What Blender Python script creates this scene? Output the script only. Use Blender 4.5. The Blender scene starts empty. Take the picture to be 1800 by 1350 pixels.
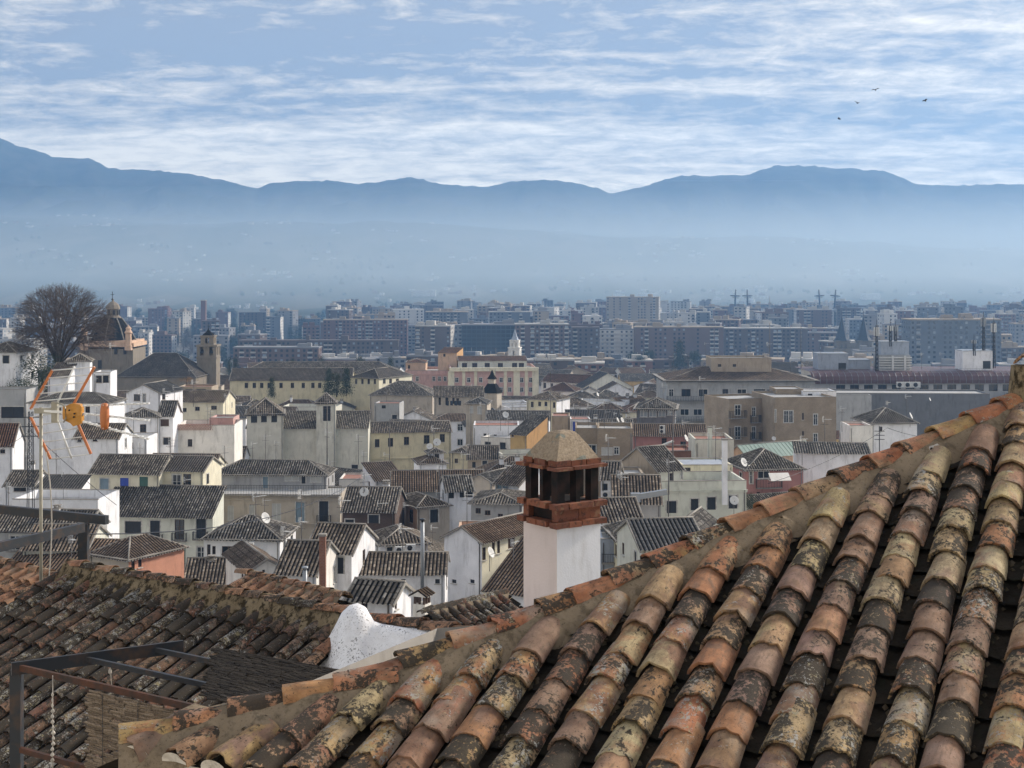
import bpy, bmesh, math, random
from mathutils import Vector, Matrix, noise
R = math.radians
S = bpy.context.scene
COL = S.collection
# ---------------------------------------------------------------- camera
F = 2500.0; HZ = 475.0; CZ = 80.0          # pixels of focal length, horizon row, eye height above the plain
cam = bpy.data.cameras.new('camera')
cam.sensor_width = 36.0; cam.lens = 50.0; cam.shift_y = -200.0/1800.0
cam.clip_start = 0.1; cam.clip_end = 60000.0
cam_o = bpy.data.objects.new('camera', cam); COL.objects.link(cam_o)
cam_o.location = (0, 0, CZ); cam_o.rotation_euler = (R(90), 0, 0)
S.camera = cam_o
def at(px, py, D):
    return Vector(((px-900)/F*D, D, CZ-(py-HZ)/F*D))
# ---------------------------------------------------------------- light
SUN_AZ = 58.0      # degrees from the view axis towards the right
SUN_EL = 27.0
sd = Vector((math.sin(R(SUN_AZ))*math.cos(R(SUN_EL)), math.cos(R(SUN_AZ))*math.cos(R(SUN_EL)), math.sin(R(SUN_EL))))
sun = bpy.data.lights.new('sun', 'SUN'); sun.energy = 2.7; sun.angle = R(9.0); sun.color = (1.0, 0.90, 0.78)
sun_o = bpy.data.objects.new('sun', sun); COL.objects.link(sun_o)
sun_o.rotation_euler = sd.to_track_quat('Z', 'Y').to_euler(); sun_o.location = (40, 10, 160)
W = bpy.data.worlds.new('World'); S.world = W; W.use_nodes = True
def world_nodes():
    nt = W.node_tree; n = nt.nodes; l = nt.links; n.clear()
    out = n.new('ShaderNodeOutputWorld'); bg = n.new('ShaderNodeBackground'); bg.inputs['Strength'].default_value = 0.15
    sky = n.new('ShaderNodeTexSky'); sky.sky_type = 'NISHITA'; sky.sun_disc = False
    sky.sun_elevation = R(SUN_EL); sky.sun_rotation = R(SUN_AZ); sky.altitude = 700; sky.air_density = 1.0; sky.dust_density = 1.5; sky.ozone_density = 2.0
    tc = n.new('ShaderNodeTexCoord'); sep = n.new('ShaderNodeSeparateXYZ'); l.new(tc.outputs['Generated'], sep.inputs[0])
    def math_(op, a, b=None, c=None):
        m = n.new('ShaderNodeMath'); m.operation = op
        for i, v in enumerate((a, b, c)):
            if v is None: continue
            if isinstance(v, (int, float)): m.inputs[i].default_value = v
            else: l.new(v, m.inputs[i])
        return m.outputs[0]
    z = math_('MAXIMUM', sep.outputs[2], 0.0)
    k = math_('ADD', z, 0.13)
    cx = math_('DIVIDE', sep.outputs[0], k); cy = math_('DIVIDE', sep.outputs[1], k)
    cmb = n.new('ShaderNodeCombineXYZ'); l.new(cx, cmb.inputs[0]); l.new(cy, cmb.inputs[1])
    def nz(scale, detail, rough, sx, sy, off, dist=0.0):
        mp = n.new('ShaderNodeMapping'); mp.inputs['Scale'].default_value = (sx, sy, 1); mp.inputs['Location'].default_value = off
        mp.inputs['Rotation'].default_value = (0, 0, R(8))
        l.new(cmb.outputs[0], mp.inputs[0])
        t = n.new('ShaderNodeTexNoise'); t.inputs['Scale'].default_value = scale; t.inputs['Detail'].default_value = detail
        t.inputs['Roughness'].default_value = rough; t.inputs['Distortion'].default_value = dist
        l.new(mp.outputs[0], t.inputs['Vector']); return t.outputs['Fac']
    big = nz(0.95, 5, 0.55, 0.42, 1.0, (2.2, 5.5, 0), 0.5)         # banks of cloud
    fine = nz(7.0, 9, 0.66, 0.95, 1.0, (7.7, 2.9, 0), 0.3)       # the flecks in them
    wisp = nz(2.6, 8, 0.64, 0.40, 1.3, (1.3, 5.2, 0), 0.9)
    bands = nz(1.15, 5, 0.55, 0.10, 1.0, (5.9, 0.8, 0), 0.35)    # long streets of thicker and thinner cloud
    a = math_('ADD', math_('ADD', math_('MULTIPLY', math_('SUBTRACT', bands, 0.5), 0.85), math_('MULTIPLY', big, 0.40)), math_('ADD', math_('MULTIPLY', fine, 0.70), math_('MULTIPLY', wisp, 0.42)))
    glow = n.new('ShaderNodeMapRange'); glow.interpolation_type = 'SMOOTHSTEP'; l.new(sep.outputs[2], glow.inputs[0])      # the deck thins and brightens all round the horizon
    for i_, v_ in enumerate((0.05, 0.15, 0.21, -0.07)): glow.inputs[i_+1].default_value = v_
    a = math_('ADD', a, glow.outputs[0])
    ramp = n.new('ShaderNodeValToRGB'); l.new(a, ramp.inputs[0])
    ramp.color_ramp.elements[0].position = 0.66; ramp.color_ramp.elements[0].color = (0, 0, 0, 1)
    ramp.color_ramp.elements[1].position = 1.02; ramp.color_ramp.elements[1].color = (1, 1, 1, 1)
    # grey blue undersides and bright sunlit parts
    mixc = n.new('ShaderNodeMix'); mixc.data_type = 'RGBA'
    mixc.inputs[6].default_value = (1.18, 1.22, 1.42, 1); mixc.inputs[7].default_value = (6.1, 5.4, 4.3, 1)
    l.new(ramp.outputs[0], mixc.inputs[0])
    cover = n.new('ShaderNodeMapRange'); l.new(a, cover.inputs[0])
    cover.inputs[1].default_value = 0.62; cover.inputs[2].default_value = 0.80; cover.inputs[3].default_value = 0.90; cover.inputs[4].default_value = 0.97
    mixs = n.new('ShaderNodeMix'); mixs.data_type = 'RGBA'
    l.new(cover.outputs[0], mixs.inputs[0]); l.new(sky.outputs[0], mixs.inputs[6]); l.new(mixc.outputs[2], mixs.inputs[7])
    l.new(mixs.outputs[2], bg.inputs['Color']); l.new(bg.outputs[0], out.inputs[0])
world_nodes()
S.view_settings.view_transform = 'Standard'; S.view_settings.look = 'None'
S.view_settings.exposure = 1.12; S.view_settings.gamma = 1.0; S.view_settings.use_curve_mapping = False
S.render.engine = 'CYCLES'
S.cycles.use_denoising = True; S.cycles.use_adaptive_sampling = True; S.cycles.adaptive_threshold = 0.02
S.cycles.max_bounces = 6; S.cycles.diffuse_bounces = 3; S.cycles.glossy_bounces = 2; S.cycles.transmission_bounces = 2
S.cycles.volume_bounces = 1; S.cycles.transparent_max_bounces = 8; S.cycles.sample_clamp_indirect = 6.0
# ---------------------------------------------------------------- materials
MATS = {}
class NB:
    """small node-building helper for one material"""
    def __init__(s, name):
        s.m = bpy.data.materials.new(name); s.m.use_nodes = True
        s.t = s.m.node_tree; s.n = s.t.nodes; s.l = s.t.links
        s.b = s.n['Principled BSDF']; s.b.inputs['Roughness'].default_value = 0.85
        s.b.inputs['Specular IOR Level'].default_value = 0.25
        s.tc = s.n.new('ShaderNodeTexCoord')
        MATS[name] = s.m
    def link(s, a, b): s.l.new(a, b)
    def put(s, sock, v):
        if isinstance(v, (int, float)): sock.default_value = v
        elif isinstance(v, tuple): sock.default_value = v if len(v) != 3 or sock.type == 'VECTOR' else v+(1,)
        else: s.l.new(v, sock)
    def math(s, op, a, b=0.0, c=None):
        m = s.n.new('ShaderNodeMath'); m.operation = op; s.put(m.inputs[0], a); s.put(m.inputs[1], b)
        if c is not None: s.put(m.inputs[2], c)
        return m.outputs[0]
    def mapping(s, vec, scale=(1, 1, 1), loc=(0, 0, 0)):
        m = s.n.new('ShaderNodeMapping'); s.put(m.inputs['Scale'], scale); s.put(m.inputs['Location'], loc); s.l.new(vec, m.inputs[0]); return m.outputs[0]
    def noise(s, vec, scale, detail=4, rough=0.55, dist=0.0):
        t = s.n.new('ShaderNodeTexNoise'); t.inputs['Scale'].default_value = scale; t.inputs['Detail'].default_value = detail
        t.inputs['Roughness'].default_value = rough; t.inputs['Distortion'].default_value = dist
        if vec is not None: s.l.new(vec, t.inputs['Vector'])
        return t.outputs['Fac']
    def voro(s, vec, scale, feature='F1', out='Distance', rnd=1.0):
        t = s.n.new('ShaderNodeTexVoronoi'); t.feature = feature; t.inputs['Scale'].default_value = scale; t.inputs['Randomness'].default_value = rnd
        s.l.new(vec, t.inputs['Vector']); return t.outputs[out]
    def white(s, vec, dim='3D'):
        t = s.n.new('ShaderNodeTexWhiteNoise'); t.noise_dimensions = dim
        s.l.new(vec, t.inputs['Vector']); return t.outputs['Value'], t.outputs['Color']
    def ramp(s, fac, stops, const=False):
        r = s.n.new('ShaderNodeValToRGB'); cr = r.color_ramp
        if const: cr.interpolation = 'CONSTANT'
        while len(cr.elements) < len(stops): cr.elements.new(0.5)
        for e, (p, c) in zip(cr.elements, stops):
            e.position = p; e.color = (c, c, c, 1) if isinstance(c, (int, float)) else tuple(c)+(1,)
        s.put(r.inputs[0], fac); return r.outputs[0]
    def mix(s, fac, a, b, mode='MIX'):
        m = s.n.new('ShaderNodeMix'); m.data_type = 'RGBA'; m.blend_type = mode
        s.put(m.inputs[0], fac); s.put(m.inputs[6], a); s.put(m.inputs[7], b); return m.outputs[2]
    def rng(s, v, a, b, c, d):
        m = s.n.new('ShaderNodeMapRange'); s.put(m.inputs[0], v)
        for i, q in enumerate((a, b, c, d)): s.put(m.inputs[i+1], q)
        return m.outputs[0]
    def info(s, out='Random'):
        o = s.n.new('ShaderNodeObjectInfo'); return o.outputs[out]
    def vadd(s, v, f, k=50.0):
        """shift a vector by a random number times k"""
        c = s.n.new('ShaderNodeCombineXYZ'); q = s.math('MULTIPLY', f, k)
        s.l.new(q, c.inputs[0]); s.l.new(s.math('MULTIPLY', f, k*1.7), c.inputs[1]); s.l.new(s.math('MULTIPLY', f, k*0.6), c.inputs[2])
        a = s.n.new('ShaderNodeVectorMath'); a.operation = 'ADD'; s.l.new(v, a.inputs[0]); s.l.new(c.outputs[0], a.inputs[1]); return a.outputs[0]
    def color(s, c): s.put(s.b.inputs['Base Color'], c)
    def rough(s, v): s.put(s.b.inputs['Roughness'], v)
    def bump(s, h, strength=0.3, dist=0.02):
        b = s.n.new('ShaderNodeBump'); b.inputs['Strength'].default_value = strength; b.inputs['Distance'].default_value = dist
        s.put(b.inputs['Height'], h); s.l.new(b.outputs[0], s.b.inputs['Normal'])
def obj_co(nb): return nb.tc.outputs['Object']
def geo_pos(nb):
    g = nb.n.new('ShaderNodeNewGeometry'); return g.outputs['Position']
def plaster(name, col, var=0.18, stain=0.35, scale=1.0, rough=0.9):
    """limewashed render: mottled, with run-down grey stains that follow no light"""
    nb = NB(name); p = geo_pos(nb)
    n1 = nb.noise(p, 0.55*scale, 5, 0.6); n2 = nb.noise(nb.mapping(p, (1, 1, 0.22)), 1.6*scale, 5, 0.65); n3 = nb.noise(p, 9*scale, 3, 0.6)
    d = tuple(max(0, c*(1-stain*1.1)) for c in col); d = (d[0]*0.98, d[1]*0.96, d[2]*0.93)
    lite = tuple(min(0.9, c*(1+var*0.6)) for c in col); dk = tuple(c*(1-var) for c in col)
    c1 = nb.mix(nb.rng(n1, 0.3, 0.7, 0, 1), dk, lite)
    c2 = nb.mix(nb.rng(n2, 0.52, 0.78, 0, 0.85), c1, d)
    nb.color(c2); nb.rough(rough); nb.bump(n3, 0.15, 0.03)
    return nb.m
def plain(name, col, rough=0.6, metal=0.0, var=0.12, scale=6.0, spec=0.3):
    nb = NB(name); n1 = nb.noise(obj_co(nb), scale, 4, 0.6)
    nb.color(nb.mix(nb.rng(n1, 0.3, 0.7, 0, 1), tuple(c*(1-var) for c in col), tuple(min(0.95, c*(1+var)) for c in col)))
    nb.rough(rough); nb.b.inputs['Metallic'].default_value = metal; nb.b.inputs['Specular IOR Level'].default_value = spec
    return nb.m
# ---------------------------------------------------------------- mesh building
class MB:
    """collects faces, with a material slot and optional uv each"""
    def __init__(s): s.v = []; s.f = []; s.mi = []; s.uv = []; s.sm = []
    def face(s, pts, mi=0, uv=None, smooth=False):
        b = len(s.v); s.v.extend(tuple(p) for p in pts); s.f.append(tuple(range(b, b+len(pts)))); s.mi.append(mi)
        s.uv.append(uv if uv else [(0, 0)]*len(pts)); s.sm.append(smooth)
    def mesh(s, verts, faces, mi=0, smooth=False, uvs=None):
        b = len(s.v); s.v.extend(tuple(p) for p in verts)
        for k, f in enumerate(faces):
            s.f.append(tuple(i+b for i in f)); s.mi.append(mi); s.uv.append(uvs[k] if uvs else [(0, 0)]*len(f)); s.sm.append(smooth)
    def box(s, c, size, rz=0.0, mi=0, M=None):
        x, y, z = (q/2 for q in size); cs, sn = math.cos(rz), math.sin(rz)
        vs = []
        for dx, dy, dz in ((-x,-y,-z),(x,-y,-z),(x,y,-z),(-x,y,-z),(-x,-y,z),(x,-y,z),(x,y,z),(-x,y,z)):
            p = Vector((c[0]+dx*cs-dy*sn, c[1]+dx*sn+dy*cs, c[2]+dz)); vs.append(M @ p if M else p)
        s.mesh(vs, [(0,3,2,1),(4,5,6,7),(0,1,5,4),(1,2,6,5),(2,3,7,6),(3,0,4,7)], mi)
    def bar(s, a, b, w, h=None, mi=0, up=(0, 0, 1), taper=1.0):
        """rectangular bar from a to b"""
        a = Vector(a); b = Vector(b); h = h or w; d = (b-a).normalized(); u = Vector(up)
        if abs(d.dot(u)) > 0.98: u = Vector((0, 1, 0))
        r = d.cross(u).normalized(); u = r.cross(d)
        vs = []
        for p, k in ((a, 1), (b, taper)):
            for i, j in ((-1,-1),(1,-1),(1,1),(-1,1)): vs.append(p+r*(i*w/2*k)+u*(j*h/2*k))
        s.mesh(vs, [(0,1,2,3),(7,6,5,4),(0,4,5,1),(1,5,6,2),(2,6,7,3),(3,7,4,0)], mi)
    def tube(s, pts, r, n=6, mi=0, smooth=True, cap=True):
        pts = [Vector(p) for p in pts]; rs = r if isinstance(r, (list, tuple)) else [r]*len(pts)
        vs = []; fs = []
        for i, p in enumerate(pts):
            d = (pts[min(i+1, len(pts)-1)]-pts[max(i-1, 0)]).normalized()
            u = Vector((0, 0, 1)) if abs(d.z) < 0.95 else Vector((1, 0, 0))
            a = d.cross(u).normalized(); b = d.cross(a)
            for k in range(n):
                t = 2*math.pi*k/n; vs.append(p+a*(math.cos(t)*rs[i])+b*(math.sin(t)*rs[i]))
        for i in range(len(pts)-1):
            for k in range(n):
                q = (k+1) % n; fs.append((i*n+k, (i+1)*n+k, (i+1)*n+q, i*n+q))
        if cap:
            fs.append(tuple(range(n))); fs.append(tuple(range((len(pts)-1)*n+n-1, (len(pts)-1)*n-1, -1)))
        s.mesh(vs, fs, mi, smooth)
    def lathe(s, c, prof, n=16, mi=0, smooth=True, rot=0.0):
        """profile [(radius, z)] turned round a vertical axis at c"""
        vs = []; fs = []
        for r, z in prof:
            for k in range(n):
                t = 2*math.pi*k/n+rot; vs.append((c[0]+r*math.cos(t), c[1]+r*math.sin(t), c[2]+z))
        for i in range(len(prof)-1):
            for k in range(n):
                q = (k+1) % n; fs.append((i*n+k, i*n+q, (i+1)*n+q, (i+1)*n+k))
        fs.append(tuple(range((len(prof)-1)*n, len(prof)*n))); fs.append(tuple(range(n-1, -1, -1)))
        s.mesh(vs, fs, mi, smooth)
    def build(s, name, mats, parent=None, data_only=False):
        me = bpy.data.meshes.new(name); me.from_pydata(s.v, [], s.f)
        if not isinstance(mats, (list, tuple)): mats = [mats]
        for m in mats: me.materials.append(MATS[m] if isinstance(m, str) else m)
        me.polygons.foreach_set('material_index', s.mi); me.polygons.foreach_set('use_smooth', s.sm)
        if any(u[0] != (0, 0) or u[-1] != (0, 0) for u in s.uv):
            uvl = me.uv_layers.new(name='UVMap'); flat = [c for f in s.uv for p in f for c in p]; uvl.data.foreach_set('uv', flat)
        me.update()
        if data_only: return me
        return link(name, me, parent)
def link(name, data, parent=None):
    o = bpy.data.objects.new(name, data); COL.objects.link(o)
    if parent is not None: o.parent = parent
    return o
def empty(name, loc=(0, 0, 0), rz=0.0):
    o = bpy.data.objects.new(name, None); COL.objects.link(o); o.location = loc; o.rotation_euler = (0, 0, rz); o.empty_display_size = 0.2
    return o
def tag(o, label=None, cat=None, group=None, kind=None):
    if label: o['label'] = label
    if cat: o['category'] = cat
    if group: o['group'] = group
    if kind: o['kind'] = kind
    return o
def fbm(x, y, s, o=4):
    return noise.fractal(Vector((x*s, y*s, 3.7)), 1.0, 2.0, o)
# ---------------------------------------------------------------- land
def interp(t, x):
    if x <= t[0][0]: return t[0][1]
    for (a, b), (c, d) in zip(t, t[1:]):
        if x <= c: k = (x-a)/(c-a); return b+(d-b)*k
    return t[-1][1]
GT = [(0, -8), (30, -14), (60, -26), (110, -38), (170, -42), (230, -44), (300, -49), (420, -58), (700, -70), (1000, -78), (1300, -80), (3000, -80)]
def gz(x, y):
    """height of the ground under the town (world z)"""
    r = math.hypot(x*0.6, y)
    return CZ+interp(GT, r)
RIDGE = [(-1500, 262), (-900, 250), (-500, 252), (-250, 244), (0, 241), (30, 257), (60, 263), (95, 276), (130, 278), (160, 279), (190, 295), (260, 299), (330, 305), (390, 316), (430, 326), (450, 331), (480, 321), (520, 318), (575, 317), (620, 322), (665, 321), (700, 312), (720, 310), (745, 317), (790, 325), (850, 328), (900, 319), (960, 315), (1010, 321), (1050, 331), (1075, 340),
         (1130, 328), (1170, 315), (1200, 309), (1260, 309), (1320, 306), (1345, 296), (1365, 291), (1430, 291), (1470, 297), (1495, 293), (1520, 299), (1550, 299), (1580, 310), (1615, 324), (1690, 326), (1750, 323), (1800, 325), (2100, 316), (2500, 330), (3200, 300), (4000, 320)]
DM = 5200.0
def land_z(x, y):
    if y < 1500: return gz(x, y)
    px = 900+x/y*F
    t = min(1.0, max(0.0, (y-2300)/1600)); t = t*t*(3-2*t)
    # foothills: higher on the left
    fy = interp([(-1500, 330), (0, 385), (500, 395), (900, 405), (1200, 418), (1500, 428), (1800, 434), (4000, 425)], px)
    hill = CZ+(HZ-fy)/F*3900
    z = 0*(1-t)+hill*t+ (fbm(x, y, 1/420.0, 5)*20 + fbm(x+900, y, 1/130.0, 3)*4)*t*(1 if y < 3900 else 0.5)
    if y > 3900:
        k = min(1.0, (y-3900)/(DM-3900)); top = CZ+(HZ-interp(RIDGE, px))/F*DM
        e = k**1.3
        z = z*(1-e)+top*e + fbm(x, y, 1/260.0, 5)*34*math.sin(math.pi*k) + (abs(fbm(x*1.0, y*.25, 1/150.0, 4))*-46*math.sin(math.pi*k)**.7 if k < 1 else 0) + fbm(x, 7, 1/26.0, 3)*5.0*k**6
    return z
def build_land():
    nb = NB('town_ground'); p = geo_pos(nb); nb.color(nb.mix(nb.noise(p, 0.05, 5), (0.10, 0.095, 0.085), (0.20, 0.185, 0.16)))
    m = MB(); xs = [i/24.0*2-1 for i in range(25)]
    ys = [2, 10, 20, 30, 45, 60, 80, 110, 140, 170, 200, 230, 265, 300, 350, 420, 500, 600, 700, 820, 1000, 1300, 1600]
    vs = [(q*(60+0.62*y), y, gz(q*(60+0.62*y), y)) for y in ys for q in xs]
    fs = [(j*25+i, j*25+i+1, (j+1)*25+i+1, (j+1)*25+i) for j in range(len(ys)-1) for i in range(24)]
    m.mesh(vs, fs, 0, True); tag(m.build('ground', 'town_ground'), kind='structure')
    # the plain and the foothills, one sheet from the town to the mountain crest
    nb = NB('far_fields'); p = geo_pos(nb)
    a = nb.voro(nb.mapping(p, (1, 0.5, 1)), 0.011, out='Color'); v = nb.n.new('ShaderNodeSeparateColor'); nb.link(a, v.inputs[0])
    fields = nb.ramp(v.outputs[0], [(0.0, (0.075, 0.080, 0.045)), (0.4, (0.11, 0.105, 0.065)), (0.75, (0.15, 0.135, 0.09)), (1.0, (0.20, 0.18, 0.13))])
    woods = nb.rng(nb.noise(nb.mapping(p, (1, 0.35, 1)), 0.006, 7, 0.7), 0.48, 0.62, 0, .8)
    c = nb.mix(woods, fields, (0.035, 0.055, 0.03))
    sp = nb.n.new('ShaderNodeSeparateXYZ'); nb.link(p, sp.inputs[0])
    up = nb.rng(sp.outputs[2], 150, 260, 0, 1)
    mt = nb.mix(nb.rng(nb.noise(p, 0.011, 7, 0.65), 0.42, 0.66, 0, 1), (0.022, 0.032, 0.022), (0.070, 0.064, 0.052))
    nb.color(nb.mix(up, c, mt)); nb.rough(1.0)
    m = MB(); ny, nx = 90, 620
    def row(j):
        y = 1560*(DM/1560)**(j/ny)
        return y
    vs = []
    for j in range(ny+1):
        y = row(j)
        for i in range(nx+1):
            px = -1300+4400*i/nx; x = (px-900)/F*y; vs.append((x, y, land_z(x, y)-0.5))
    for i in range(nx+1):        # far side of the crest, falling away
        px = -1300+4400*i/nx; y = DM*1.08; x = (px-900)/F*y; vs.append((x, y, land_z(x*DM/y, DM)-220))
    w = nx+1
    fs = [(j*w+i, j*w+i+1, (j+1)*w+i+1, (j+1)*w+i) for j in range(ny+1) for i in range(nx)]
    m.mesh(vs, fs, 0, True); tag(m.build('mountains', 'far_fields'), kind='structure')
build_land()
# ---------------------------------------------------------------- near roofs
def tile_material(name, pal, black=(0.66, 0.40), grey=(0.80, 0.52), val=1.0):
    nb = NB(name); r = nb.info(); co = nb.vadd(obj_co(nb), r, 37.0)
    r2 = nb.math('FRACT', nb.math('MULTIPLY', r, 17.31)); r3 = nb.math('FRACT', nb.math('MULTIPLY', r, 91.7)); r4 = nb.math('FRACT', nb.math('MULTIPLY', r, 253.9))
    base = nb.ramp(r2, [(i/(len(pal)-1), tuple(c*val for c in p)) for i, p in enumerate(pal)])
    base2 = nb.ramp(r4, [(i/(len(pal)-1), tuple(c*val for c in p)) for i, p in enumerate(pal[::-1])]); base = nb.mix(nb.rng(nb.noise(co, 5.5, 4, .6, .6), .47, .60, 0, .85), base, base2)
    n1 = nb.noise(co, 7, 4, 0.6); n2 = nb.noise(co, 34, 6, 0.68, 0.3); n3 = nb.noise(co, 4.2, 3, 0.5); n4 = nb.noise(co, 62, 4, 0.62)
    c = nb.mix(nb.rng(n1, 0.3, 0.7, 0, 1), nb.mix(1.0, base, (0.48, 0.43, 0.41), 'MULTIPLY'), nb.mix(1.0, base, (1.15, 1.13, 1.08), 'MULTIPLY'))
    c = nb.mix(nb.rng(nb.noise(nb.mapping(co, (.5, 2.4, 1)), 16, 5, .65), .50, .68, 0, .55), c, (0.10, 0.078, 0.058))
    # pale lime bloom
    bl = nb.math('MULTIPLY', nb.rng(n3, 0.52, 0.68, 0, 1), nb.rng(r4, 0.3, 0.9, 0.0, 0.65))
    c = nb.mix(bl, c, (0.33, 0.29, 0.24))
    # dark pits and speckles
    sp = nb.rng(n4, 0.60, 0.66, 0, 0.75); c = nb.mix(sp, c, (0.045, 0.036, 0.030))
    # black crust that grows in patches
    th = nb.rng(r3, 0.0, 1.0, black[0], black[1]); bn = nb.math('ADD', nb.math('MULTIPLY', n2, 0.55), nb.math('MULTIPLY', nb.noise(co, 8, 4, 0.6), 0.50))
    bm = nb.rng(nb.math('SUBTRACT', bn, th), 0.0, 0.04, 0, 0.95)
    c = nb.mix(bm, c, nb.mix(nb.noise(co, 80, 3), (0.016, 0.014, 0.012), (0.060, 0.052, 0.040)))
    # grey and yellowish lichen on it
    th2 = nb.rng(r4, 0.0, 1.0, grey[0], grey[1]); gn = nb.math('ADD', nb.math('MULTIPLY', nb.noise(co, 48, 5, 0.7), 0.62), nb.math('MULTIPLY', nb.noise(co, 11, 3, 0.5), 0.42))
    gm = nb.rng(nb.math('SUBTRACT', gn, th2), 0.0, 0.03, 0, 0.9)
    lc = nb.mix(nb.rng(nb.noise(co, 15, 2), 0.45, 0.62, 0, 1), (0.30, 0.30, 0.285), (0.27, 0.23, 0.13))
    c = nb.mix(gm, c, lc)
    nb.color(c); nb.rough(0.92)
    h = nb.math('ADD', nb.math('MULTIPLY', n2, 0.6), nb.math('ADD', nb.math('MULTIPLY', gm, 0.35), nb.math('MULTIPLY', bm, 0.25)))
    nb.bump(h, 0.55, 0.012)
    return nb.m
CLAY = [(0.29, 0.115, 0.065), (0.33, 0.195, 0.105), (0.36, 0.265, 0.13), (0.31, 0.155, 0.11), (0.37, 0.31, 0.17), (0.23, 0.125, 0.08), (0.28, 0.20, 0.15), (0.17, 0.105, 0.075), (0.33, 0.20, 0.115), (0.38, 0.33, 0.20), (0.24, 0.155, 0.13), (0.20, 0.14, 0.10)]
OLD = [(0.22, 0.12, 0.085), (0.29, 0.19, 0.12), (0.18, 0.13, 0.10), (0.30, 0.13, 0.085), (0.27, 0.20, 0.14), (0.24, 0.12, 0.09)]
tile_material('clay_tile', CLAY, (0.645, 0.435), (0.78, 0.54), 1.14)
tile_material('old_tile', OLD, (0.53, 0.39), (0.66, 0.525), 0.72)
tile_material('hip_tile', [(0.36, 0.15, 0.085), (0.42, 0.19, 0.10), (0.40, 0.30, 0.14), (0.30, 0.13, 0.08), (0.40, 0.21, 0.13), (0.30, 0.24, 0.15)], (0.70, 0.45), (0.84, 0.57))
tile_material('warm_tile', [(0.36, 0.20, 0.12), (0.42, 0.27, 0.17), (0.31, 0.16, 0.10), (0.39, 0.24, 0.15)], (0.64, 0.46), (0.86, 0.58))
def mortar_mat(name, a, b, moss=(0.055, 0.045, 0.03), mossy=0.6, lo=0.52):
    nb = NB(name); p = obj_co(nb)
    n1 = nb.noise(p, 3.0, 5, 0.6); n2 = nb.noise(nb.mapping(p, (1, 1, 0.6)), 9, 6, 0.7); n3 = nb.noise(p, 45, 4, 0.65)
    c = nb.mix(nb.rng(n1, 0.35, 0.65, 0, 1), a, b)
    c = nb.mix(nb.rng(n2, lo, lo+.10, 0, mossy), c, moss)
    c = nb.mix(nb.rng(n3, 0.58, 0.66, 0, 0.6), c, tuple(q*0.4 for q in a))
    nb.color(c); nb.rough(0.95); nb.b.inputs['Specular IOR Level'].default_value = 0.05; nb.bump(nb.math('ADD', n2, nb.math('MULTIPLY', n3, 0.5)), 0.7, 0.03); return nb.m
mortar_mat('hip_mortar', (0.19, 0.15, 0.105), (0.27, 0.215, 0.15), mossy=0.5)
mortar_mat('ochre_mortar', (0.15, 0.115, 0.07), (0.25, 0.20, 0.13), (0.030, 0.024, 0.015), 0.95, .47)
mortar_mat('shaded_roof_bed', (0.012, 0.010, 0.008), (0.036, 0.029, 0.022), (0.022, 0.022, 0.015), 0.8)  # mossy bed, with the deep shade of the gaps put into its near-black colour
mortar_mat('moss', (0.045, 0.040, 0.026), (0.11, 0.085, 0.06), (0.02, 0.02, 0.012), .6)
mortar_mat('lime_mortar', (0.50, 0.46, 0.40), (0.60, 0.56, 0.50), (0.2, 0.17, 0.13), 0.3)
def tile_mesh(name, seed, L=0.46, w0=0.266, w1=0.224, arc=R(162), th=0.018, mat='clay_tile', n=8, chip=0.010):
    rd = random.Random(seed); m = MB(); rings = []
    sag = rd.uniform(-0.006, 0.006)
    def ring(x, w, t=0.0, jit=0.0, zo=0.0):
        r = w/2/math.sin(arc/2); out = []
        for k in range(n+1):
            a = -arc/2+arc*k/n; q = r-t
            out.append((x+rd.uniform(-jit, jit), q*math.sin(a)+rd.uniform(-.002, .002), q*math.cos(a)-r*math.cos(arc/2)+zo))
        return out
    f = ring(0, w0, 0, chip)
    if rd.random() < 0.35:
        k = rd.randrange(1, n); x, y, z = f[k]; f[k] = (x+rd.uniform(0.015, 0.035), y, z)
    rings = [f, ring(L*0.3, w0+(w1-w0)*0.3, 0, 0, sag), ring(L*0.68, w0+(w1-w0)*0.68, 0, 0, sag), ring(L, w1)]
    inner = [[(p[0]+0.001, p[1]*(1-th*2/w0), p[2]-th if 0 < i < n else p[2]) for i, p in enumerate(f)], ring(L*0.45, w0+(w1-w0)*0.45, th)]
    vs = [p for rg in rings for p in rg]+[p for rg in inner for p in rg]; w = n+1; fs = []
    for j in range(3):
        for k in range(n): fs.append((j*w+k, j*w+k+1, (j+1)*w+k+1, (j+1)*w+k))
    for k in range(n):
        fs.append((4*w+k, 4*w+k+1, k+1, k)); fs.append((4*w+k+1, 4*w+k, 5*w+k, 5*w+k+1))
    m.mesh(vs, fs, 0, True); me = m.build(name, mat, data_only=True)
    # crisp edge along the front rim
    for e in me.edges:
        a, b = e.vertices
        if a < w and b < w and abs(a-b) == 1: e.use_edge_sharp = True
    return me
def frame(o, x, z):
    """matrix with local x along x and local z near z"""
    x = Vector(x).normalized(); z = Vector(z); y = z.cross(x).normalized(); z = x.cross(y)
    return Matrix(((x.x, y.x, z.x, o[0]), (x.y, y.y, z.y, o[1]), (x.z, y.z, z.z, o[2]), (0, 0, 0, 1)))
def place(name, me, parent, M):
    o = link(name, me, parent); o.matrix_local = M; return o
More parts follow.
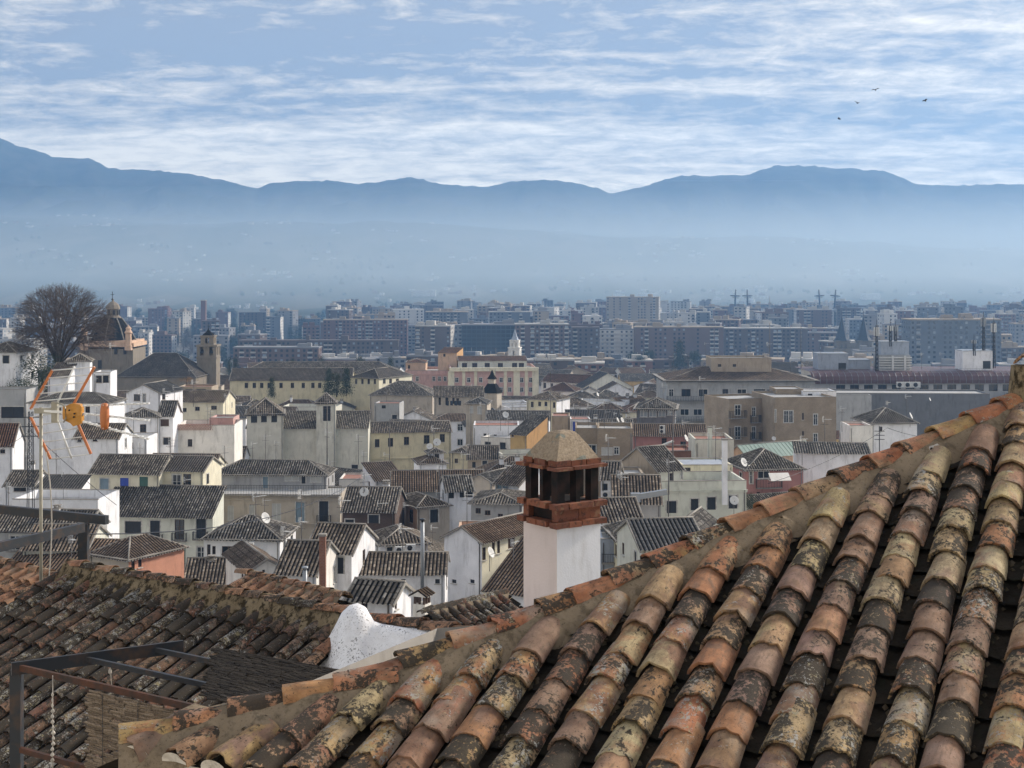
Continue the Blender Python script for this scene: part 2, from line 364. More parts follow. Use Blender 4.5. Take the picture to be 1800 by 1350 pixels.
def lay_tiles(roof, O, h, u0, cols, meshes, step, rd, lift=0.05, plug=None, limit=300, name='tile', yaw=0.035, scl=1.0):
    """cols: (offset along h, s at the eave end, s at the upper end); s measured from O up the slope along u"""
    n = h.cross(u0).normalized()
    if n.z < 0: n = -n
    k = 0
    for col in cols:
        off, s0, s1 = col[:3]; fan = col[3] if len(col) > 3 else 0.0; u = u0*math.cos(fan)+h*math.sin(fan); N = max(1, round((s1-s0)/step)); st = (s1-s0)/N
        drift = rd.uniform(-0.015, 0.015); ph = rd.uniform(0, 6.28)
        for i in range(N):
            s = s0+st*i+rd.uniform(-.035, .035)
            p = O+h*(off+drift+.014*math.sin(ph+s*1.7)+rd.uniform(-.012, .012))+u*s+n*(lift+rd.uniform(-.008, .012))
            tilt = -0.055+rd.uniform(-0.025, 0.025); yw = rd.uniform(-yaw, yaw)
            ux = (u*math.cos(yw)+h*math.sin(yw)); ux = ux*math.cos(tilt)+n*math.sin(tilt)
            nn = n+h*rd.uniform(-0.05, 0.05)
            M = frame(p+n*0.03, ux, nn)
            sc = scl*rd.uniform(.94, 1.06); M = M @ Matrix.Diagonal((scl*rd.uniform(.97, 1.06), sc, sc*rd.uniform(.92, 1.08), 1))
            place(name, rd.choice(meshes), roof, M); k += 1
    return k
def channels(name, roof, O, h, u, cols, step, w, mat='shaded_roof_bed', rd=None):
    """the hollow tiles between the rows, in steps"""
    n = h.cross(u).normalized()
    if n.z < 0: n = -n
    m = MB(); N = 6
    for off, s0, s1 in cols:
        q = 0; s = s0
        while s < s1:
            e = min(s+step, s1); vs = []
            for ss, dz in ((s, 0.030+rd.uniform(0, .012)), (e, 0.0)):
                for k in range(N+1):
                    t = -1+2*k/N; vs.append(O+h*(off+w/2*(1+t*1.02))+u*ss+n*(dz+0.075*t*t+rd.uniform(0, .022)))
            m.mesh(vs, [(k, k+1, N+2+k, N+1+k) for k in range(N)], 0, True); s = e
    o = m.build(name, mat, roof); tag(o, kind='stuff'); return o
def band(name, parent, pts, prof, mat, amp=0.02, seed=0, sub=10):
    """swept mortar band: pts = list of (point, side, up); prof = [(side, up)]"""
    m = MB(); vs = []; rows = 0
    for (p, sd_, up), (p2, sd2, up2) in zip(pts, pts[1:]):
        L = max(1, int((p2-p).length/0.09))
        for i in range(L+(1 if p2 is pts[-1][0] else 0)):
            t = i/L; c = p.lerp(p2, t)
            for k, (a, b) in enumerate(prof):
                q = c+sd_*a+up*b; nz = noise.fractal(q*3.1+Vector((seed, 0, 0)), 1.0, 2.0, 4)
                q = q+up*(nz*amp)+sd_*(nz*amp*0.8 if 0 < k < len(prof)-1 else 0); vs.append(q)
            rows += 1
    w = len(prof); m.mesh(vs, [(j*w+k, j*w+k+1, (j+1)*w+k+1, (j+1)*w+k) for j in range(rows-1) for k in range(w-1)], 0, True)
    return m.build(name, mat, parent)
def ridge_row(name, parent, a, b, up, meshes, step, rd, lift=0.0, scl=1.0, jit=0.03):
    """cover tiles end to end from the low end a to the high end b"""
    L = (b-a).length; d = (b-a)/L; s = 0.0
    while s < L-0.05:
        M = frame(a+d*s+up*(lift+rd.uniform(-.008, .012)), d+up*-0.085+Vector((rd.uniform(-jit, jit), rd.uniform(-jit, jit), rd.uniform(-jit*.6, jit*.6))), up)
        if scl != 1.0: M = M @ Matrix.Scale(scl, 4)
        place(name, rd.choice(meshes), parent, M); s += step*rd.uniform(0.9, 1.1)
plaster('near_white', (0.72, 0.72, 0.73), 0.06, 0.2, 3.0)
plaster('taupe_wall', (0.45, 0.42, 0.38), 0.15, 0.4, 2.0)  # warm grey render for the near house bodies
def house_body(root, pts, z0, mat='taupe_wall', z1s=None):
    m = MB(); n = len(pts)
    for i in range(n):
        a, b = pts[i], pts[(i+1) % n]; m.face([(a.x, a.y, z0), (b.x, b.y, z0), b, a])
    return m.build('wall', mat, root)
def near_right():
    rd = random.Random(11)
    root = empty('tiled_house', (0, 0, CZ)); tag(root, 'house under the big many-coloured barrel tile roof with an orange tiled hip', 'house')
    h = Vector((0.900, -0.436, 0)); h.normalize(); u = Vector((0.97, 2.0, 0.88)).normalized(); n = h.cross(u).normalized()
    n = n if n.z > 0 else -n
    def on(px, py):                                                          # picture point to the roof plane
        a, b = (px-900)/F, (py-HZ)/F; D = 6.444/(b+.173*a+.357); return Vector((a*D, D, -b*D))
    L = on(225, 1326); M1 = on(620, 1232); M2 = on(1005, 1086); A = on(1790, 728)      # the old hip sags: foot, two bends, top
    HIP = [L, M1, M2, A]; hipd = (A-M2).normalized(); E = A+h*3.2            # ridge end beyond
    HT = [((p-L).dot(h), (p-L).dot(u)) for p in HIP]
    # deck with the mortar bed of the tiles
    m = MB(); eR = L+h*(A-L).dot(h)+h*3.2
    m.face([L, eR, E, A, M2, M1]); 
    # hidden faces of the roof behind the hip and the ridge
    up_plan = Vector((u.x, u.y, 0)).normalized(); B1 = L+up_plan*4.0-h*0.0; B2 = eR+up_plan*11.0; bk = -h*2.6+Vector((0, 0, -1.25))
    for p, q in zip(HIP, HIP[1:]): m.face([p, q, q+bk, p+bk])
    rb = up_plan*3.0+Vector((0, 0, -1.25)); m.face([A, E, E+rb, A+rb]); m.face([A, A+rb, A+bk])
    roof = m.build('roof', 'shaded_roof_bed', root)
    house_body(root, [L+u*0.25+h*0.25, eR+u*0.25, B2, B1+h*.25], -12.0)
    fr = [tile_mesh('tile', 100+i, chip=.013) for i in range(18)]
    cols = []; ch = []; span = (A-L).dot(h); off = 0.16; sp = 0.326
    slope = (A-L).dot(u)
    while off < span+2.2:
        fan = R(24)*max(0.0, 1-off/1.9)**1.2; top = 0.3
        for _ in range(12): top = interp(HT, off+top*math.sin(fan)-0.10)/math.cos(fan)
        cols.append((off, -0.06, max(.25, top-0.20), fan)); ch.append((off, -0.02, interp(HT, off+sp/2)-0.02)); off += sp*rd.uniform(0.97, 1.03)
    k = lay_tiles(roof, L, h, u, cols, fr, 0.315, rd)
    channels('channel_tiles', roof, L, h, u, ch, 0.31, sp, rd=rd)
    m = MB()
    for off, a_, b_ in ch:                      # moss and broken bits lying in the hollows
        s_ = a_
        while s_ < b_-.1:
            t = rd.choice((-1, 1))*rd.uniform(.15, .62); c = L+h*(off+sp/2*(1+t))+u*s_+n*(.03+.075*t*t); r_ = rd.uniform(.010, .030)
            vs = [c+(h*q[0]+u*q[1]*1.4+n*q[2])*r_*rd.uniform(.7, 1.2) for q in ((1, 0, 0), (0, 1, 0), (-1, 0, 0), (0, -1, 0), (0, 0, .9), (0, 0, -.5))]
            m.mesh(vs, [(0, 1, 4), (1, 2, 4), (2, 3, 4), (3, 0, 4), (1, 0, 5), (2, 1, 5), (3, 2, 5), (0, 3, 5)]); s_ += rd.uniform(.02, .07)
    tag(m.build('moss', 'moss', roof), kind='stuff')
    # mortar bed of the hip, then its tiles
    def sd_of(d): q = (n.cross(d)).normalized(); return q if q.dot(u) < 0 else -q      # down the visible face
    HP = [L-(M1-L)*0.02]+HIP[1:3]+[A+hipd*0.1]; ds = [(HP[1]-HP[0]), (HP[2]-HP[0]), (HP[3]-HP[1]), (HP[3]-HP[2])]
    up = (n+Vector((0, 0, 1))).normalized()
    prof = [(0.33, 0.02), (0.27, 0.075), (0.20, 0.11), (0.12, 0.15), (0.0, 0.18), (-0.12, 0.13), (-0.25, 0.0)]
    band('hip_mortar', roof, [(p, sd_of(d), up) for p, d in zip(HP, ds)], prof, 'hip_mortar', 0.022, 3)
    band('ridge_mortar', roof, [(A, -u, up), (E, -u, up)], prof, 'hip_mortar', 0.03, 8)
    ht = [tile_mesh('hip_tile', 300+i, L=0.46, w0=0.235, w1=0.19, arc=R(140), mat='hip_tile', chip=0.008) for i in range(8)]
    for a, b in zip(HP, HP[1:]): ridge_row('hip_tile', roof, a, b, up, ht, 0.365, rd, 0.150)
    ridge_row('ridge_tile', roof, E, A+h*0.15, Vector((0, 0, 1)), ht, 0.38, rd, 0.14)
    # lumps of mortar where the rows run up under the hip
    for i, (off, s0, s1, fan) in enumerate(cols):
        if off > span+0.3: continue
        m = MB(); c = L+h*(off+(s1+.10)*math.sin(fan))+u*((s1+0.10)*math.cos(fan))
        vs = []; N = 10
        for j in range(5):
            for k2 in range(N):
                a = 2*math.pi*k2/N; rr = math.sin((j+0.2)/4.2*math.pi/2); q = Vector((math.cos(a)*rr*0.165, math.sin(a)*rr*0.24, math.cos((j+0.2)/4.2*math.pi/2)*0.16-.015))
                p = c+h*q.x+u*q.y+n*q.z; p += n*noise.noise(p*6)*0.045+h*noise.noise(p*8)*.03; vs.append(p)
        fs = [(j*N+k2, j*N+(k2+1) % N, (j+1)*N+(k2+1) % N, (j+1)*N+k2) for j in range(4) for k2 in range(N)]+[tuple(range(N))]
        m.mesh(vs, fs, 0, True)
        m.build('mortar_lump', 'lime_mortar' if i == 14 else 'hip_mortar', roof)
    # plugged tile mouths at the eave corner
    for off, s0, s1, fan in cols[:7]:
        m = MB(); N = 10; c = L+h*off+u*(s0+0.0)+n*0.075; vs = [c]
        for k2 in range(N+1):
            a = math.pi*k2/N; vs.append(c+h*(math.cos(a)*0.108)+n*(math.sin(a)*0.088-0.004)-u*0.012)
        m.mesh(vs, [(0, k2+1, k2+2) for k2 in range(N)]); m.build('mortar_plug', 'lime_mortar', roof)
    # squat mortared post capped with a tile at the top of the hip
    m = MB(); c = A+hipd*0.02; base = []
    for z, r in ((-0.1, 0.20), (0.12, 0.17), (0.32, 0.15), (0.42, 0.14)): base.append((r, z))
    m.lathe((c.x+0.07, c.y, c.z), base, 9); o = m.build('ridge_post', 'ochre_mortar', roof)
    place('cap_tile', ht[0], roof, frame(c+Vector((0.0, -0.17, 0.44)), Vector((0.45, 0.9, 0.1)), Vector((0, 0, 1))))
    return root
def near_left():
    rd = random.Random(5)
    root = empty('tiled_house', (0, 0, CZ)); tag(root, 'house under the dark lichen-crusted tile roof with a thick mortared ridge', 'house')
    A = Vector((-7.58, 24.0, -5.14)); B = Vector((-2.25, 20.6, -5.20))
    h = (B-A).normalized(); pl = Vector((-h.y, h.x, 0)); pl = pl if pl.y > 0 else -pl; t = math.tan(R(22)); u = Vector((pl.x, pl.y, t)).normalized(); n = h.cross(u).normalized(); n = n if n.z > 0 else -n
    Ls = 6.2; L = (B-A).length
    m = MB(); m.face([A-u*Ls, B-u*Ls, B, A]); dn = Vector((pl.x, pl.y, -t)).normalized(); m.face([A, B, B+dn*4, A+dn*4])
    roof = m.build('roof', 'shaded_roof_bed', root)
    house_body(root, [A-u*(Ls-.3)+h*.1, B-u*(Ls-.3), B+dn*3.7, A+dn*3.7+h*.1], -13.0)
    ms = [tile_mesh('tile', 500+i, L=0.54, w0=0.225, w1=0.18, mat='old_tile', n=7) for i in range(10)]
    sp = 0.283; cols = []; off = 0.02
    while off < L-0.2: cols.append((off, -4.9, -0.10)); off += sp*rd.uniform(0.97, 1.03)
    lay_tiles(roof, A, h, u, cols, ms, 0.43, rd, yaw=0.03)
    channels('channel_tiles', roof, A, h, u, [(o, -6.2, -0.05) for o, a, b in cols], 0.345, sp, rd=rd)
    up = Vector((0, 0, 1))
    band('ridge_mortar', roof, [(A+h*0.12, -u, up), (B-h*0.02, -u, up)], [(0.46, -0.02), (0.34, 0.10), (0.20, 0.16), (0.10, 0.25), (0.0, 0.28), (-0.12, 0.22), (-0.2, -0.1)], 'ochre_mortar', 0.035, 21)
    hm = [tile_mesh('ridge_tile', 600+i, L=0.45, w0=0.25, w1=0.2, arc=R(140), mat='warm_tile' if i % 3 == 0 else 'old_tile', n=7) for i in range(8)]
    ridge_row('ridge_tile', roof, B-h*0.05, A+h*0.15, up, hm, 0.36, rd, 0.235)
    # white-washed verge fillet with its flat tiles
    wm = tile_mesh('verge_tile', 660, L=0.62, w0=0.24, w1=0.22, arc=R(120), mat='warm_tile')
    for i in range(3): place('verge_tile', wm, roof, frame(B-h*0.10-u*(0.75+0.5*i)+n*0.09, u-n*0.05, n))
    return root
near_right(); near_left()
def white_mound():
    """whitewashed end of a wall, rounded at the top, dirty at the foot"""
    nb = NB('dirty_whitewash'); p = obj_co(nb); n1 = nb.noise(p, 6, 5, 0.6); n2 = nb.noise(p, 34, 4, 0.7); n3 = nb.noise(p, 2.2, 4, .6)
    c = nb.mix(nb.rng(n1, 0.35, 0.7, 0, 1), (0.84, 0.85, 0.87), (0.72, 0.72, 0.73))
    dirt = nb.math('MULTIPLY', nb.rng(n2, 0.56, 0.62, 0, 1), nb.rng(n3, 0.40, 0.58, 0.0, 1))
    nb.color(nb.mix(dirt, c, (0.06, 0.055, 0.05))); nb.bump(nb.math('ADD', n1, n2), 0.4, 0.02)
    prof = [(520, 1180), (540, 1162), (562, 1138), (580, 1112), (592, 1090), (600, 1074), (611, 1065), (625, 1062), (638, 1067), (646, 1080), (656, 1091), (675, 1094), (720, 1099), (770, 1106), (812, 1113), (850, 1122), (900, 1135)]
    m = MB(); D0 = 20.6; rows = [(0.70, -1.2, 1.0), (0.45, -0.22, 1.0), (0.22, -0.04, 1.0), (0.0, 0.0, 0.94), (-0.14, -0.20, 0.75), (-0.36, -0.40, 0.6), (-0.75, -0.72, .5), (-1.25, -1.25, .5), (-1.3, -2.2, 0.5)]
    vs = []
    for dy, dz, k in rows:
        for px, py in prof:
            D = D0-(px-520)/380*1.6; p = at(px, py, D)-Vector((0, 0, CZ)); base = at(px, 1185, D).z-CZ
            z = p.z+dz*(0.5 if dz > -0.3 else 1.0)-0.03; q = Vector((p.x*1.0, p.y+dy, z)); q += Vector((.4, 1, 1))*(noise.noise(q*3)*0.05+noise.noise(q*9)*.025); vs.append(q)
    w = len(prof); m.mesh(vs, [(j*w+k, j*w+k+1, (j+1)*w+k+1, (j+1)*w+k) for j in range(len(rows)-1) for k in range(w-1)], 0, True)
    root = empty('parapet_wall', (0, 0, CZ)); tag(root, 'whitewashed rounded parapet hump between the two tiled roofs', 'wall')
    m.build('wall', 'dirty_whitewash', root)
    rd = random.Random(3); ms = [tile_mesh('coping_tile', 700+i, L=0.60, w0=0.34, w1=0.31, arc=R(118), th=0.03, mat='warm_tile' if i < 2 else 'hip_tile') for i in range(4)]
    a = at(905, 1122, 18.9)-Vector((0, 0, CZ)); b = at(648, 1082, 20.4)-Vector((0, 0, CZ))
    ridge_row('coping_tile', root, a, b, Vector((0, 0, 1)), ms, 0.50, rd, 0.0)
    m = MB()    # grey slab leaning on the white wall
    P = [at(698, 1188, 18.6), at(722, 1160, 18.75), at(782, 1163, 18.3), at(760, 1196, 18.2)]
    P = [p-Vector((0, 0, CZ)) for p in P]; Q = [p+Vector((0.02, 0.3, -0.12)) for p in P]
    m.mesh(P+Q, [(0,3,2,1),(4,5,6,7),(0,1,5,4),(1,2,6,5),(2,3,7,6),(3,0,4,7)]); m.build('slab', 'slab_grey', root)
plain('slab_grey', (0.36, 0.31, 0.30), 0.8)
white_mound()
def small_roof(label, rp0, rp1, D0, D1, pitch, length, sp, step, mat, scl, seed, flip=1, wall='taupe_wall', tiles=True, ridge=True, z0=-14.0):
    """a further tiled roof: ridge between two picture points, falling towards the viewer"""
    rd = random.Random(seed); C = Vector((0, 0, CZ))
    A = at(rp0[0], rp0[1], D0)-C; B = at(rp1[0], rp1[1], D1)-C; B.z = A.z = (A.z+B.z)/2
    root = empty('tiled_house', C); tag(root, label, 'house')
    h = (B-A).normalized(); pl = Vector((-h.y, h.x, 0)); pl = pl if pl.y > 0 else -pl; t = math.tan(R(pitch)); u = Vector((pl.x, pl.y, t)).normalized(); n = h.cross(u); n = n if n.z > 0 else -n
    L = (B-A).length; m = MB(); m.face([A-u*length, B-u*length, B, A]); dn = Vector((pl.x, pl.y, -t)).normalized(); m.face([A, B, B+dn*length*.7, A+dn*length*.7])
    roof = m.build('roof', 'shaded_roof_bed', root); house_body(root, [A-u*(length-.2)+h*.1, B-u*(length-.2)-h*.1, B+dn*length*.6-h*.1, A+dn*length*.6+h*.1], z0, wall)
    ms = [tile_mesh('tile', seed*31+i, L=0.44, w0=0.225, w1=0.18, mat=mat, n=6) for i in range(6)]
    cols = []; off = 0.1
    while off < L-0.05: cols.append((off, -length, -0.08)); off += sp
    lay_tiles(roof, A, h, u, cols, ms, step, rd, scl=scl)
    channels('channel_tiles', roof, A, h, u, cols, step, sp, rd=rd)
    if ridge:
        band('ridge_mortar', roof, [(A, -u, Vector((0, 0, 1))), (B, -u, Vector((0, 0, 1)))], [(0.3, -0.05), (0.16, 0.10), (0.0, 0.16), (-0.15, 0.08), (-0.25, -0.1)], 'hip_mortar', 0.02, seed)
        ridge_row('ridge_tile', roof, B, A, Vector((0, 0, 1)), ms, 0.36, rd, 0.10, scl=scl)
    return root
small_roof('house with a sunlit brown tile roof beside the aerial mast', (-70, 985), (108, 1013), 29.0, 26.5, 20, 2.4, 0.29, 0.34, 'warm_tile', 1.0, 41)
small_roof('house whose low ridge of brown tiles shows behind the lichen-crusted roof', (438, 1020), (606, 1052), 29.0, 27.0, 22, 0.5, 0.29, 0.34, 'warm_tile', 1.0, 42)
small_roof('house with a small striped tile roof at the foot of the white chimney', (750, 1066), (890, 1060), 34.0, 36.0, 24, 2.6, 0.29, 0.34, 'old_tile', 1.0, 43)
# ---------------------------------------------------------------- white chimney with open brick lantern
def chimney():
    nb = NB('red_brick'); r = nb.info(); co = nb.vadd(obj_co(nb), r, 20)
    c = nb.mix(r, (0.25, 0.095, 0.052), (0.16, 0.062, 0.040)); c = nb.mix(nb.rng(nb.noise(co, 14, 5, 0.65), 0.5, 0.62, 0, 0.85), c, (0.07, 0.035, 0.024)); c = nb.mix(nb.rng(nb.noise(co, 7, 3), 0.58, 0.68, 0, 0.5), c, (0.36, 0.22, 0.13)); nb.color(c); nb.bump(nb.noise(co, 30, 4), 0.5, 0.01)
    nb = NB('sooty_shaded_brick'); co = obj_co(nb); nb.color(nb.mix(nb.rng(nb.noise(co, 5, 4), 0.4, 0.65, 0, 1), (0.007, 0.006, 0.006), (0.030, 0.016, 0.012)))  # soot black, with the lantern posts' deep shade put into the colour
    nb = NB('cap_mortar'); co = obj_co(nb); n = nb.noise(co, 26, 5, 0.7)
    c = nb.mix(nb.rng(n, 0.35, 0.65, 0, 1), (0.22, 0.17, 0.115), (0.36, 0.29, 0.21)); g = nb.rng(nb.noise(co, 2.6, 3), 0.60, 0.64, 0, 0.8); c = nb.mix(g, c, (0.16, 0.19, 0.17)); nb.color(c); nb.bump(n, 0.8, 0.02)
    plaster('chimney_white', (0.84, 0.85, 0.87), 0.05, 0.22, 4.0); plaster('chimney_rose', (0.66, 0.57, 0.53), 0.06, 0.14, 3.0)
    D = 20.0; C = at(979, 929, D); a = R(36); s = 0.79
    root = empty('chimney', (C.x, C.y, C.z), a); root.scale = (1, 1, 0.92)       # local: x along the right face, y along the left face, origin at the near corner
    tag(root, 'square white plastered chimney with an open red brick lantern and mortar cap', 'chimney')
    H = 3.6
    m = MB(); m.box((s/2, s/2, -H/2), (s, s, H)); 
    m.mi = [0]*6
    for i, f in enumerate(m.f):
        c = sum((Vector(m.v[k]) for k in f), Vector())/4
        if c.x < 0.01: m.mi[i] = 1
    m.build('shaft', ['chimney_white', 'chimney_rose'], root)
    rd = random.Random(4); k = 0
    def brick(c, size):
        m = MB(); x, y, z = size; b = 0.006
        m.box((0, 0, 0), (x, y, z)); o = m.build('brick', 'red_brick', root)
        o.location = (c[0]+rd.uniform(-.006, .006), c[1]+rd.uniform(-.006, .006), c[2]+rd.uniform(-.004, .004)); o.rotation_euler = (rd.uniform(-.015, .015), rd.uniform(-.015, .015), rd.uniform(-.02, .02))
    def course(z, hgt, out, n, dep=0.16):
        L = s+2*out; w = L/n
        for i in range(n):
            for sx in (0, 1):
                x = -out+w*(i+0.5)
                brick((x, -out+dep/2 if sx == 0 else s+out-dep/2, z), (w-0.012, dep, hgt))
                if 0 < i < n-1: brick((-out+dep/2 if sx == 0 else s+out-dep/2, x, z), (dep, w-0.012, hgt))
    course(0.045, 0.085, 0.075, 4); course(0.185, 0.185, 0.005, 2, 0.12); course(0.325, 0.085, 0.075, 4)
    course(0.905, 0.05, 0.085, 3, 0.22); course(0.975, 0.085, 0.01, 3, 0.2)
    m = MB(); m.box((s/2, s/2, 0.19), (s-0.2, s-0.2, 0.36)); m.build('flue', 'sooty_shaded_brick', root)
    P = 0.135; T = 0.06
    for i in range(3):
        for j in range(3):
            if i == 1 and j == 1: continue
            m = MB(); cx = 0.02+P/2+(s-0.04-P)*i/2; cy = 0.02+P/2+(s-0.04-P)*j/2
            sx, sy = (P, P)
            if i == 1: sx, sy = 0.075, P
            if j == 1: sx, sy = P, 0.075
            m.box((0, 0, 0), (sx, sy, 0.53)); o = m.build('post', 'sooty_shaded_brick', root); o.location = (cx, cy, 0.62)
    m = MB(); m.box((s/2, s/2, 0.94), (s-0.1, s-0.1, 0.15)); m.build('cap_slab', 'sooty_shaded_brick', root)
    # rough mortar hood
    m = MB(); N = 8; vs = []
    for j, (z, k) in enumerate(((1.0, 0.385), (1.06, 0.36), (1.16, 0.30), (1.26, 0.235), (1.36, 0.175), (1.41, 0.135), (1.435, 0.07))):
        for q in range(4):
            for t in range(N):
                f = -1+2*t/N; x, y = ((f, -1), (1, f), (-f, 1), (-1, -f))[q]
                p = Vector((s/2+x*k, s/2+y*k, z)); p += Vector((1, 1, 1))*noise.noise(p*9)*0.02; vs.append(p)
    w = 4*N; m.mesh(vs, [(j*w+k, j*w+(k+1) % w, (j+1)*w+(k+1) % w, (j+1)*w+k) for j in range(6) for k in range(w)]+[tuple(range(6*w, 7*w))], 0, False)
    m.build('hood', 'cap_mortar', root)
chimney()
# ---------------------------------------------------------------- television aerial on its mast
plain('orange_plastic', (0.50, 0.16, 0.045), 0.45, spec=0.5); plain('amber_plastic', (0.50, 0.22, 0.02), 0.4, spec=0.5); plain('aluminium', (0.72, 0.72, 0.70), 0.35, 0.15); plain('galvanised', (0.34, 0.32, 0.26), 0.55, 0.4); plain('black_plastic', (0.03, 0.03, 0.03), 0.5)
def aerial():
    D = 24.6; C = at(72, 1045, D); C.z -= 0.9
    root = empty('television_aerial', C); tag(root, 'television aerial with orange reflector rails on a steel mast', 'aerial')
    def q(px, py, dd=0.0): return at(px, py, D+dd)-C
    m = MB(); m.tube([Vector((0, 0, 0)), q(72, 716)], 0.030, 8); m.build('mast', 'galvanised', root)
    def panel(name, a, b, c, d, n):     # a-b the outer rail, d-c the inner rail
        m = MB(); m.bar(a, b, 0.042, 0.04, up=(1, 0, 0)); m.build('rail', 'orange_plastic', root)
        m = MB(); m.bar(d, c, 0.042, 0.04, up=(1, 0, 0)); m.build('rail', 'orange_plastic', root)
        m = MB()
        for i in range(n):
            t = i/(n-1); m.tube([a.lerp(b, t)+(a.lerp(b, t)-d.lerp(c, t))*0.0, d.lerp(c, t)], 0.012, 6)
        for rod in range(1): pass
        m.build('reflector_rods', 'aluminium', root)
    panel('upper', q(54, 719, .25), q(92, 651, .2), q(166, 645, -.35), q(128, 713, -.3), 6)
    panel('lower', q(54, 733, .25), q(89, 807, .2), q(160, 798, -.35), q(127, 722, -.3), 6)
    m = MB(); m.tube([q(97, 717, -.05), q(131, 644, -.1)], 0.018, 6); m.tube([q(97, 728, -.05), q(126, 806, -.1)], 0.018, 6); m.build('spine', 'aluminium', root)
    m = MB(); m.bar(q(66, 721), q(150, 728, -.4), 0.04, 0.04); m.build('boom', 'aluminium', root)
    m = MB(); c = q(97, 722, -.08); m.bar(c+Vector((0, 0, -.20)), c+Vector((0, 0, .16)), 0.10, 0.12); m.bar(q(62, 722), q(100, 722, -.1), 0.07, 0.09); m.build('clamp', 'galvanised', root)
    # dipole box
    m = MB(); c = q(129, 727, -.3); X = (q(150, 729, -.4)-q(108, 726, -.2)).normalized()
    prof = [(-0.20, 0.12, -0.10), (-0.13, 0.13, -0.13), (-0.04, 0.17, -0.16), (0.02, 0.18, -0.21), (0.16, 0.17, -0.17), (0.20, 0.13, -0.12)]
    vs = []
    for x, t, b in prof:
        for y, z in ((-0.07, t), (0.07, t), (0.09, (t+b)/2), (0.07, b), (-0.07, b), (-0.09, (t+b)/2)): vs.append(c+X*x+Vector((0, y, z)))
    w = 6; m.mesh(vs, [(j*w+k, (j+1)*w+k, (j+1)*w+(k+1) % w, j*w+(k+1) % w) for j in range(5) for k in range(w)]+[tuple(range(6)), tuple(range(35, 29, -1))])
    o = m.build('dipole_box', 'amber_plastic', root)
    for px, py in ((122, 721), (130, 733), (131, 727)):
        m = MB(); p = q(px, py, -.42); m.tube([p, p+Vector((0, -.02, 0))], 0.016, 8); m.build('screw', 'black_plastic', o)
    m = MB(); m.tube([q(97, 708, -.2), q(108, 710, -.25), q(115, 716, -.45), q(116, 735, -.45), q(112, 742, -.3)], 0.014, 6); m.build('lead', 'galvanised', root)
    # three booms of directors running to the right
    for (a, b) in (((146, 713), (262, 709)), ((148, 727), (262, 739)), ((146, 741), (262, 772))):
        A = q(*a, -.45); B = q(*b, -.75); m = MB(); m.bar(A, B, 0.03, 0.03)
        for i in range(10):
            p = A.lerp(B, (i+0.6)/10); m.tube([p+Vector((-.03, -.11, .004)), p+Vector((.03, .11, -.004))], 0.009, 5)
        m.build('director_boom', 'aluminium', root)
    m = MB(); c = q(184, 732, -.6); m.lathe(c, [(.03, -.225), (.058, -.205), (.075, -.12), (.080, 0), (.075, .12), (.058, .205), (.03, .225)], 12); m.build('director_plate', 'orange_plastic', root)
    m = MB(); pts = []
    for i in range(9):
        t = i/8; pts.append(q(81+18*math.sin(t*2.2)*(1-t*0.75), 795+245*t, -.1))
    m.tube(pts, 0.012, 5); m.build('cable', 'lime_mortar', root)
aerial()
# ---------------------------------------------------------------- steel pergolas and reed mats
nb = NB('dark_steel'); p = obj_co(nb); nb.color(nb.mix(nb.rng(nb.noise(p, 5, 5, .6), .5, .7, 0, 1), (0.030, 0.034, 0.040), (0.075, 0.05, 0.038))); nb.rough(0.5)
nb = NB('rusty_steel'); p = obj_co(nb); nb.color(nb.mix(nb.rng(nb.noise(p, 7, 5, .6), .4, .65, 0, 1), (0.10, 0.045, 0.028), (0.045, 0.035, 0.03))); nb.rough(0.8)
def reed_material(name, a, b):
    nb = NB(name); p = obj_co(nb); v = nb.n.new('ShaderNodeUVMap').outputs[0]; w, col = nb.white(nb.mapping(v, (1, 1, 1)), '2D')
    c = nb.mix(w, a, b); c = nb.mix(nb.rng(nb.noise(p, 60, 3), .5, .7, 0, .6), c, tuple(q*.35 for q in a)); nb.color(c)
reed_material('dry_reed', (0.115, 0.085, 0.058), (0.30, 0.235, 0.17)); reed_material('dark_reed', (0.020, 0.018, 0.016), (0.085, 0.07, 0.055))
def reeds(name, parent, P00, P10, P01, P11, rows, r, segl, mat, rd, rag=0.05, nrm=Vector((0, -1, 0))):
    """rows of cut reeds between two edges: P00-P10 the first row, P01-P11 the last"""
    m = MB()
    for i in range(rows):
        t = i/(rows-1); a = P00.lerp(P01, t); b = P10.lerp(P11, t); L = (b-a).length; s = -rd.uniform(0, rag); d = (b-a)/L
        while s < L:
            e = min(s+segl*rd.uniform(0.5, 1.5), L+rd.uniform(-rag, rag)); b0 = len(m.f)
            j = Vector((rd.uniform(-.4, .4), rd.uniform(-.4, .4), rd.uniform(-.6, .6)))*r; j2 = Vector((rd.uniform(-.4, .4), rd.uniform(-.4, .4), rd.uniform(-.6, .6)))*r
            if e-s > 0.03 and rd.random() > 0.03:
                m.tube([a+d*s+j, a+d*(s+e)/2+j*0.3, a+d*e+j2], [r*rd.uniform(.7, 1.1)]*3, 5, cap=False)
                q = (rd.random()*50+1, rd.random()*50+1)
                for k in range(b0, len(m.f)): m.uv[k] = [q]*len(m.f[k])
            s = e+0.004
    o = m.build(name, mat, parent); tag(o, kind='stuff'); return o
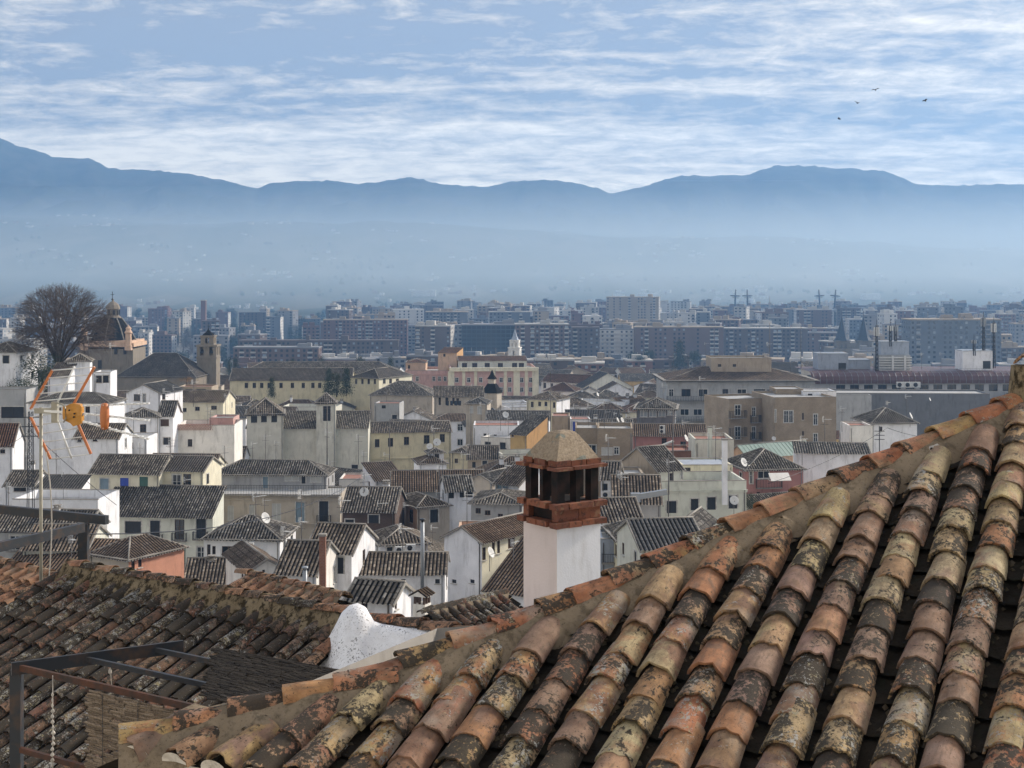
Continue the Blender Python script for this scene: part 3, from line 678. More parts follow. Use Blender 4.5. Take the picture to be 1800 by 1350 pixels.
def pergolas():
    C0 = Vector((0, 0, CZ)); rd = random.Random(8)
    root = empty('steel_pergola', C0); tag(root, 'black steel pergola corner behind the mortared ridge, near the aerial mast', 'pergola')
    z = -4.58; c = at(150, 915, 26.0)-C0; c.z = z
    def hp(px, py, zz=None): zz = z if zz is None else zz; D = -zz*F/(py-HZ); return Vector(((px-900)/F*D, D, zz))
    m = MB(); m.bar(hp(-120, 883), hp(188, 914), 0.10, 0.16); m.build('beam', 'dark_steel', root)
    m = MB(); m.bar(hp(-140, 990)+Vector((0, 0, -.03)), hp(146, 924)+Vector((0, 0, -.03)), 0.10, 0.16); m.build('beam', 'dark_steel', root)
    m = MB(); m.bar(c+Vector((-.03, 0, -2.5)), c+Vector((-.03, 0, -.05)), 0.17, 0.15); m.build('post', 'dark_steel', root)
    z2 = -3.88
    root = empty('steel_pergola', C0); tag(root, 'rusty black steel pergola with reed matting beside the lichen-crusted roof', 'pergola')
    def hq(px, py): D = -z2*F/(py-HZ); return Vector(((px-900)/F*D, D, z2))
    c = hq(24, 1172)
    m = MB(); m.bar(c+Vector((0.03, 0.0, -4.0)), c+Vector((0.03, 0, -.02)), 0.105, 0.10); m.build('post', 'dark_steel', root)
    def beam(a, b, w, h_, mat='dark_steel'): m = MB(); m.bar(a, b, w, h_); m.build('beam', mat, root)
    beam(hq(20, 1176), hq(322, 1136), 0.03, 0.125)
    e = hq(420, 1262); beam(c+Vector((.02, 0, 0.0)), e, 0.035, 0.06, 'rusty_steel')
    beam(hq(150, 1158), hq(560, 1247), 0.035, 0.05); beam(hq(262, 1140), hq(660, 1222), 0.035, 0.05)
    beam(c+Vector((.03, 0, -.80)), e+Vector((0, 0, -.80)), 0.04, 0.05, 'rusty_steel')
    # dark reed matting laid over the frame
    reeds('reed_mat', root, hq(388, 1146)+Vector((0, 0, .03)), hq(640, 1193)+Vector((0, 0, .04)), hq(366, 1232)+Vector((0, 0, .03)), hq(640, 1290)+Vector((0, 0, .03)), 70, 0.012, 0.16, 'dark_reed', rd, 0.12)
    # lighter reed screen hanging from the front rail
    t = 0.45; a = c.lerp(e, 0.37)+Vector((0, -.04, -.05)); b = c.lerp(e, 1.15)+Vector((0, -.04, -.05)); dn = Vector((0, 0, -1.15))
    reeds('reed_screen', root, a, b, a+dn, b+dn, 62, 0.0125, 0.15, 'dry_reed', rd, 0.06)
    m = MB()
    for k in range(5):
        p = a.lerp(b, 0.08+k*0.2)+Vector((0, -.02, 0)); m.tube([p, p+dn], 0.0025, 4)
    m.build('binding_wire', 'dark_steel', root)
    # string of shells and a cord hanging from the rail
    o = empty('shell_string', c.lerp(e, 0.20)+C0+Vector((0, -.05, 0))); tag(o, 'string of small pale shells hanging from the rusty rail', 'ornament')
    m = MB(); m.tube([(0, 0, 0.02), (0, 0, -1.1)], 0.004, 5); m.build('cord', 'lime_mortar', o)
    for k in range(18):
        m = MB(); zz = -0.16-k*0.052; r = rd.uniform(.010, .022); m.lathe((rd.uniform(-.006, .006), 0, zz), [(0.002, 0.022), (r*.7, 0.008), (r, -0.006), (r*.3, -0.024)], 7); m.build('shell', 'lime_mortar', o)
    o = empty('cord_weight', hq(195, 1168)+C0+Vector((0, -.03, -.02))); tag(o, 'short cord with a pale knot hanging from the steel beam', 'cord')
    m = MB(); m.tube([(0, 0, 0.0), (.01, 0, -.1), (.02, 0, -.22)], 0.004, 5); m.build('cord', 'lime_mortar', o)
    m = MB(); m.lathe((0, 0, -.04), [(.004, .03), (.016, .015), (.018, -.012), (.004, -.03)], 7); m.build('knot', 'lime_mortar', o)
pergolas()
# ---------------------------------------------------------------- town: materials
PAL = dict(white=(0.82, 0.82, 0.83), whitewarm=(0.80, 0.77, 0.71), cream=(0.64, 0.63, 0.54), creamgreen=(0.66, 0.67, 0.58), yellow=(0.68, 0.61, 0.42), paleyellow=(0.74, 0.69, 0.53), ochre=(0.55, 0.38, 0.17), peach=(0.62, 0.43, 0.30),
           salmon=(0.62, 0.30, 0.20), rose=(0.42, 0.21, 0.19), pink=(0.58, 0.38, 0.34), beige=(0.50, 0.44, 0.36), tan=(0.40, 0.33, 0.25), grey=(0.38, 0.38, 0.38), darkgrey=(0.17, 0.175, 0.185), stone=(0.24, 0.205, 0.16), bluegrey=(0.36, 0.40, 0.46), greenroof=(0.36, 0.42, 0.38), lightgrey=(0.42, 0.42, 0.41), orange=(0.60, 0.36, 0.16))
for k, c in PAL.items(): plaster('wall_'+k, c, 0.14, 0.45, 1.0)
def brick_wall(name, a, b, mortar, sc=1.0):
    nb = NB(name); p = geo_pos(nb); n = nb.noise(p, 0.5, 4); t = nb.n.new('ShaderNodeTexBrick'); sp = nb.n.new('ShaderNodeSeparateXYZ'); nb.link(p, sp.inputs[0]); c = nb.n.new('ShaderNodeCombineXYZ')
    nb.link(nb.math('ADD', sp.outputs[0], sp.outputs[1]), c.inputs[0]); nb.link(sp.outputs[2], c.inputs[1]); nb.link(c.outputs[0], t.inputs[0])
    t.inputs['Color1'].default_value = a+(1,); t.inputs['Color2'].default_value = b+(1,); t.inputs['Mortar'].default_value = mortar+(1,); t.inputs['Scale'].default_value = 2.2*sc; t.inputs['Mortar Size'].default_value = 0.02
    nb.color(nb.mix(nb.rng(n, 0.35, 0.65, 0, 0.5), t.outputs[0], tuple(q*0.6 for q in a)))
brick_wall('wall_brownbrick', (0.32, 0.25, 0.175), (0.39, 0.31, 0.22), (0.30, 0.26, 0.20)); brick_wall('wall_darkbrick', (0.085, 0.055, 0.045), (0.115, 0.075, 0.058), (0.14, 0.11, 0.09)); brick_wall('wall_redbrick', (0.24, 0.10, 0.065), (0.30, 0.14, 0.09), (0.3, 0.25, 0.2))
PAL.update(brownbrick=0, darkbrick=0, redbrick=0)
def roof_mat(name, cols, fleck=0.2):
    nb = NB(name); uv = nb.n.new('ShaderNodeUVMap').outputs[0]; fl = nb.n.new('ShaderNodeVectorMath'); fl.operation = 'FLOOR'; nb.link(uv, fl.inputs[0]); w, c3 = nb.white(nb.vadd(fl.outputs[0], nb.info(), 91)); p = geo_pos(nb)
    base = nb.ramp(w, [(i/(len(cols)-1), c) for i, c in enumerate(cols)])
    n = nb.noise(p, 0.45, 5, 0.6); base = nb.mix(nb.rng(n, 0.35, 0.7, 0, 0.8), base, tuple(0.5*q for q in cols[0])); n2 = nb.noise(p, 3.5, 5, 0.7)
    base = nb.mix(nb.rng(n2, 0.56, 0.66, 0, fleck*3), base, (0.21, 0.20, 0.18))
    fr = nb.n.new('ShaderNodeVectorMath'); fr.operation = 'FRACTION'; nb.link(uv, fr.inputs[0]); sp = nb.n.new('ShaderNodeSeparateXYZ'); nb.link(fr.outputs[0], sp.inputs[0])
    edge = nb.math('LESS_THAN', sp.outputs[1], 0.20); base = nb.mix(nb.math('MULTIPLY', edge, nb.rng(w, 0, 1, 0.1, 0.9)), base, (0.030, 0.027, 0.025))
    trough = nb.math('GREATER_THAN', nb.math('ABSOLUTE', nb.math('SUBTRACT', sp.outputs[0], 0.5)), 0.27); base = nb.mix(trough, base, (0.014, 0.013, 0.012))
    ri = nb.math('FRACT', nb.math('MULTIPLY', nb.info(), 7.7)); base = nb.mix(1.0, base, nb.ramp(ri, [(0, (1.06, .96, .87)), (.35, (.85, .88, .92)), (.7, (1.0, .97, .93)), (1, (1.12, .98, .86))]), 'MULTIPLY')
    nb.color(base); nb.rough(0.95); nb.b.inputs['Specular IOR Level'].default_value = 0.1; return nb.m
roof_mat('roof_dark', [(0.085, 0.078, 0.070), (0.20, 0.18, 0.155), (0.30, 0.27, 0.23), (0.12, 0.105, 0.092), (0.44, 0.41, 0.36), (0.16, 0.14, 0.12)]); roof_mat('roof_brown', [(0.14, 0.105, 0.08), (0.24, 0.185, 0.14), (0.17, 0.125, 0.095), (0.32, 0.26, 0.205)]); roof_mat('roof_grey', [(0.10, 0.10, 0.10), (0.16, 0.155, 0.15), (0.12, 0.12, 0.118), (0.20, 0.19, 0.185)]); roof_mat('roof_rust', [(0.17, 0.09, 0.06), (0.23, 0.13, 0.09), (0.15, 0.085, 0.06), (0.26, 0.17, 0.12)])
plain('ridge_lime', (0.27, 0.25, 0.22), 0.9, var=0.3, scale=0.8); plain('tile_end', (0.52, 0.50, 0.46), 0.9, var=0.35, scale=3)
def fixed(name, col, rough=0.6, spec=0.3, metal=0.0):
    nb = NB(name); nb.color(nb.mix(nb.noise(geo_pos(nb), 2.0, 3), tuple(c*.8 for c in col), tuple(c*1.15 for c in col))); nb.rough(rough); nb.b.inputs['Specular IOR Level'].default_value = spec; nb.b.inputs['Metallic'].default_value = metal
fixed('pane', (0.018, 0.022, 0.028), 0.12, 0.5); fixed('frame_brown', (0.085, 0.05, 0.035)); fixed('frame_white', (0.62, 0.62, 0.60)); fixed('shutter_blue', (0.05, 0.09, 0.42)); fixed('shutter_pale', (0.22, 0.30, 0.36)); fixed('shutter_green', (0.07, 0.15, 0.12)); fixed('shutter_dark', (0.028, 0.03, 0.036)); fixed('iron', (0.03, 0.03, 0.033), 0.5); fixed('blind', (0.50, 0.50, 0.47)); fixed('pane_light', (0.30, 0.34, 0.37), 0.2, 0.5); fixed('ac_white', (0.62, 0.62, 0.60)); fixed('steel_grey', (0.30, 0.32, 0.34), 0.4, 0.4, 0.3); fixed('sheet_dark', (0.10, 0.055, 0.06), 0.5, 0.4); fixed('pole', (0.13, 0.12, 0.115), 0.6); fixed('terracotta_floor', (0.34, 0.16, 0.11))
FRAME = dict(d='frame_brown', w='frame_white', b='shutter_blue', g='shutter_green', p='shutter_pale', k='iron', s='frame_brown', o='iron', l='frame_white', v='frame_white')
PANE = dict(d='pane', w='pane', b='shutter_blue', g='shutter_green', p='shutter_pale', k='shutter_dark', s='frame_brown', o='iron', l='pane_light', v='blind')  # kind o: dark sheet standing for the shade inside an open window
WC = {}
def window_mesh(w, h, kind):
    key = (round(w, 1), round(h, 1), kind)
    if key not in WC:
        m = MB(); t = min(0.07, w*0.12); d = 0.10
        m.face([(-w/2, d, -h/2), (w/2, d, -h/2), (w/2, d, h/2), (-w/2, d, h/2)], 1)
        if kind != 'o':
            for a, b, c, e in ((-w/2, -w/2+t, -h/2, h/2), (w/2-t, w/2, -h/2, h/2), (-w/2+t, w/2-t, -h/2, -h/2+t), (-w/2+t, w/2-t, h/2-t, h/2), (-t/2, t/2, -h/2+t, h/2-t)): m.box(((a+b)/2, d-0.03, (c+e)/2), (b-a, 0.05, e-c))
            if h > w*1.2 and kind in 'wdlp': m.box((0, d-0.025, h*0.14), (w-2*t, 0.035, t*0.7))
        if kind in 'kwp' and h > .9:
            for a, b, c, e in ((-w/2-.12, -w/2, -h/2, h/2+.12), (w/2, w/2+.12, -h/2, h/2+.12), (-w/2, w/2, h/2, h/2+.12)): m.box(((a+b)/2, -.01, (c+e)/2), (b-a, .05, e-c), mi=2)
        if kind != 'k': m.box((0, 0.03, -h/2-0.04), (w+0.2, 0.26, 0.07), mi=2)
        WC[key] = m.build('window', [FRAME[kind], PANE[kind], 'tile_end'], data_only=True)
    return WC[key]
# ---------------------------------------------------------------- town: house builder
PROT = []
LM = [(100, 232, 'the big bare tree'), (187, 440, 'the domed church'), (366, 425, 'the stone bell tower'), (500, 352, 'the yellow convent'), (640, 340, 'the convent end wing'), (860, 420, 'the pink building'), (865, 318, 'the hexagonal turret'), (540, 250, 'the cream two-tower house'), (720, 257, 'the five-window yellow wing'), (950, 292, 'the yellow hip-roofed house'), (910, 226, 'the ochre house'), (1180, 214, 'the rose-coloured house'), (1150, 226, 'the dark belvedere'), (1300, 330, 'the big grey flats'), (1415, 262, 'the brown brick block'), (1600, 306, 'the blank fire wall'), (1625, 345, 'the curved metal roof'), (1500, 1180, 'the twin spires'), (905, 610, 'the slender bell tower'),
      (650, 160, 'the dark brick house'), (490, 178, 'the balustraded terrace'), (270, 166, 'the balcony-door house'), (815, 125, 'the tall white gable'), (700, 116, 'the long white wall'), (990, 150, 'the white chimney'), (1235, 148, 'the cream cornice house'), (1360, 166, 'the awning balcony'), (1460, 172, 'the stained white wall'), (340, 216, 'the red lattice fence'), (250, 222, 'the vented white gable'), (95, 205, 'the television aerial'), (770, 206, 'the white cube house'), (858, 1080, 'the dark glass office'), (1085, 1090, 'the white striped flats'), (1110, 1650, 'the tall sand-coloured tower'), (1380, 2250, 'the stadium masts'), (640, 1290, 'the long reddish block'), (760, 1060, 'the umber flats'), (1190, 1075, 'the long brown terrace'), (1680, 900, 'the big blue-grey block'), (358, 1500, 'the square brick tower'), (950, 1050, 'the plain brown slab'), (785, 300, 'the washing line'), (1355, 186, 'the green metal roof'), (1570, 212, 'the brown pyramid roof'), (1020, 235, 'the rooftop cabin')]
def near(px, D):
    """say what a thing stands by"""
    best = min(LM, key=lambda q: abs(q[0]-px)*D/F+abs(q[1]-D)*.8); dx = abs(best[0]-px)
    if dx < 70 and D > best[1]*1.04: return 'behind '+best[2]
    if dx < 70 and D < best[1]*.96: return 'in front of '+best[2]
    return 'beside '+best[2]
def wall_panel(m, o, ex, w, z0, z1, rects, mi=0, rev=0.12):
    """upright wall of width w from o along ex, with real openings; inward normal is ex rotated left"""
    iy = Vector((-ex.y, ex.x, 0)); xs = sorted({0.0, w, *[r[0] for r in rects], *[r[2] for r in rects]}); zs = sorted({z0, z1, *[r[1] for r in rects], *[r[3] for r in rects]})
    P = lambda x, z, d=0.0: o+ex*x+iy*d+Vector((0, 0, z))
    for a, b in zip(xs, xs[1:]):
        run = None
        for c, e in zip(zs, zs[1:]):
            mx, mz = (a+b)/2, (c+e)/2
            if any(r[0] < mx < r[2] and r[1] < mz < r[3] for r in rects):
                if run is not None: m.face([P(a, run), P(b, run), P(b, c), P(a, c)], mi); run = None
            elif run is None: run = c
        if run is not None: m.face([P(a, run), P(b, run), P(b, z1), P(a, z1)], mi)
    for a, c, b, e in rects:
        for q in ((P(a, c), P(a, e), P(a, e, rev), P(a, c, rev)), (P(b, e), P(b, c), P(b, c, rev), P(b, e, rev)), (P(a, e), P(b, e), P(b, e, rev), P(a, e, rev)), (P(b, c), P(a, c), P(a, c, rev), P(b, c, rev))): m.face(q, mi)
def roof_plane(m, e0, e1, inw, pitch, top, corr, mi=0, end_mi=2, sp=0.31):
    """tiled plane: eave e0->e1, rising along inw; top(s) gives the plan run at distance s"""
    e0 = Vector(e0); e1 = Vector(e1); L = (e1-e0).length; d = (e1-e0)/L; t = math.tan(pitch); iw = Vector(inw); nrm = Vector((-iw.x*t, -iw.y*t, 1)).normalized()
    so = random.random()*90
    def P(s, r, z=0.0):
        p = e0+d*s+iw*r+Vector((0, 0, r*t)); return p+nrm*(z+noise.noise(Vector((s*.55+so, r*.5, so)))*.07)
    if not corr:
        n = max(2, int(L/1.5)); off = random.random()*50
        for i in range(n):
            a, b = L*i/n, L*(i+1)/n
            for q, r in (((a, b)),): 
                ta, tb = top(a), top(b); uv = lambda s, rr: (1+off+s/sp, 1+rr/0.42)
                if ta <= 1e-4 and tb <= 1e-4: continue
                m.face([P(a, 0), P(b, 0), P(b, tb), P(a, ta)], mi, [uv(a, 0), uv(b, 0), uv(b, tb), uv(a, ta)])
        return
    n = max(3, round(L/sp)); w = L/n; prof = ((0, 0.0), (0.20, 0.045), (0.5, 0.085), (0.80, 0.045), (1, 0.0)); k0 = random.randrange(1, 400)
    for i in range(n):
        fs = []; vs = []; uvs = []; jit = random.uniform(-0.03, 0.03)
        for x, z in prof:
            s = w*(i+x); tp = max(0.0, top(s)); vs += [P(s, -0.02+jit, z), P(s, tp*.5, z), P(s, tp, z)]; uvs += [(k0+i+0.02+x*0.96, 1+k0*0.37), (k0+i+0.02+x*0.96, 1+k0*0.37+tp/0.80), (k0+i+0.02+x*0.96, 1+k0*0.37+tp/0.40)]
        for k in range(4): fs += [(3*k, 3*k+3, 3*k+4, 3*k+1), (3*k+1, 3*k+4, 3*k+5, 3*k+2)]
        m.mesh(vs, fs, mi, False, [[uvs[j] for j in f] for f in fs])
        m.face([vs[3], vs[9], vs[6]], end_mi); m.face([P(w*(i+.2), -0.02+jit, 0.0), P(w*(i+.8), -0.02+jit, 0), vs[9], vs[3]], end_mi)
def cap_line(m, pts, r=0.10, mi=1):
    m.tube(pts, r, 5, mi, True)
def house(label, pl, pr, pe, D, yaw=0.0, dep=8.0, roof='gx', pitch=24, wall='white', tile='roof_dark', win=(), lw=(), rw=(), cat='house', group=None, ov=0.35, base=None, ridge=0.5, auto=None, aside=None, name='house', lwall=None, rwall=None, prot=None, corr=None, rail=None, parapet=0.5, chim=0, cols=None, seed=None, band_=None, flat_mat=None, hmax=None):
    rd = random.Random(seed if seed is not None else int(pl*7+pe*13+D*3)); ya = R(yaw); c, s = math.cos(ya), math.sin(ya)
    al, ar = (pl-900)/F, (pr-900)/F; w = (ar-al)*D/(c-s*(al+ar)/2); xc = al*D-al*w*s/2+w*c/2
    ze = CZ-(pe-HZ)/F*D; zg = base if base is not None else min(gz(xc, D), gz(xc, D+dep))-0.6; H = ze-zg
    if H < 2.6: zg -= 2.6-H; H = 2.6
    root = empty(name, (xc, D, zg), ya); tag(root, label, cat, group); root['w'] = w; root['he'] = H
    if prot: PROT.append((prot[0], prot[1], prot[2], prot[3], D))
    Mi = Matrix.Rotation(-ya, 3, 'Z')
    def loc(px, py, side):
        """picture point -> local point on the front ('f'), left ('l') or right ('r') wall"""
        d = Mi @ Vector(((px-900)/F, 1, -(py-HZ)/F)); o = Mi @ (Vector((0, 0, CZ))-Vector((xc, D, zg)))
        t = (-o.y/d.y) if side == 'f' else ((-w/2-o.x)/d.x if side == 'l' else (w/2-o.x)/d.x)
        return o+d*t
    front, left, right = [], [], []
    for W_, side, dst in ((win, 'f', front), (lw, 'l', left), (rw, 'r', right)):
        for q in W_:
            a = loc(q[0], q[1], side); b = loc(q[2], q[3], side); kd = q[4] if len(q) > 4 else 'd'
            if side == 'f': x0, x1 = a.x+w/2, b.x+w/2
            elif side == 'l': x0, x1 = dep-a.y, dep-b.y
            else: x0, x1 = a.y, b.y
            x0, x1 = min(x0, x1), max(x0, x1); z1, z0 = max(a.z, b.z), min(a.z, b.z); lim = w if side == 'f' else dep
            x0 = max(x0, 0.06); x1 = min(x1, lim-0.06); z1 = min(z1, H-0.05); z0 = max(z0, 0.1)
            if x1-x0 > 0.12 and z1-z0 > 0.12: dst.append((x0, z0, x1, z1, kd))
    def autowin(spec, lim, dst):
        rows, ncol, ww, wh, kinds = spec
        for r in range(rows):
            z = H-0.55-wh-r*3.0
            if z < 0.3: break
            for k in range(ncol):
                if rd.random() < 0.12: continue
                x = lim*(k+0.5)/ncol+rd.uniform(-.15, .15); dst.append((max(.1, x-ww/2), z, min(lim-.1, x+ww/2), z+wh*rd.uniform(.9, 1.1), rd.choice(kinds)))
    if auto: autowin(auto, w, front)
    if aside: autowin(aside, dep, left if s > 0 or (s == 0 and xc > 0) else right)
    if D < 340 and cat == 'house' and roof != 'flat' and not lw and not rw and not aside and rd.random() < .8: autowin((2, rd.choice((1, 2)), rd.uniform(.6, .95), rd.uniform(.9, 1.3), 'dkw'), dep, left if s > 0.02 else right)
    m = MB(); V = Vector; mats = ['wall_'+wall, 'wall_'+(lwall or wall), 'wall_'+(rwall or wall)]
    top = H-0.001
    strip = lambda L: [r[:4] for r in L]
    wall_panel(m, V((-w/2, 0, 0)), V((1, 0, 0)), w, 0, top, strip(front), 0); wall_panel(m, V((w/2, 0, 0)), V((0, 1, 0)), dep, 0, top, strip(right), 2)
    wall_panel(m, V((w/2, dep, 0)), V((-1, 0, 0)), w, 0, top, [], 0); wall_panel(m, V((-w/2, dep, 0)), V((0, -1, 0)), dep, 0, top, strip(left), 1)
    p = R(pitch); t = math.tan(p); corr = (D < 330) if corr is None else corr
    rm = MB()
    if roof == 'gx':
        run = dep*ridge; hr = run*t; pb = math.atan2(hr, dep-run)
        for sgn, mi in ((-1, 1), (1, 2)):
            x = sgn*w/2; q = [V((x, 0, top)), V((x, dep, top)), V((x, run, H+hr))]; m.face(q if sgn > 0 else q[::-1], mi)
        f = lambda s_: run+ov; b = lambda s_: dep-run+ov; dz = -ov*t; dz2 = -ov*math.tan(pb)
        roof_plane(rm, (-w/2-.2, -ov, H+dz), (w/2+.2, -ov, H+dz), (0, 1, 0), p, f, corr); roof_plane(rm, (w/2+.2, dep+ov, H+dz2), (-w/2-.2, dep+ov, H+dz2), (0, -1, 0), pb, b, corr and D < 200)
        cap_line(rm, [V((-w/2-.2, run, H+hr+.03)), V((w/2+.2, run, H+hr+.03))])
        for x in (-w/2-.17, w/2+.17): rm.bar((x, -ov, H+dz-.05), (x, run, H+hr-.05), .12, .16, 1); rm.bar((x, dep+ov, H+dz2-.05), (x, run, H+hr-.05), .12, .16, 1)
        rh = hr
    elif roof == 'gy':
        run = w/2; hr = run*t
        for y, mi in ((0, 0), (dep, 0)):
            q = [V((-w/2, y, top)), V((w/2, y, top)), V((0, y, H+hr))]; m.face(q if y == 0 else q[::-1], mi)
        f = lambda s_: run+ov; dz = -ov*t
        roof_plane(rm, (-w/2-ov, dep+.2, H+dz), (-w/2-ov, -.25, H+dz), (1, 0, 0), p, f, corr); roof_plane(rm, (w/2+ov, -.25, H+dz), (w/2+ov, dep+.2, H+dz), (-1, 0, 0), p, f, corr)
        cap_line(rm, [V((0, -.25, H+hr+.03)), V((0, dep+.2, H+hr+.03))])
        for sx in (-1, 1): rm.bar((sx*(w/2+ov), -.2, H+dz-.05), (0, -.2, H+hr-.05), .12, .16, 1)
        rh = hr
    elif roof == 'hip':
        run = min(w, dep)/2+ov; hr = run*t; dz = -ov*t; Wd, Dd = w+2*ov, dep+2*ov
        def hipf(L): return lambda s_: max(0.0, min(s_, L-s_, run))
        for a, b, inw in (((-w/2-ov, -ov), (w/2+ov, -ov), (0, 1, 0)), ((w/2+ov, -ov), (w/2+ov, dep+ov), (-1, 0, 0)), ((w/2+ov, dep+ov), (-w/2-ov, dep+ov), (0, -1, 0)), ((-w/2-ov, dep+ov), (-w/2-ov, -ov), (1, 0, 0))):
            roof_plane(rm, a+(H+dz,), b+(H+dz,), inw, p, hipf((V(b)-V(a)).length), corr)
        zt = H+dz+hr; r1 = V((-w/2-ov+run, -ov+run, zt)); r2 = V((w/2+ov-run, dep+ov-run, zt))
        if Wd < Dd: r1 = V((0, -ov+run, zt)); r2 = V((0, dep+ov-run, zt))
        if (r2-r1).length > 0.05: cap_line(rm, [r1, r2])
        for cx, cy in ((-1, 0), (1, 0), (-1, 1), (1, 1)):
            e = V((cx*(w/2+ov), -ov if cy == 0 else dep+ov, H+dz)); tgt = (r1 if (cx < 0 if Wd >= Dd else cy == 0) else r2); cap_line(rm, [e+V((0, 0, .03)), tgt+V((0, 0, .03))], 0.085)
        m2 = MB(); m2.box((0, dep/2, H-.05), (w+2*ov-.1, dep+2*ov-.1, .08)); rm.mesh(m2.v, m2.f, 1); rh = hr
    elif roof == 'shed':
        f = lambda s_: dep+2*ov; dz = -ov*t; hr = dep*t
        for sgn, mi in ((-1, 1), (1, 2)): x = sgn*w/2; q = [V((x, 0, top)), V((x, dep, top)), V((x, dep, H+hr))]; m.face(q if sgn > 0 else q[::-1], mi)
        m.face([V((w/2, dep, top)), V((-w/2, dep, top)), V((-w/2, dep, H+hr)), V((w/2, dep, H+hr))], 0)
        roof_plane(rm, (-w/2-.15, -ov, H+dz), (w/2+.15, -ov, H+dz), (0, 1, 0), p, f, corr); cap_line(rm, [V((-w/2-.15, dep+ov, H+hr+ov*t)), V((w/2+.15, dep+ov, H+hr+ov*t))], .08); rh = hr
    else:
        flat_mat = flat_mat or ('wall_lightgrey' if cat == 'building' or rd.random() < .6 else 'terracotta_floor'); fm = flat_mat; k = 0.22; pa = parapet
        m.box((0, k/2, H+pa/2), (w, k, pa)); m.box((0, dep-k/2, H+pa/2), (w, k, pa)); m.box((-w/2+k/2, dep/2, H+pa/2), (k, dep-2*k, pa)); m.box((w/2-k/2, dep/2, H+pa/2), (k, dep-2*k, pa))
        for y in (k/2, dep-k/2): rm.box((0, y, H+pa+.03), (w+.1, k+.1, .06), mi=1)
        rm.face([(-w/2+.1, .1, H+.02), (w/2-.1, .1, H+.02), (w/2-.1, dep-.1, H+.02), (-w/2+.1, dep-.1, H+.02)], 2); rh = pa
    m.build('wall', mats, root)
    rmats = [tile, 'ridge_lime', 'tile_end'] if roof != 'flat' else [tile, 'ridge_lime', flat_mat or 'terracotta_floor']
    ro = rm.build('roof', rmats, root)
    if band_:                                    # string courses at picture heights
        for py in band_:
            z = loc((pl+pr)/2, py, 'f').z; b = MB(); b.box((0, -.06, z), (w+.16, .12, .22)); b.box((0, -.1, z+.13), (w+.24, .2, .06)); b.build('cornice', 'wall_'+wall, root)
    for L, side in ((front, 'f'), (left, 'l'), (right, 'r')):
        for x0, z0, x1, z1, kd in L:
            o = link('window', window_mesh(x1-x0, z1-z0, kd), root)
            if side == 'f': o.location = (-w/2+(x0+x1)/2, 0, (z0+z1)/2)
            elif side == 'r': o.location = (w/2, (x0+x1)/2, (z0+z1)/2); o.rotation_euler = (0, 0, R(90))
            else: o.location = (-w/2, dep-(x0+x1)/2, (z0+z1)/2); o.rotation_euler = (0, 0, R(-90))
    if D < 340 and cat == 'house':                # drainpipe and gutter on the street front
        x = rd.choice((-1, 1))*(w/2-.22); b = MB(); b.tube([(x, -.07, 0), (x, -.07, H-.25), (x*1.0, -.25, H-.05)], .05, 5); b.build('drainpipe', rd.choice(('steel_grey', 'pole', 'ridge_lime')), root)
    if rd.random() < .35 and group and D < 340:
        for x0, z0, x1, z1, kd in front:
            if rd.random() < .5: balcony(root, -w/2+x0-.2, -w/2+x1+.2, z0-.05, z0+.8, .5, max(.02, D*.00017))
    if rail:                                      # iron balconies: picture rect (x0, y0, x1, y1), depth in metres
        for q in rail:
            a = loc(q[0], q[1], 'f'); b = loc(q[2], q[3], 'f'); balcony(root, a.x, b.x, b.z, a.z, q[4] if len(q) > 4 else 0.6, max(.02, D*.00019))
    for i in range(chim):
        x = rd.uniform(-w*.38, w*.38); y = dep*rd.uniform(.25, .75); cw = rd.uniform(.45, .7); ch = rd.uniform(.9, 1.5); zb = H+rh*0.4
        b = MB(); b.box((x, y, zb+ch/2), (cw, cw, ch)); b.box((x, y, zb+ch+.05), (cw+.16, cw+.16, .1), mi=1)
        for sx in (-1, 1):
            for sy in (-1, 1): b.box((x+sx*cw*.35, y+sy*cw*.35, zb+ch+.22), (.1, .1, .26), mi=1)
        b.box((x, y, zb+ch+.39), (cw+.1, cw+.1, .08), mi=1); b.build('chimney', ['wall_white', 'ridge_lime'], ro)
    return root
def balcony(root, x0, x1, z0, z1, d, t=.018):
    m = MB(); m.box(((x0+x1)/2, -d/2, z0-.05), (x1-x0, d, .1), mi=1); m.bar((x0, -d, z1), (x1, -d, z1), .04)
    for x in (x0, x1): m.bar((x, 0, z1), (x, -d, z1), .04)
    n = max(4, int((x1-x0)/(t*6)))
    for i in range(n+1): x = x0+(x1-x0)*i/n; m.bar((x, -d, z0), (x, -d, z1), t)
    for x in (x0, x1):
        for k in range(1, 4): m.bar((x, -d*k/4, z0), (x, -d*k/4, z1), t)
    m.build('balcony', ['iron', 'ridge_lime'], root)
def wp(px, py, D): return at(px, py, D)
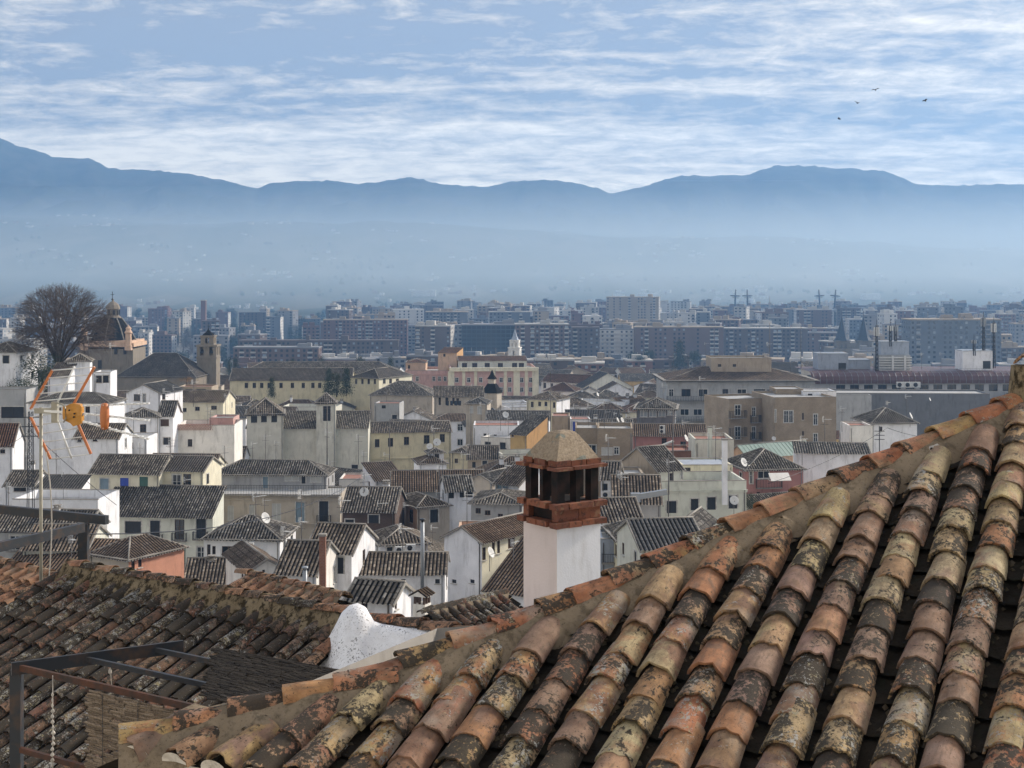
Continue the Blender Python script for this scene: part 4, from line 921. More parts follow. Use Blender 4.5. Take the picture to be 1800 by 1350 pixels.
# ---------------------------------------------------------------- small roof furniture
def make_ac():
    root = empty('air_conditioner'); m = MB(); m.box((0, -.15, 0), (.85, .3, .6)); m.build('casing', 'ac_white', root)
    m = MB(); m.lathe((0, 0, 0), [(.24, 0), (.24, .012)], 14); o = m.build('fan_grille', 'iron', root); o.rotation_euler = (R(90), 0, 0); o.location = (-.12, -.30, 0)
    m = MB(); m.bar((-.3, -.3, -.34), (-.3, .05, -.34), .04); m.bar((.3, -.3, -.34), (.3, .05, -.34), .04); m.build('bracket', 'iron', root); return root
def copy_tree(o, parent=None):
    c = o.copy(); COL.objects.link(c); c.parent = parent
    for ch in list(o.children): copy_tree(ch, c)
    return c
PROTO = {}
def put(kind, px, py, D, rz=0.0, label=None, group=None, sc=1.0):
    first = kind not in PROTO
    if first: PROTO[kind] = dict(ac=make_ac, aerial=make_aerial, dish=make_dish, pole=make_pole)[kind]()
    o = PROTO[kind] if first else copy_tree(PROTO[kind]); p = at(px, py, D); o.location = p; o.rotation_euler = (0, 0, rz); o.scale = (sc, sc, sc)
    tag(o, label, dict(ac='air conditioner', aerial='aerial', dish='satellite dish', pole='pole')[kind], group); return o
def make_aerial():
    root = empty('roof_aerial'); m = MB(); m.tube([(0, 0, -1.2), (0, 0, 2.6)], .036, 5); m.build('mast', 'pole', root)
    m = MB(); m.bar((-.25, 0, 2.3), (.85, 0, 2.35), .04)
    for i in range(9): x = -.2+i*.12; m.bar((x, -.17, 2.3+.05*i/9), (x, .17, 2.3+.05*i/9), .026)
    m.build('boom', 'frame_white', root); m = MB()
    for k in (-1, 1):
        for i in range(4): m.bar((-.25+.02*i, -.22, 2.32+k*(.06+.09*i)), (-.25+.02*i, .22, 2.32+k*(.06+.09*i)), .026)
    m.build('reflector', 'frame_white', root); m = MB(); m.bar((-.5, 0, 1.7), (.5, 0, 1.7), .03)
    for i in range(4): m.bar((-.45+i*.3, 0, 1.62), (-.45+i*.3, 0, 1.78), .012)
    m.build('crossbar', 'pole', root); return root
def make_dish():
    root = empty('satellite_dish'); m = MB(); m.lathe((0, 0, 0), [(0.02, 0), (.16, .015), (.30, .06), (.42, .13), (.40, .135), (.15, .03), (.01, .015)], 14); o = m.build('reflector', 'frame_white', root); o.rotation_euler = (R(65), 0, R(25)); o.location = (0, 0, .75)
    m = MB(); m.tube([(0, .03, -.6), (0, .03, .75)], .025, 5); m.build('mast', 'pole', root); m = MB(); m.tube([(0, 0, .6), (.12, -.42, .78)], .012, 4); m.box((.13, -.45, .79), (.06, .1, .06)); m.build('feed_arm', 'pole', root); return root
def make_pole():
    root = empty('roof_pole'); m = MB(); m.tube([(0, 0, -1.5), (0, 0, 4.5)], [.055, .035], 5); m.build('shaft', 'pole', root); m = MB(); m.bar((-.3, 0, 3.9), (.3, 0, 3.9), .02); m.bar((-.2, 0, 3.4), (.2, 0, 3.4), .02); m.build('crossbar', 'pole', root); return root
# ---------------------------------------------------------------- houses of the old town, from the nearest to the farthest
def old_town():
    H = house
    # --- lower left
    H('small house with a sunlit brown hip roof and a salmon side wall', 158, 226, 977, 120, yaw=-32, dep=6.4, roof='hip', pitch=27, wall='beige', rwall='salmon', tile='roof_brown', rw=((231, 978, 237, 1000, 'd'), (243, 972, 249, 996, 'd')), prot=(160, 252, 935, 985))
    H('long low house with a striped tile roof beside the salmon-walled house', 40, 152, 965, 126, dep=7, roof='gx', wall='cream', win=((66, 974, 122, 990, 'k'),), prot=(50, 150, 940, 985), chim=1)
    H('cream terraced house with three storeys of dark balcony doors', 178, 374, 903, 166, yaw=-6, dep=4.2, roof='shed', pitch=28, wall='creamgreen', ov=0.7, prot=(180, 374, 872, 1000),
      win=((184, 919, 201, 945, 'k'), (220, 916, 248, 938, 'k'), (264, 915, 281, 951, 'k'), (307, 913, 324, 949, 'd'), (345, 911, 362, 947, 'k'), (265, 964, 283, 1003, 'k'), (308, 962, 326, 1000, 'g'), (346, 961, 361, 988, 'w')),
      rail=((261, 938, 287, 952), (304, 936, 329, 950), (341, 934, 366, 948), (261, 990, 289, 1004), (305, 988, 330, 1001)))
    H('cream attic storey with blue and green shutters above the dark lower roof', 158, 280, 832, 171, yaw=-5, dep=7.5, roof='gx', pitch=25, wall='paleyellow', lwall='tan', tile='roof_dark', prot=(140, 280, 797, 876),
      win=((176, 841, 191, 865, 'p'), (211, 840, 226, 864, 'b'), (245, 838, 260, 866, 'g')), rail=((175, 862, 266, 877, .5),), lw=())
    H('cream attic storey with two tall dark glazed doors', 280, 357, 827, 172, yaw=-8, dep=6.5, roof='gx', pitch=22, wall='paleyellow', tile='roof_grey', win=((303, 834, 318, 870, 'w'), (322, 833, 336, 870, 'd')), rail=((281, 858, 344, 872, .5),), prot=(280, 357, 800, 872))
    H('white terrace house with a panelled parapet and grey awning', 22, 172, 893, 152, yaw=-3, dep=7, roof='flat', wall='white', parapet=0.9, win=((92, 905, 108, 925, 'd'), (128, 903, 150, 925, 'd')), prot=(20, 172, 872, 900))
    H('low glazed terrace room under a grey metal awning', 62, 142, 858, 160, dep=3.5, roof='shed', pitch=14, wall='white', tile='roof_grey', corr=False, win=((75, 862, 112, 884, 'k'), (114, 862, 134, 884, 'p')), prot=(60, 142, 846, 885))
    H('white house with a short tiled roof beside the terrace room', 8, 60, 853, 168, dep=6, roof='gx', wall='white', win=((24, 857, 46, 864, 'd'),), chim=1)
    # --- centre left
    H('white house with a dark hip roof and air conditioners on its wall', 358, 492, 947, 140, yaw=-4, dep=7, roof='hip', pitch=26, wall='white', tile='roof_dark', win=((364, 957, 370, 977, 'd'), (373, 960, 379, 979, 'd'), (390, 960, 412, 980, 'd')), prot=(356, 470, 912, 985))
    H('house with a brown tiled gable roof and steep striped dark tiles', 486, 556, 1007, 108, yaw=-8, dep=7, roof='gx', pitch=27, wall='white', tile='roof_dark', prot=(470, 556, 955, 1010), win=((520, 1023, 531, 1035, 'd'),), rwall='whitewarm')
    H('house with dark striped roof and a big glazed stair window', 538, 618, 970, 114, yaw=-10, dep=7, roof='gx', pitch=25, wall='white', rwall='white', tile='roof_dark', win=((576, 979, 604, 1009, 'k'),), prot=(521, 620, 923, 1012))
    H('sunlit brown roofed wing with a tiny gable vent', 437, 500, 1000, 112, yaw=24, dep=8, roof='gy', pitch=30, wall='whitewarm', tile='roof_brown', win=((461, 1000, 466, 1006, 'o'),), prot=(437, 480, 930, 1015))
    H('long white house with tiny square windows under the eaves', 617, 782, 1007, 116, dep=5.2, roof='gx', pitch=24, wall='white', tile='roof_dark', win=((705, 1018, 713, 1026, 'o'), (765, 1018, 773, 1026, 'o'), (647, 1040, 652, 1045, 'o')), prot=(617, 782, 983, 1062))
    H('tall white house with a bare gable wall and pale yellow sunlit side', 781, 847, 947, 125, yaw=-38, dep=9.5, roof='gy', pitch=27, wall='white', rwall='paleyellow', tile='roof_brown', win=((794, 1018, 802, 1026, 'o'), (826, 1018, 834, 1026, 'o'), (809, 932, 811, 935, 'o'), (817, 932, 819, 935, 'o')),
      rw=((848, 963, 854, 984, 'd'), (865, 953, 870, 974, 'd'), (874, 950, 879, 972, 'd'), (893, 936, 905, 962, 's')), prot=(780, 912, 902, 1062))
    H('lean-to with a brown tile roof below the pale yellow wall', 850, 925, 1040, 112, yaw=-30, dep=6, roof='shed', pitch=26, wall='white', tile='roof_brown', prot=(850, 920, 985, 1040))
    H('tiny white outhouse with striped tiles and a red door', 612, 690, 1052, 76, yaw=-18, dep=2.6, roof='gx', pitch=28, wall='white', tile='roof_dark', win=((635, 1057, 646, 1072, 'd'),), rw=((694, 1056, 698, 1070, 's'),), prot=(612, 702, 1030, 1066))
    H('small white house with an arched door and a hip roof', 668, 752, 955, 132, yaw=14, dep=6, roof='hip', pitch=25, wall='white', tile='roof_dark', win=((680, 962, 690, 985, 'k'),), prot=(665, 790, 932, 985))
    H('dark brick house with a sloping dark roof', 602, 694, 898, 160, yaw=-3, dep=9, roof='gx', pitch=24, wall='darkbrick', tile='roof_dark', win=((607, 913, 622, 930, 'k'), (648, 905, 666, 920, 'k'), (649, 944, 664, 958, 'k'), (626, 922, 632, 935, 'k')), prot=(600, 695, 860, 965), chim=1)
    H('beige house with a low hip roof and framed tall windows', 733, 790, 889, 166, yaw=27, dep=7, roof='hip', pitch=24, wall='beige', lwall='peach', tile='roof_dark', win=((756, 896, 770, 918, 'k'),), lw=((703, 891, 709, 918, 'd'), (719, 894, 726, 920, 'd')), prot=(695, 792, 852, 930))
    H('cream house with ochre pilasters below a long balustraded terrace', 376, 598, 872, 178, yaw=-2, dep=7, roof='flat', wall='beige', parapet=0.15, win=((400, 889, 411, 915, 'v'), (438, 887, 448, 912, 'v'), (478, 885, 494, 917, 'v'), (520, 883, 535, 918, 'p'), (561, 881, 577, 917, 'k')), rail=((372, 852, 600, 871, .3), (558, 905, 582, 918)), prot=(374, 600, 850, 925), band_=(878, 922))
    H('open roof terrace loggia with a long patched tile roof', 374, 574, 834, 184, yaw=-3, dep=6.0, roof='hip', pitch=26, wall='grey', tile='roof_dark', win=((462, 838, 471, 858, 'p'), (380, 853, 395, 860, 'v'), (530, 830, 537, 850, 'k'), (545, 832, 565, 848, 'v'), (500, 834, 526, 846, 'v')), prot=(370, 588, 803, 850))
    H('small house with a pinkish flat roof terrace', 596, 655, 845, 196, dep=6, roof='flat', wall='whitewarm', parapet=0.2, flat_mat='terracotta_floor')
    H('white house with a lilac grey roof and two little windows', 660, 712, 845, 190, yaw=20, dep=7, roof='shed', pitch=12, wall='white', tile='roof_brown', win=((687, 838, 692, 850, 'd'), (695, 836, 700, 848, 'd')))
    H('white cube house with a hip roof and dishes', 737, 785, 814, 206, yaw=12, dep=5.5, roof='hip', pitch=22, wall='white', tile='roof_brown', rw=((795, 815, 800, 825, 'd'),), prot=(735, 812, 798, 836))
    H('small tile-capped roof turret on the white cube house', 754, 780, 795, 208, yaw=12, dep=2.6, roof='hip', pitch=24, wall='white', tile='roof_dark', win=((764, 798, 772, 806, 'd'),))
    H('white house with a dark dormer box and metal vent', 785, 832, 862, 168, yaw=10, dep=6, roof='gx', wall='white', tile='roof_dark', win=((788, 864, 798, 876, 'k'), (808, 858, 831, 874, 'k')), prot=(785, 835, 840, 878))
    H('rough gabled house with a bare stone-grey end wall', 822, 866, 846, 176, yaw=-30, dep=8, roof='gy', pitch=26, wall='beige', tile='roof_dark')
    H('white corner house with a blue screened balcony and curved dark rail', 870, 912, 850, 158, yaw=-35, dep=7, roof='gx', pitch=28, wall='white', tile='roof_dark', win=((874, 852, 882, 872, 'p'), (884, 854, 893, 874, 'p')), rail=((852, 868, 905, 884, .8),), prot=(850, 920, 828, 890))
    H('grey terrace house with a flat tiled roof and three small windows', 828, 918, 885, 150, yaw=-8, dep=8, roof='hip', pitch=14, wall='lightgrey', tile='roof_dark', win=((836, 893, 845, 903, 'd'), (852, 897, 862, 906, 'd'), (875, 903, 884, 909, 'd')))
    # --- the big cream house with two towers
    H('long cream house front with bare walls and striped roof strips', 433, 647, 752, 250, yaw=2, dep=5.6, roof='shed', pitch=22, wall='cream', lwall='cream', tile='roof_dark', win=((618, 817, 629, 832, 'k'),), prot=(412, 648, 724, 835))
    H('corner tower with three openings and a pyramid roof on the cream house', 434, 498, 727, 247, yaw=9, dep=8.2, roof='hip', pitch=37, wall='cream', tile='roof_dark', ov=.45, win=((441, 728, 452, 743, 'o'), (459, 727, 469, 742, 'o'), (477, 727, 487, 742, 'o')), lw=((426, 729, 430, 740, 'o'), (422, 756, 427, 770, 'd')), prot=(408, 500, 695, 752))
    H('slim lookout tower with one opening and a small pyramid roof on the cream house', 556, 590, 707, 249, yaw=6, dep=3.9, roof='hip', pitch=42, wall='cream', tile='roof_dark', ov=.35, win=((568, 714, 581, 740, 'k'),), prot=(550, 592, 690, 748))
    H('pale yellow wing with a row of five square windows', 649, 793, 759, 257, yaw=9, dep=8, roof='gx', pitch=20, wall='yellow', tile='roof_dark', win=((659, 772, 667, 786), (682, 770, 691, 785), (710, 768, 719, 782), (745, 765, 755, 780), (773, 763, 782, 777)), prot=(648, 793, 738, 835), band_=(806,))
    H('low dark roofed outbuilding against the cream house', 396, 428, 806, 240, dep=5, roof='gx', pitch=35, wall='white', tile='roof_dark')
    H('house with a cream arched side and maroon eaves', 793, 822, 795, 236, yaw=-14, dep=7, roof='hip', wall='yellow', tile='roof_dark', win=((799, 806, 805, 814, 'd'),))
    H('dark shuttered house under a worn roof', 822, 876, 806, 215, dep=7, roof='gx', wall='tan', tile='roof_dark', win=((830, 812, 836, 822, 'k'), (848, 810, 856, 820, 'k')))
    # --- left, around the tree
    H('white house with a dark eave at the edge of the garden', -40, 28, 619, 228, yaw=-6, dep=8, roof='hip', wall='white', tile='roof_dark', win=((5, 625, 16, 639, 'k'),), prot=(0, 28, 605, 690))
    H('white tower house with a small striped hip roof', 118, 158, 634, 214, yaw=12, dep=4.5, roof='hip', pitch=30, wall='white', tile='roof_dark', lw=((113, 640, 116, 648, 'd'),), prot=(110, 160, 618, 690))
    H('low annex with a narrow tiled lean-to', 84, 120, 662, 210, dep=4, roof='shed', pitch=22, wall='white', tile='roof_dark')
    H('white cube with a glazed corner room and slab roof', 164, 194, 657, 205, yaw=5, dep=5, roof='flat', wall='white', parapet=.2, win=((168, 660, 179, 673, 'd'), (181, 660, 191, 673, 'k')), prot=(163, 196, 652, 700))
    H('long white house with a low dark hip roof', 50, 192, 708, 196, yaw=-3, dep=6.5, roof='hip', pitch=20, wall='white', tile='roof_dark', win=((100, 716, 108, 728, 'd'), (150, 714, 158, 726, 'd')), prot=(45, 195, 690, 722))
    H('grey rendered garden wall terrace with a wide opening', -30, 46, 690, 204, dep=5, roof='flat', wall='lightgrey', parapet=.4, win=((2, 715, 42, 735, 'k'),), prot=(0, 46, 690, 760))
    H('white gabled house with a round vent beside a metal lean-to', 222, 282, 690, 222, yaw=-12, dep=8, roof='gy', pitch=24, wall='white', tile='roof_grey', win=((235, 693, 246, 705, 'd'), (251, 692, 256, 708, 'w')), rw=((285, 691, 291, 702, 'd'),), prot=(200, 296, 674, 724))
    H('white house with a hip roof below the gabled house', 224, 280, 733, 206, yaw=16, dep=6, roof='hip', pitch=25, wall='white', tile='roof_dark', win=((246, 746, 257, 760, 'd'),), prot=(220, 282, 712, 785))
    H('narrow white house with a brown shuttered window', 278, 304, 730, 212, yaw=2, dep=6, roof='gx', pitch=32, wall='white', tile='roof_dark', win=((282, 737, 297, 749, 's'), (287, 769, 299, 782, 'k')), prot=(276, 306, 712, 785))
    H('cream house with a long dark roof and little turret', 296, 392, 706, 246, yaw=-4, dep=8, roof='gx', pitch=22, wall='paleyellow', tile='roof_dark', win=((343, 715, 351, 722, 'd'), (371, 713, 381, 720, 'd'), (320, 717, 328, 724, 'd')), prot=(296, 393, 688, 724))
    H('house with an open concrete attic and a thatch of dry creeper', 312, 372, 683, 262, dep=6, roof='flat', wall='tan', parapet=.3, win=((318, 676, 338, 688, 'k'), (345, 674, 362, 686, 'k')), prot=(312, 372, 668, 690))
    H('white terrace house with a red lattice fence', 308, 412, 757, 216, yaw=2, dep=8, roof='flat', wall='whitewarm', parapet=.8, prot=(308, 412, 735, 790), win=((330, 772, 338, 785, 'd'),))
    H('pale pink stair tower on the terrace house', 368, 410, 738, 222, dep=5, roof='flat', wall='pink', parapet=.3, prot=(366, 412, 722, 755))
    H('house with a worn brown roof and two little windows under the aerial', 130, 208, 770, 190, dep=7, roof='gx', pitch=24, wall='white', tile='roof_dark', win=((136, 771, 143, 777), (163, 770, 171, 776)), prot=(120, 255, 760, 785))
    H('flat white terrace house with a wide canopy', 208, 258, 772, 198, dep=6, roof='flat', wall='white', parapet=.2, win=((226, 778, 234, 788, 'd'),))
    H('plum-roofed house at the edge beside the lattice pylon', -20, 22, 782, 176, yaw=6, dep=6, roof='gx', pitch=38, wall='white', tile='roof_rust', win=((0, 790, 9, 797, 'd'),))
    # --- middle distance, centre
    H('yellow house with a brown hip roof and four windows', 926, 978, 702, 292, yaw=-24, dep=7.5, roof='hip', pitch=24, wall='yellow', rwall='white', tile='roof_dark', win=((933, 706, 938, 716), (946, 706, 951, 714), (957, 706, 962, 714), (972, 707, 976, 717)), prot=(925, 996, 686, 725))
    H('grey house with two arched windows and a hip roof', 819, 856, 709, 270, yaw=-6, dep=6, roof='hip', pitch=24, wall='beige', tile='roof_grey', win=((826, 714, 832, 726, 'v'), (839, 714, 847, 728, 'v')), prot=(817, 860, 695, 738))
    H('house with a washing line below a long dark eave', 763, 850, 697, 300, yaw=3, dep=9, roof='gx', pitch=22, wall='beige', tile='roof_dark', win=((771, 698, 775, 712, 'd'), (783, 699, 788, 712, 'd'), (795, 699, 799, 710, 'd'), (802, 700, 807, 712, 'd')), prot=(760, 852, 682, 722))
    H('low house with a long dark tile roof behind the yellow one', 855, 965, 738, 262, yaw=-3, dep=8, roof='gx', pitch=18, wall='white', tile='roof_dark', prot=(855, 965, 722, 740))
    H('peach cube stair tower with a grey side', 658, 702, 712, 280, yaw=-4, dep=6, roof='flat', wall='lightgrey', lwall='peach', parapet=.3, win=((671, 711, 678, 718, 'k'), (689, 729, 698, 739, 'k')), prot=(657, 704, 706, 740))
    H('white house with a big plain roof behind the cream house', 650, 760, 694, 320, yaw=-4, dep=11, roof='hip', pitch=26, wall='beige', tile='roof_dark', prot=(652, 765, 676, 705))
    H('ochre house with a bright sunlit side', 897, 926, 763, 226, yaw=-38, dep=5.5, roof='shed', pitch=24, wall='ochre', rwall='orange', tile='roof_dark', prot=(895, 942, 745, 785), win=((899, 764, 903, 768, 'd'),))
    H('grey roof-top store with a pale side and a blue door', 970, 1002, 734, 236, yaw=-2, dep=6, roof='flat', wall='tan', parapet=.2, prot=(968, 1003, 728, 756))
    H('white rooftop cabin with a blue door', 1003, 1038, 739, 234, dep=5, roof='flat', wall='white', parapet=.15, win=((1007, 741, 1016, 758, 'b'),), prot=(1002, 1040, 733, 760))
    H('house with a long striped dark roof behind the rooftop cabin', 1036, 1114, 762, 248, dep=9, roof='gx', pitch=24, wall='white', tile='roof_dark', prot=(1038, 1114, 728, 752))
    H('long white house with a roof terrace full of vents', 832, 912, 752, 252, dep=8, roof='flat', wall='white', parapet=.4, win=((850, 762, 855, 770, 'd'), (868, 764, 873, 772, 'd')), prot=(832, 895, 740, 770))
    # --- right
    H('brown brick flats with white shutters', 1050, 1112, 760, 196, yaw=-4, dep=8, roof='flat', wall='brownbrick', parapet=.5, win=((1057, 786, 1077, 800, 'v'), (1079, 786, 1088, 799, 'w'), (1062, 828, 1076, 836, 'v'), (1082, 826, 1094, 835, 'v')), prot=(1050, 1112, 755, 840))
    H('brown brick flats with an awning window', 1012, 1052, 758, 200, yaw=-2, dep=8, roof='flat', wall='brownbrick', parapet=.4, win=((1032, 782, 1048, 797, 'w'),))
    H('rose-coloured house with a stepped gable end', 1114, 1242, 766, 214, yaw=-4, dep=9, roof='gx', pitch=16, wall='rose', tile='roof_brown', win=((1163, 770, 1172, 783, 'd'), (1196, 776, 1206, 786, 'd')), prot=(1113, 1245, 735, 800))
    H('dark belvedere with a band of glazing and a hip roof', 1119, 1186, 718, 226, yaw=-8, dep=8, roof='hip', pitch=24, wall='darkgrey', tile='roof_dark', ov=.6, win=((1125, 719, 1138, 733, 'l'), (1141, 719, 1154, 733, 'l'), (1157, 719, 1170, 732, 'l'), (1173, 718, 1184, 730, 'l')), prot=(1113, 1190, 697, 738))
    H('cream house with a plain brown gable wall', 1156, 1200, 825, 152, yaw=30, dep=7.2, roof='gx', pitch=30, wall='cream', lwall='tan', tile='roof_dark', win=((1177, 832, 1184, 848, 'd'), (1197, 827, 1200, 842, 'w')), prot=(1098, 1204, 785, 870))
    H('cream two storey house with a cornice and tall dark windows', 1158, 1312, 861, 148, yaw=4, dep=7, roof='flat', wall='creamgreen', parapet=0.9, win=((1172, 881, 1189, 902, 'k'), (1214, 877, 1228, 897, 'k'), (1243, 874, 1258, 896, 'k'), (1281, 871, 1296, 894, 'k')), prot=(1158, 1312, 850, 910), band_=(864,))
    H('pale attic block with a blue-grey flat roof', 1200, 1288, 820, 157, yaw=3, dep=6, roof='flat', wall='paleyellow', parapet=.15, flat_mat='wall_bluegrey', win=((1203, 822, 1214, 845, 'd'),), prot=(1200, 1288, 808, 850))
    H('low beige house with a garden terrace and shrubs', 1222, 1290, 778, 178, dep=7, roof='flat', wall='cream', parapet=.4, prot=(1222, 1290, 772, 805))
    H('small red brick terrace wall house', 1162, 1222, 797, 182, yaw=3, dep=6, roof='flat', wall='redbrick', parapet=.3)
    H('peach gabled house with a pale green metal roof', 1282, 1314, 800, 186, yaw=-62, dep=11, roof='gy', pitch=34, wall='peach', tile='green_metal', corr=False, prot=(1280, 1430, 768, 850))
    H('rose house with a dark hip roof and an awning balcony', 1312, 1412, 824, 166, yaw=10, dep=8, roof='hip', pitch=28, wall='rose', tile='roof_dark', win=((1318, 828, 1323, 850, 'w'), (1332, 828, 1353, 841, 'w'), (1364, 832, 1384, 842, 'v'), (1330, 865, 1336, 880, 'd'), (1345, 866, 1352, 882, 'd')), rail=((1328, 842, 1372, 856, .6),), prot=(1308, 1420, 782, 890))
    H('weathered white house with a stained bare wall', 1398, 1530, 797, 172, yaw=-8, dep=4.5, roof='shed', pitch=9, wall='white', tile='roof_dark', prot=(1396, 1530, 778, 855))
    H('white house with a brown pyramid roof below the grey fire wall', 1532, 1612, 743, 212, yaw=6, dep=8, roof='hip', pitch=28, wall='white', tile='roof_dark', prot=(1495, 1615, 722, 780), win=((1545, 750, 1551, 758),))
    H('white lean-to block beside the pyramid roof', 1494, 1534, 752, 208, dep=6, roof='flat', wall='whitewarm', parapet=.3)
    H('little white house with air conditioners behind the chimney', 1056, 1086, 842, 142, yaw=-8, dep=6, roof='gx', wall='white', tile='roof_dark', win=((1058, 850, 1068, 862, 'k'),), prot=(1056, 1090, 835, 905))
    H('workshop with a big dark tile roof and metal ducts', 1078, 1162, 884, 136, yaw=-3, dep=9, roof='gx', pitch=24, wall='grey', tile='roof_dark', prot=(1075, 1162, 850, 890))
    H('grey cube chimney house on the workshop ridge', 1090, 1132, 838, 148, dep=5, roof='flat', wall='tan', lwall='ochre', parapet=.3, prot=(1088, 1134, 832, 856))
    H('house with a striped dark roof above a yellow wall', 1088, 1172, 948, 112, yaw=6, dep=6, roof='hip', pitch=26, wall='yellow', tile='roof_dark', win=((1096, 955, 1112, 990, 'd'),), prot=(1086, 1172, 922, 1005))
    H('pale blue grey house with a white balustrade and plum awning', 1056, 1088, 952, 114, dep=4.5, roof='flat', wall='bluegrey', parapet=.2, rail=((1058, 972, 1090, 988, .5),))
    H('house with a broad grey tile roof below the hip tiles', 1128, 1240, 962, 100, yaw=10, dep=7, roof='gx', pitch=22, wall='cream', tile='roof_grey', prot=(1128, 1240, 938, 965))
    H('small beige gable house with a white sunlit slope', 1180, 1230, 930, 122, yaw=-20, dep=6, roof='gy', pitch=36, wall='beige', tile='roof_dark', prot=(1178, 1262, 893, 935))
    H('dark house with corrugated skylights beside the ducts', 1060, 1130, 915, 124, yaw=8, dep=7, roof='gx', pitch=22, wall='white', tile='roof_dark', prot=(1060, 1170, 900, 925))
    # --- bigger buildings further off
    H('long yellow convent front with a row of small windows', 404, 618, 668, 352, yaw=3, dep=11, roof='gx', pitch=25, wall='yellow', tile='roof_grey', corr=False, win=tuple((x, 673, x+6, 682, 'd') for x in (430, 444, 457, 470, 491, 511, 530, 547, 559)), prot=(404, 618, 640, 697))
    H('end wing of the yellow convent with a hip roof', 616, 666, 664, 340, yaw=-30, dep=14, roof='hip', pitch=25, wall='yellow', rwall='paleyellow', tile='roof_grey', corr=False, win=tuple((x, 666, x+4, 675, 'd') for x in (624, 635, 646, 657)), rw=tuple((x, 666, x+5, 674, 'd') for x in (673, 684, 696)), prot=(616, 712, 640, 690))  # right wall paler than the front: its stronger light is put into the colour
    H('second convent range showing only its dark roof', 420, 700, 656, 400, yaw=1, dep=12, roof='hip', pitch=26, wall='yellow', tile='roof_dark', corr=False)
    H('large pink building with cream pilasters and rooftop pavilions', 792, 944, 652, 420, yaw=4, dep=22, roof='flat', wall='pink', parapet=.8, cat='building', win=tuple((x, y, x+6, y+8, 'w') for y in (664, 681) for x in (800, 821, 842, 878, 893, 914, 930)), prot=(712, 945, 615, 700), band_=(656, 676))
    pk = [o for o in S.objects if str(o.get('label', '')).startswith('large pink building')][0]; k_ = 420/F
    for px in (793, 815, 836, 868, 888, 908, 925, 941):
        m = MB(); m.box(((px-868)*k_/math.cos(R(4)), -.12, pk['he']/2), (0.9 if px not in (793, 941, 908) else 1.9, .24, pk['he']-.1)); m.build('pilaster', 'wall_paleyellow', pk)
    m = MB(); m.box((0, -.3, pk['he']+.5), (pk['w']+.8, .9, 1.1)); m.build('parapet', 'wall_paleyellow', pk)
    H('pink wing with shuttered windows beside the cream pavilions', 712, 792, 656, 432, yaw=-2, dep=18, roof='flat', wall='pink', parapet=.8, cat='building', win=tuple((x, 662, x+5, 670, 'w') for x in (720, 731, 760, 770, 780)), band_=(659,))
    H('cream set-back floor on the pink building', 806, 926, 634, 430, yaw=4, dep=12, roof='gx', pitch=10, wall='cream', tile='roof_rust', corr=False, cat='building', win=tuple((x, 638, x+9, 648, 'd') for x in (812, 830, 852, 875, 900, 912)))
    H('ochre rooftop pavilion with a shallow roof', 713, 748, 637, 440, dep=10, roof='hip', pitch=16, wall='peach', tile='roof_rust', corr=False, cat='building', win=((717, 642, 721, 648),))
    H('ochre lookout tower on the pink building', 770, 803, 620, 436, yaw=-14, dep=7, roof='shed', pitch=10, wall='peach', rwall='orange', tile='roof_rust', corr=False, cat='building', win=((779, 622, 783, 627),))
    H('big grey flats with a wide brown hip roof and balconies', 1172, 1432, 668, 330, yaw=1, dep=20, roof='hip', pitch=14, wall='lightgrey', tile='roof_brown', corr=False, ov=1.0, cat='building', win=tuple((x, 684, x+w_, 697, k) for x, w_, k in ((1176, 8, 'w'), (1198, 16, 'd'), (1228, 16, 'w'), (1270, 10, 'd'), (1296, 16, 'w'), (1325, 22, 'k'), (1346, 8, 'w')))+tuple((x, 719, x+15, 730, 'w') for x in (1196, 1219, 1260, 1300)), prot=(1168, 1432, 640, 760), band_=(674, 703, 737), rail=((1172, 696, 1432, 704, 1.0), (1172, 732, 1300, 740, 1.0)))
    H('concrete roof plant room on the grey flats', 1250, 1356, 632, 336, yaw=0, dep=9, roof='flat', wall='tan', parapet=.4, cat='building', win=((1262, 640, 1268, 645), (1288, 640, 1294, 645)), prot=(1248, 1356, 626, 655))
    H('brown brick apartment block with white balconies', 1362, 1470, 702, 262, yaw=8, dep=14, roof='flat', wall='brownbrick', parapet=.4, cat='building', win=((1358, 720, 1364, 742, 'w'), (1378, 722, 1386, 743, 'w'), (1387, 722, 1394, 743, 'w'), (1410, 726, 1413, 738, 'd'), (1430, 728, 1437, 747, 'w'), (1430, 762, 1437, 780, 'w'), (1410, 758, 1413, 766, 'd')), prot=(1280, 1470, 690, 790))
    H('brick stair wing with stacked white balconies', 1282, 1362, 704, 268, yaw=20, dep=10, roof='flat', wall='brownbrick', parapet=.4, cat='building', win=((1292, 712, 1302, 730, 'w'), (1322, 716, 1328, 732, 'w'), (1292, 750, 1302, 772, 'w'), (1322, 750, 1328, 772, 'w')), rail=((1280, 722, 1308, 734, 1.1), (1280, 752, 1308, 766, 1.1), (1318, 730, 1334, 742, .9), (1318, 760, 1334, 772, .9)))
    H('white penthouse on the brown brick block', 1412, 1470, 690, 270, dep=7, roof='flat', wall='white', parapet=.2, cat='building', win=((1420, 692, 1428, 700, 'd'),))
    H('brown brick lift tower on the apartment block', 1364, 1412, 686, 272, dep=7, roof='flat', wall='brownbrick', parapet=.2, cat='building')
    H('huge blank grey fire wall', 1466, 1740, 694, 306, yaw=-3, dep=10, roof='flat', wall='darkgrey', parapet=.3, cat='building', prot=(1466, 1700, 690, 760))
    H('pale weathered fire wall stained with damp', 1466, 1532, 697, 303, yaw=-3, dep=3, roof='flat', wall='lightgrey', parapet=.3, cat='building')
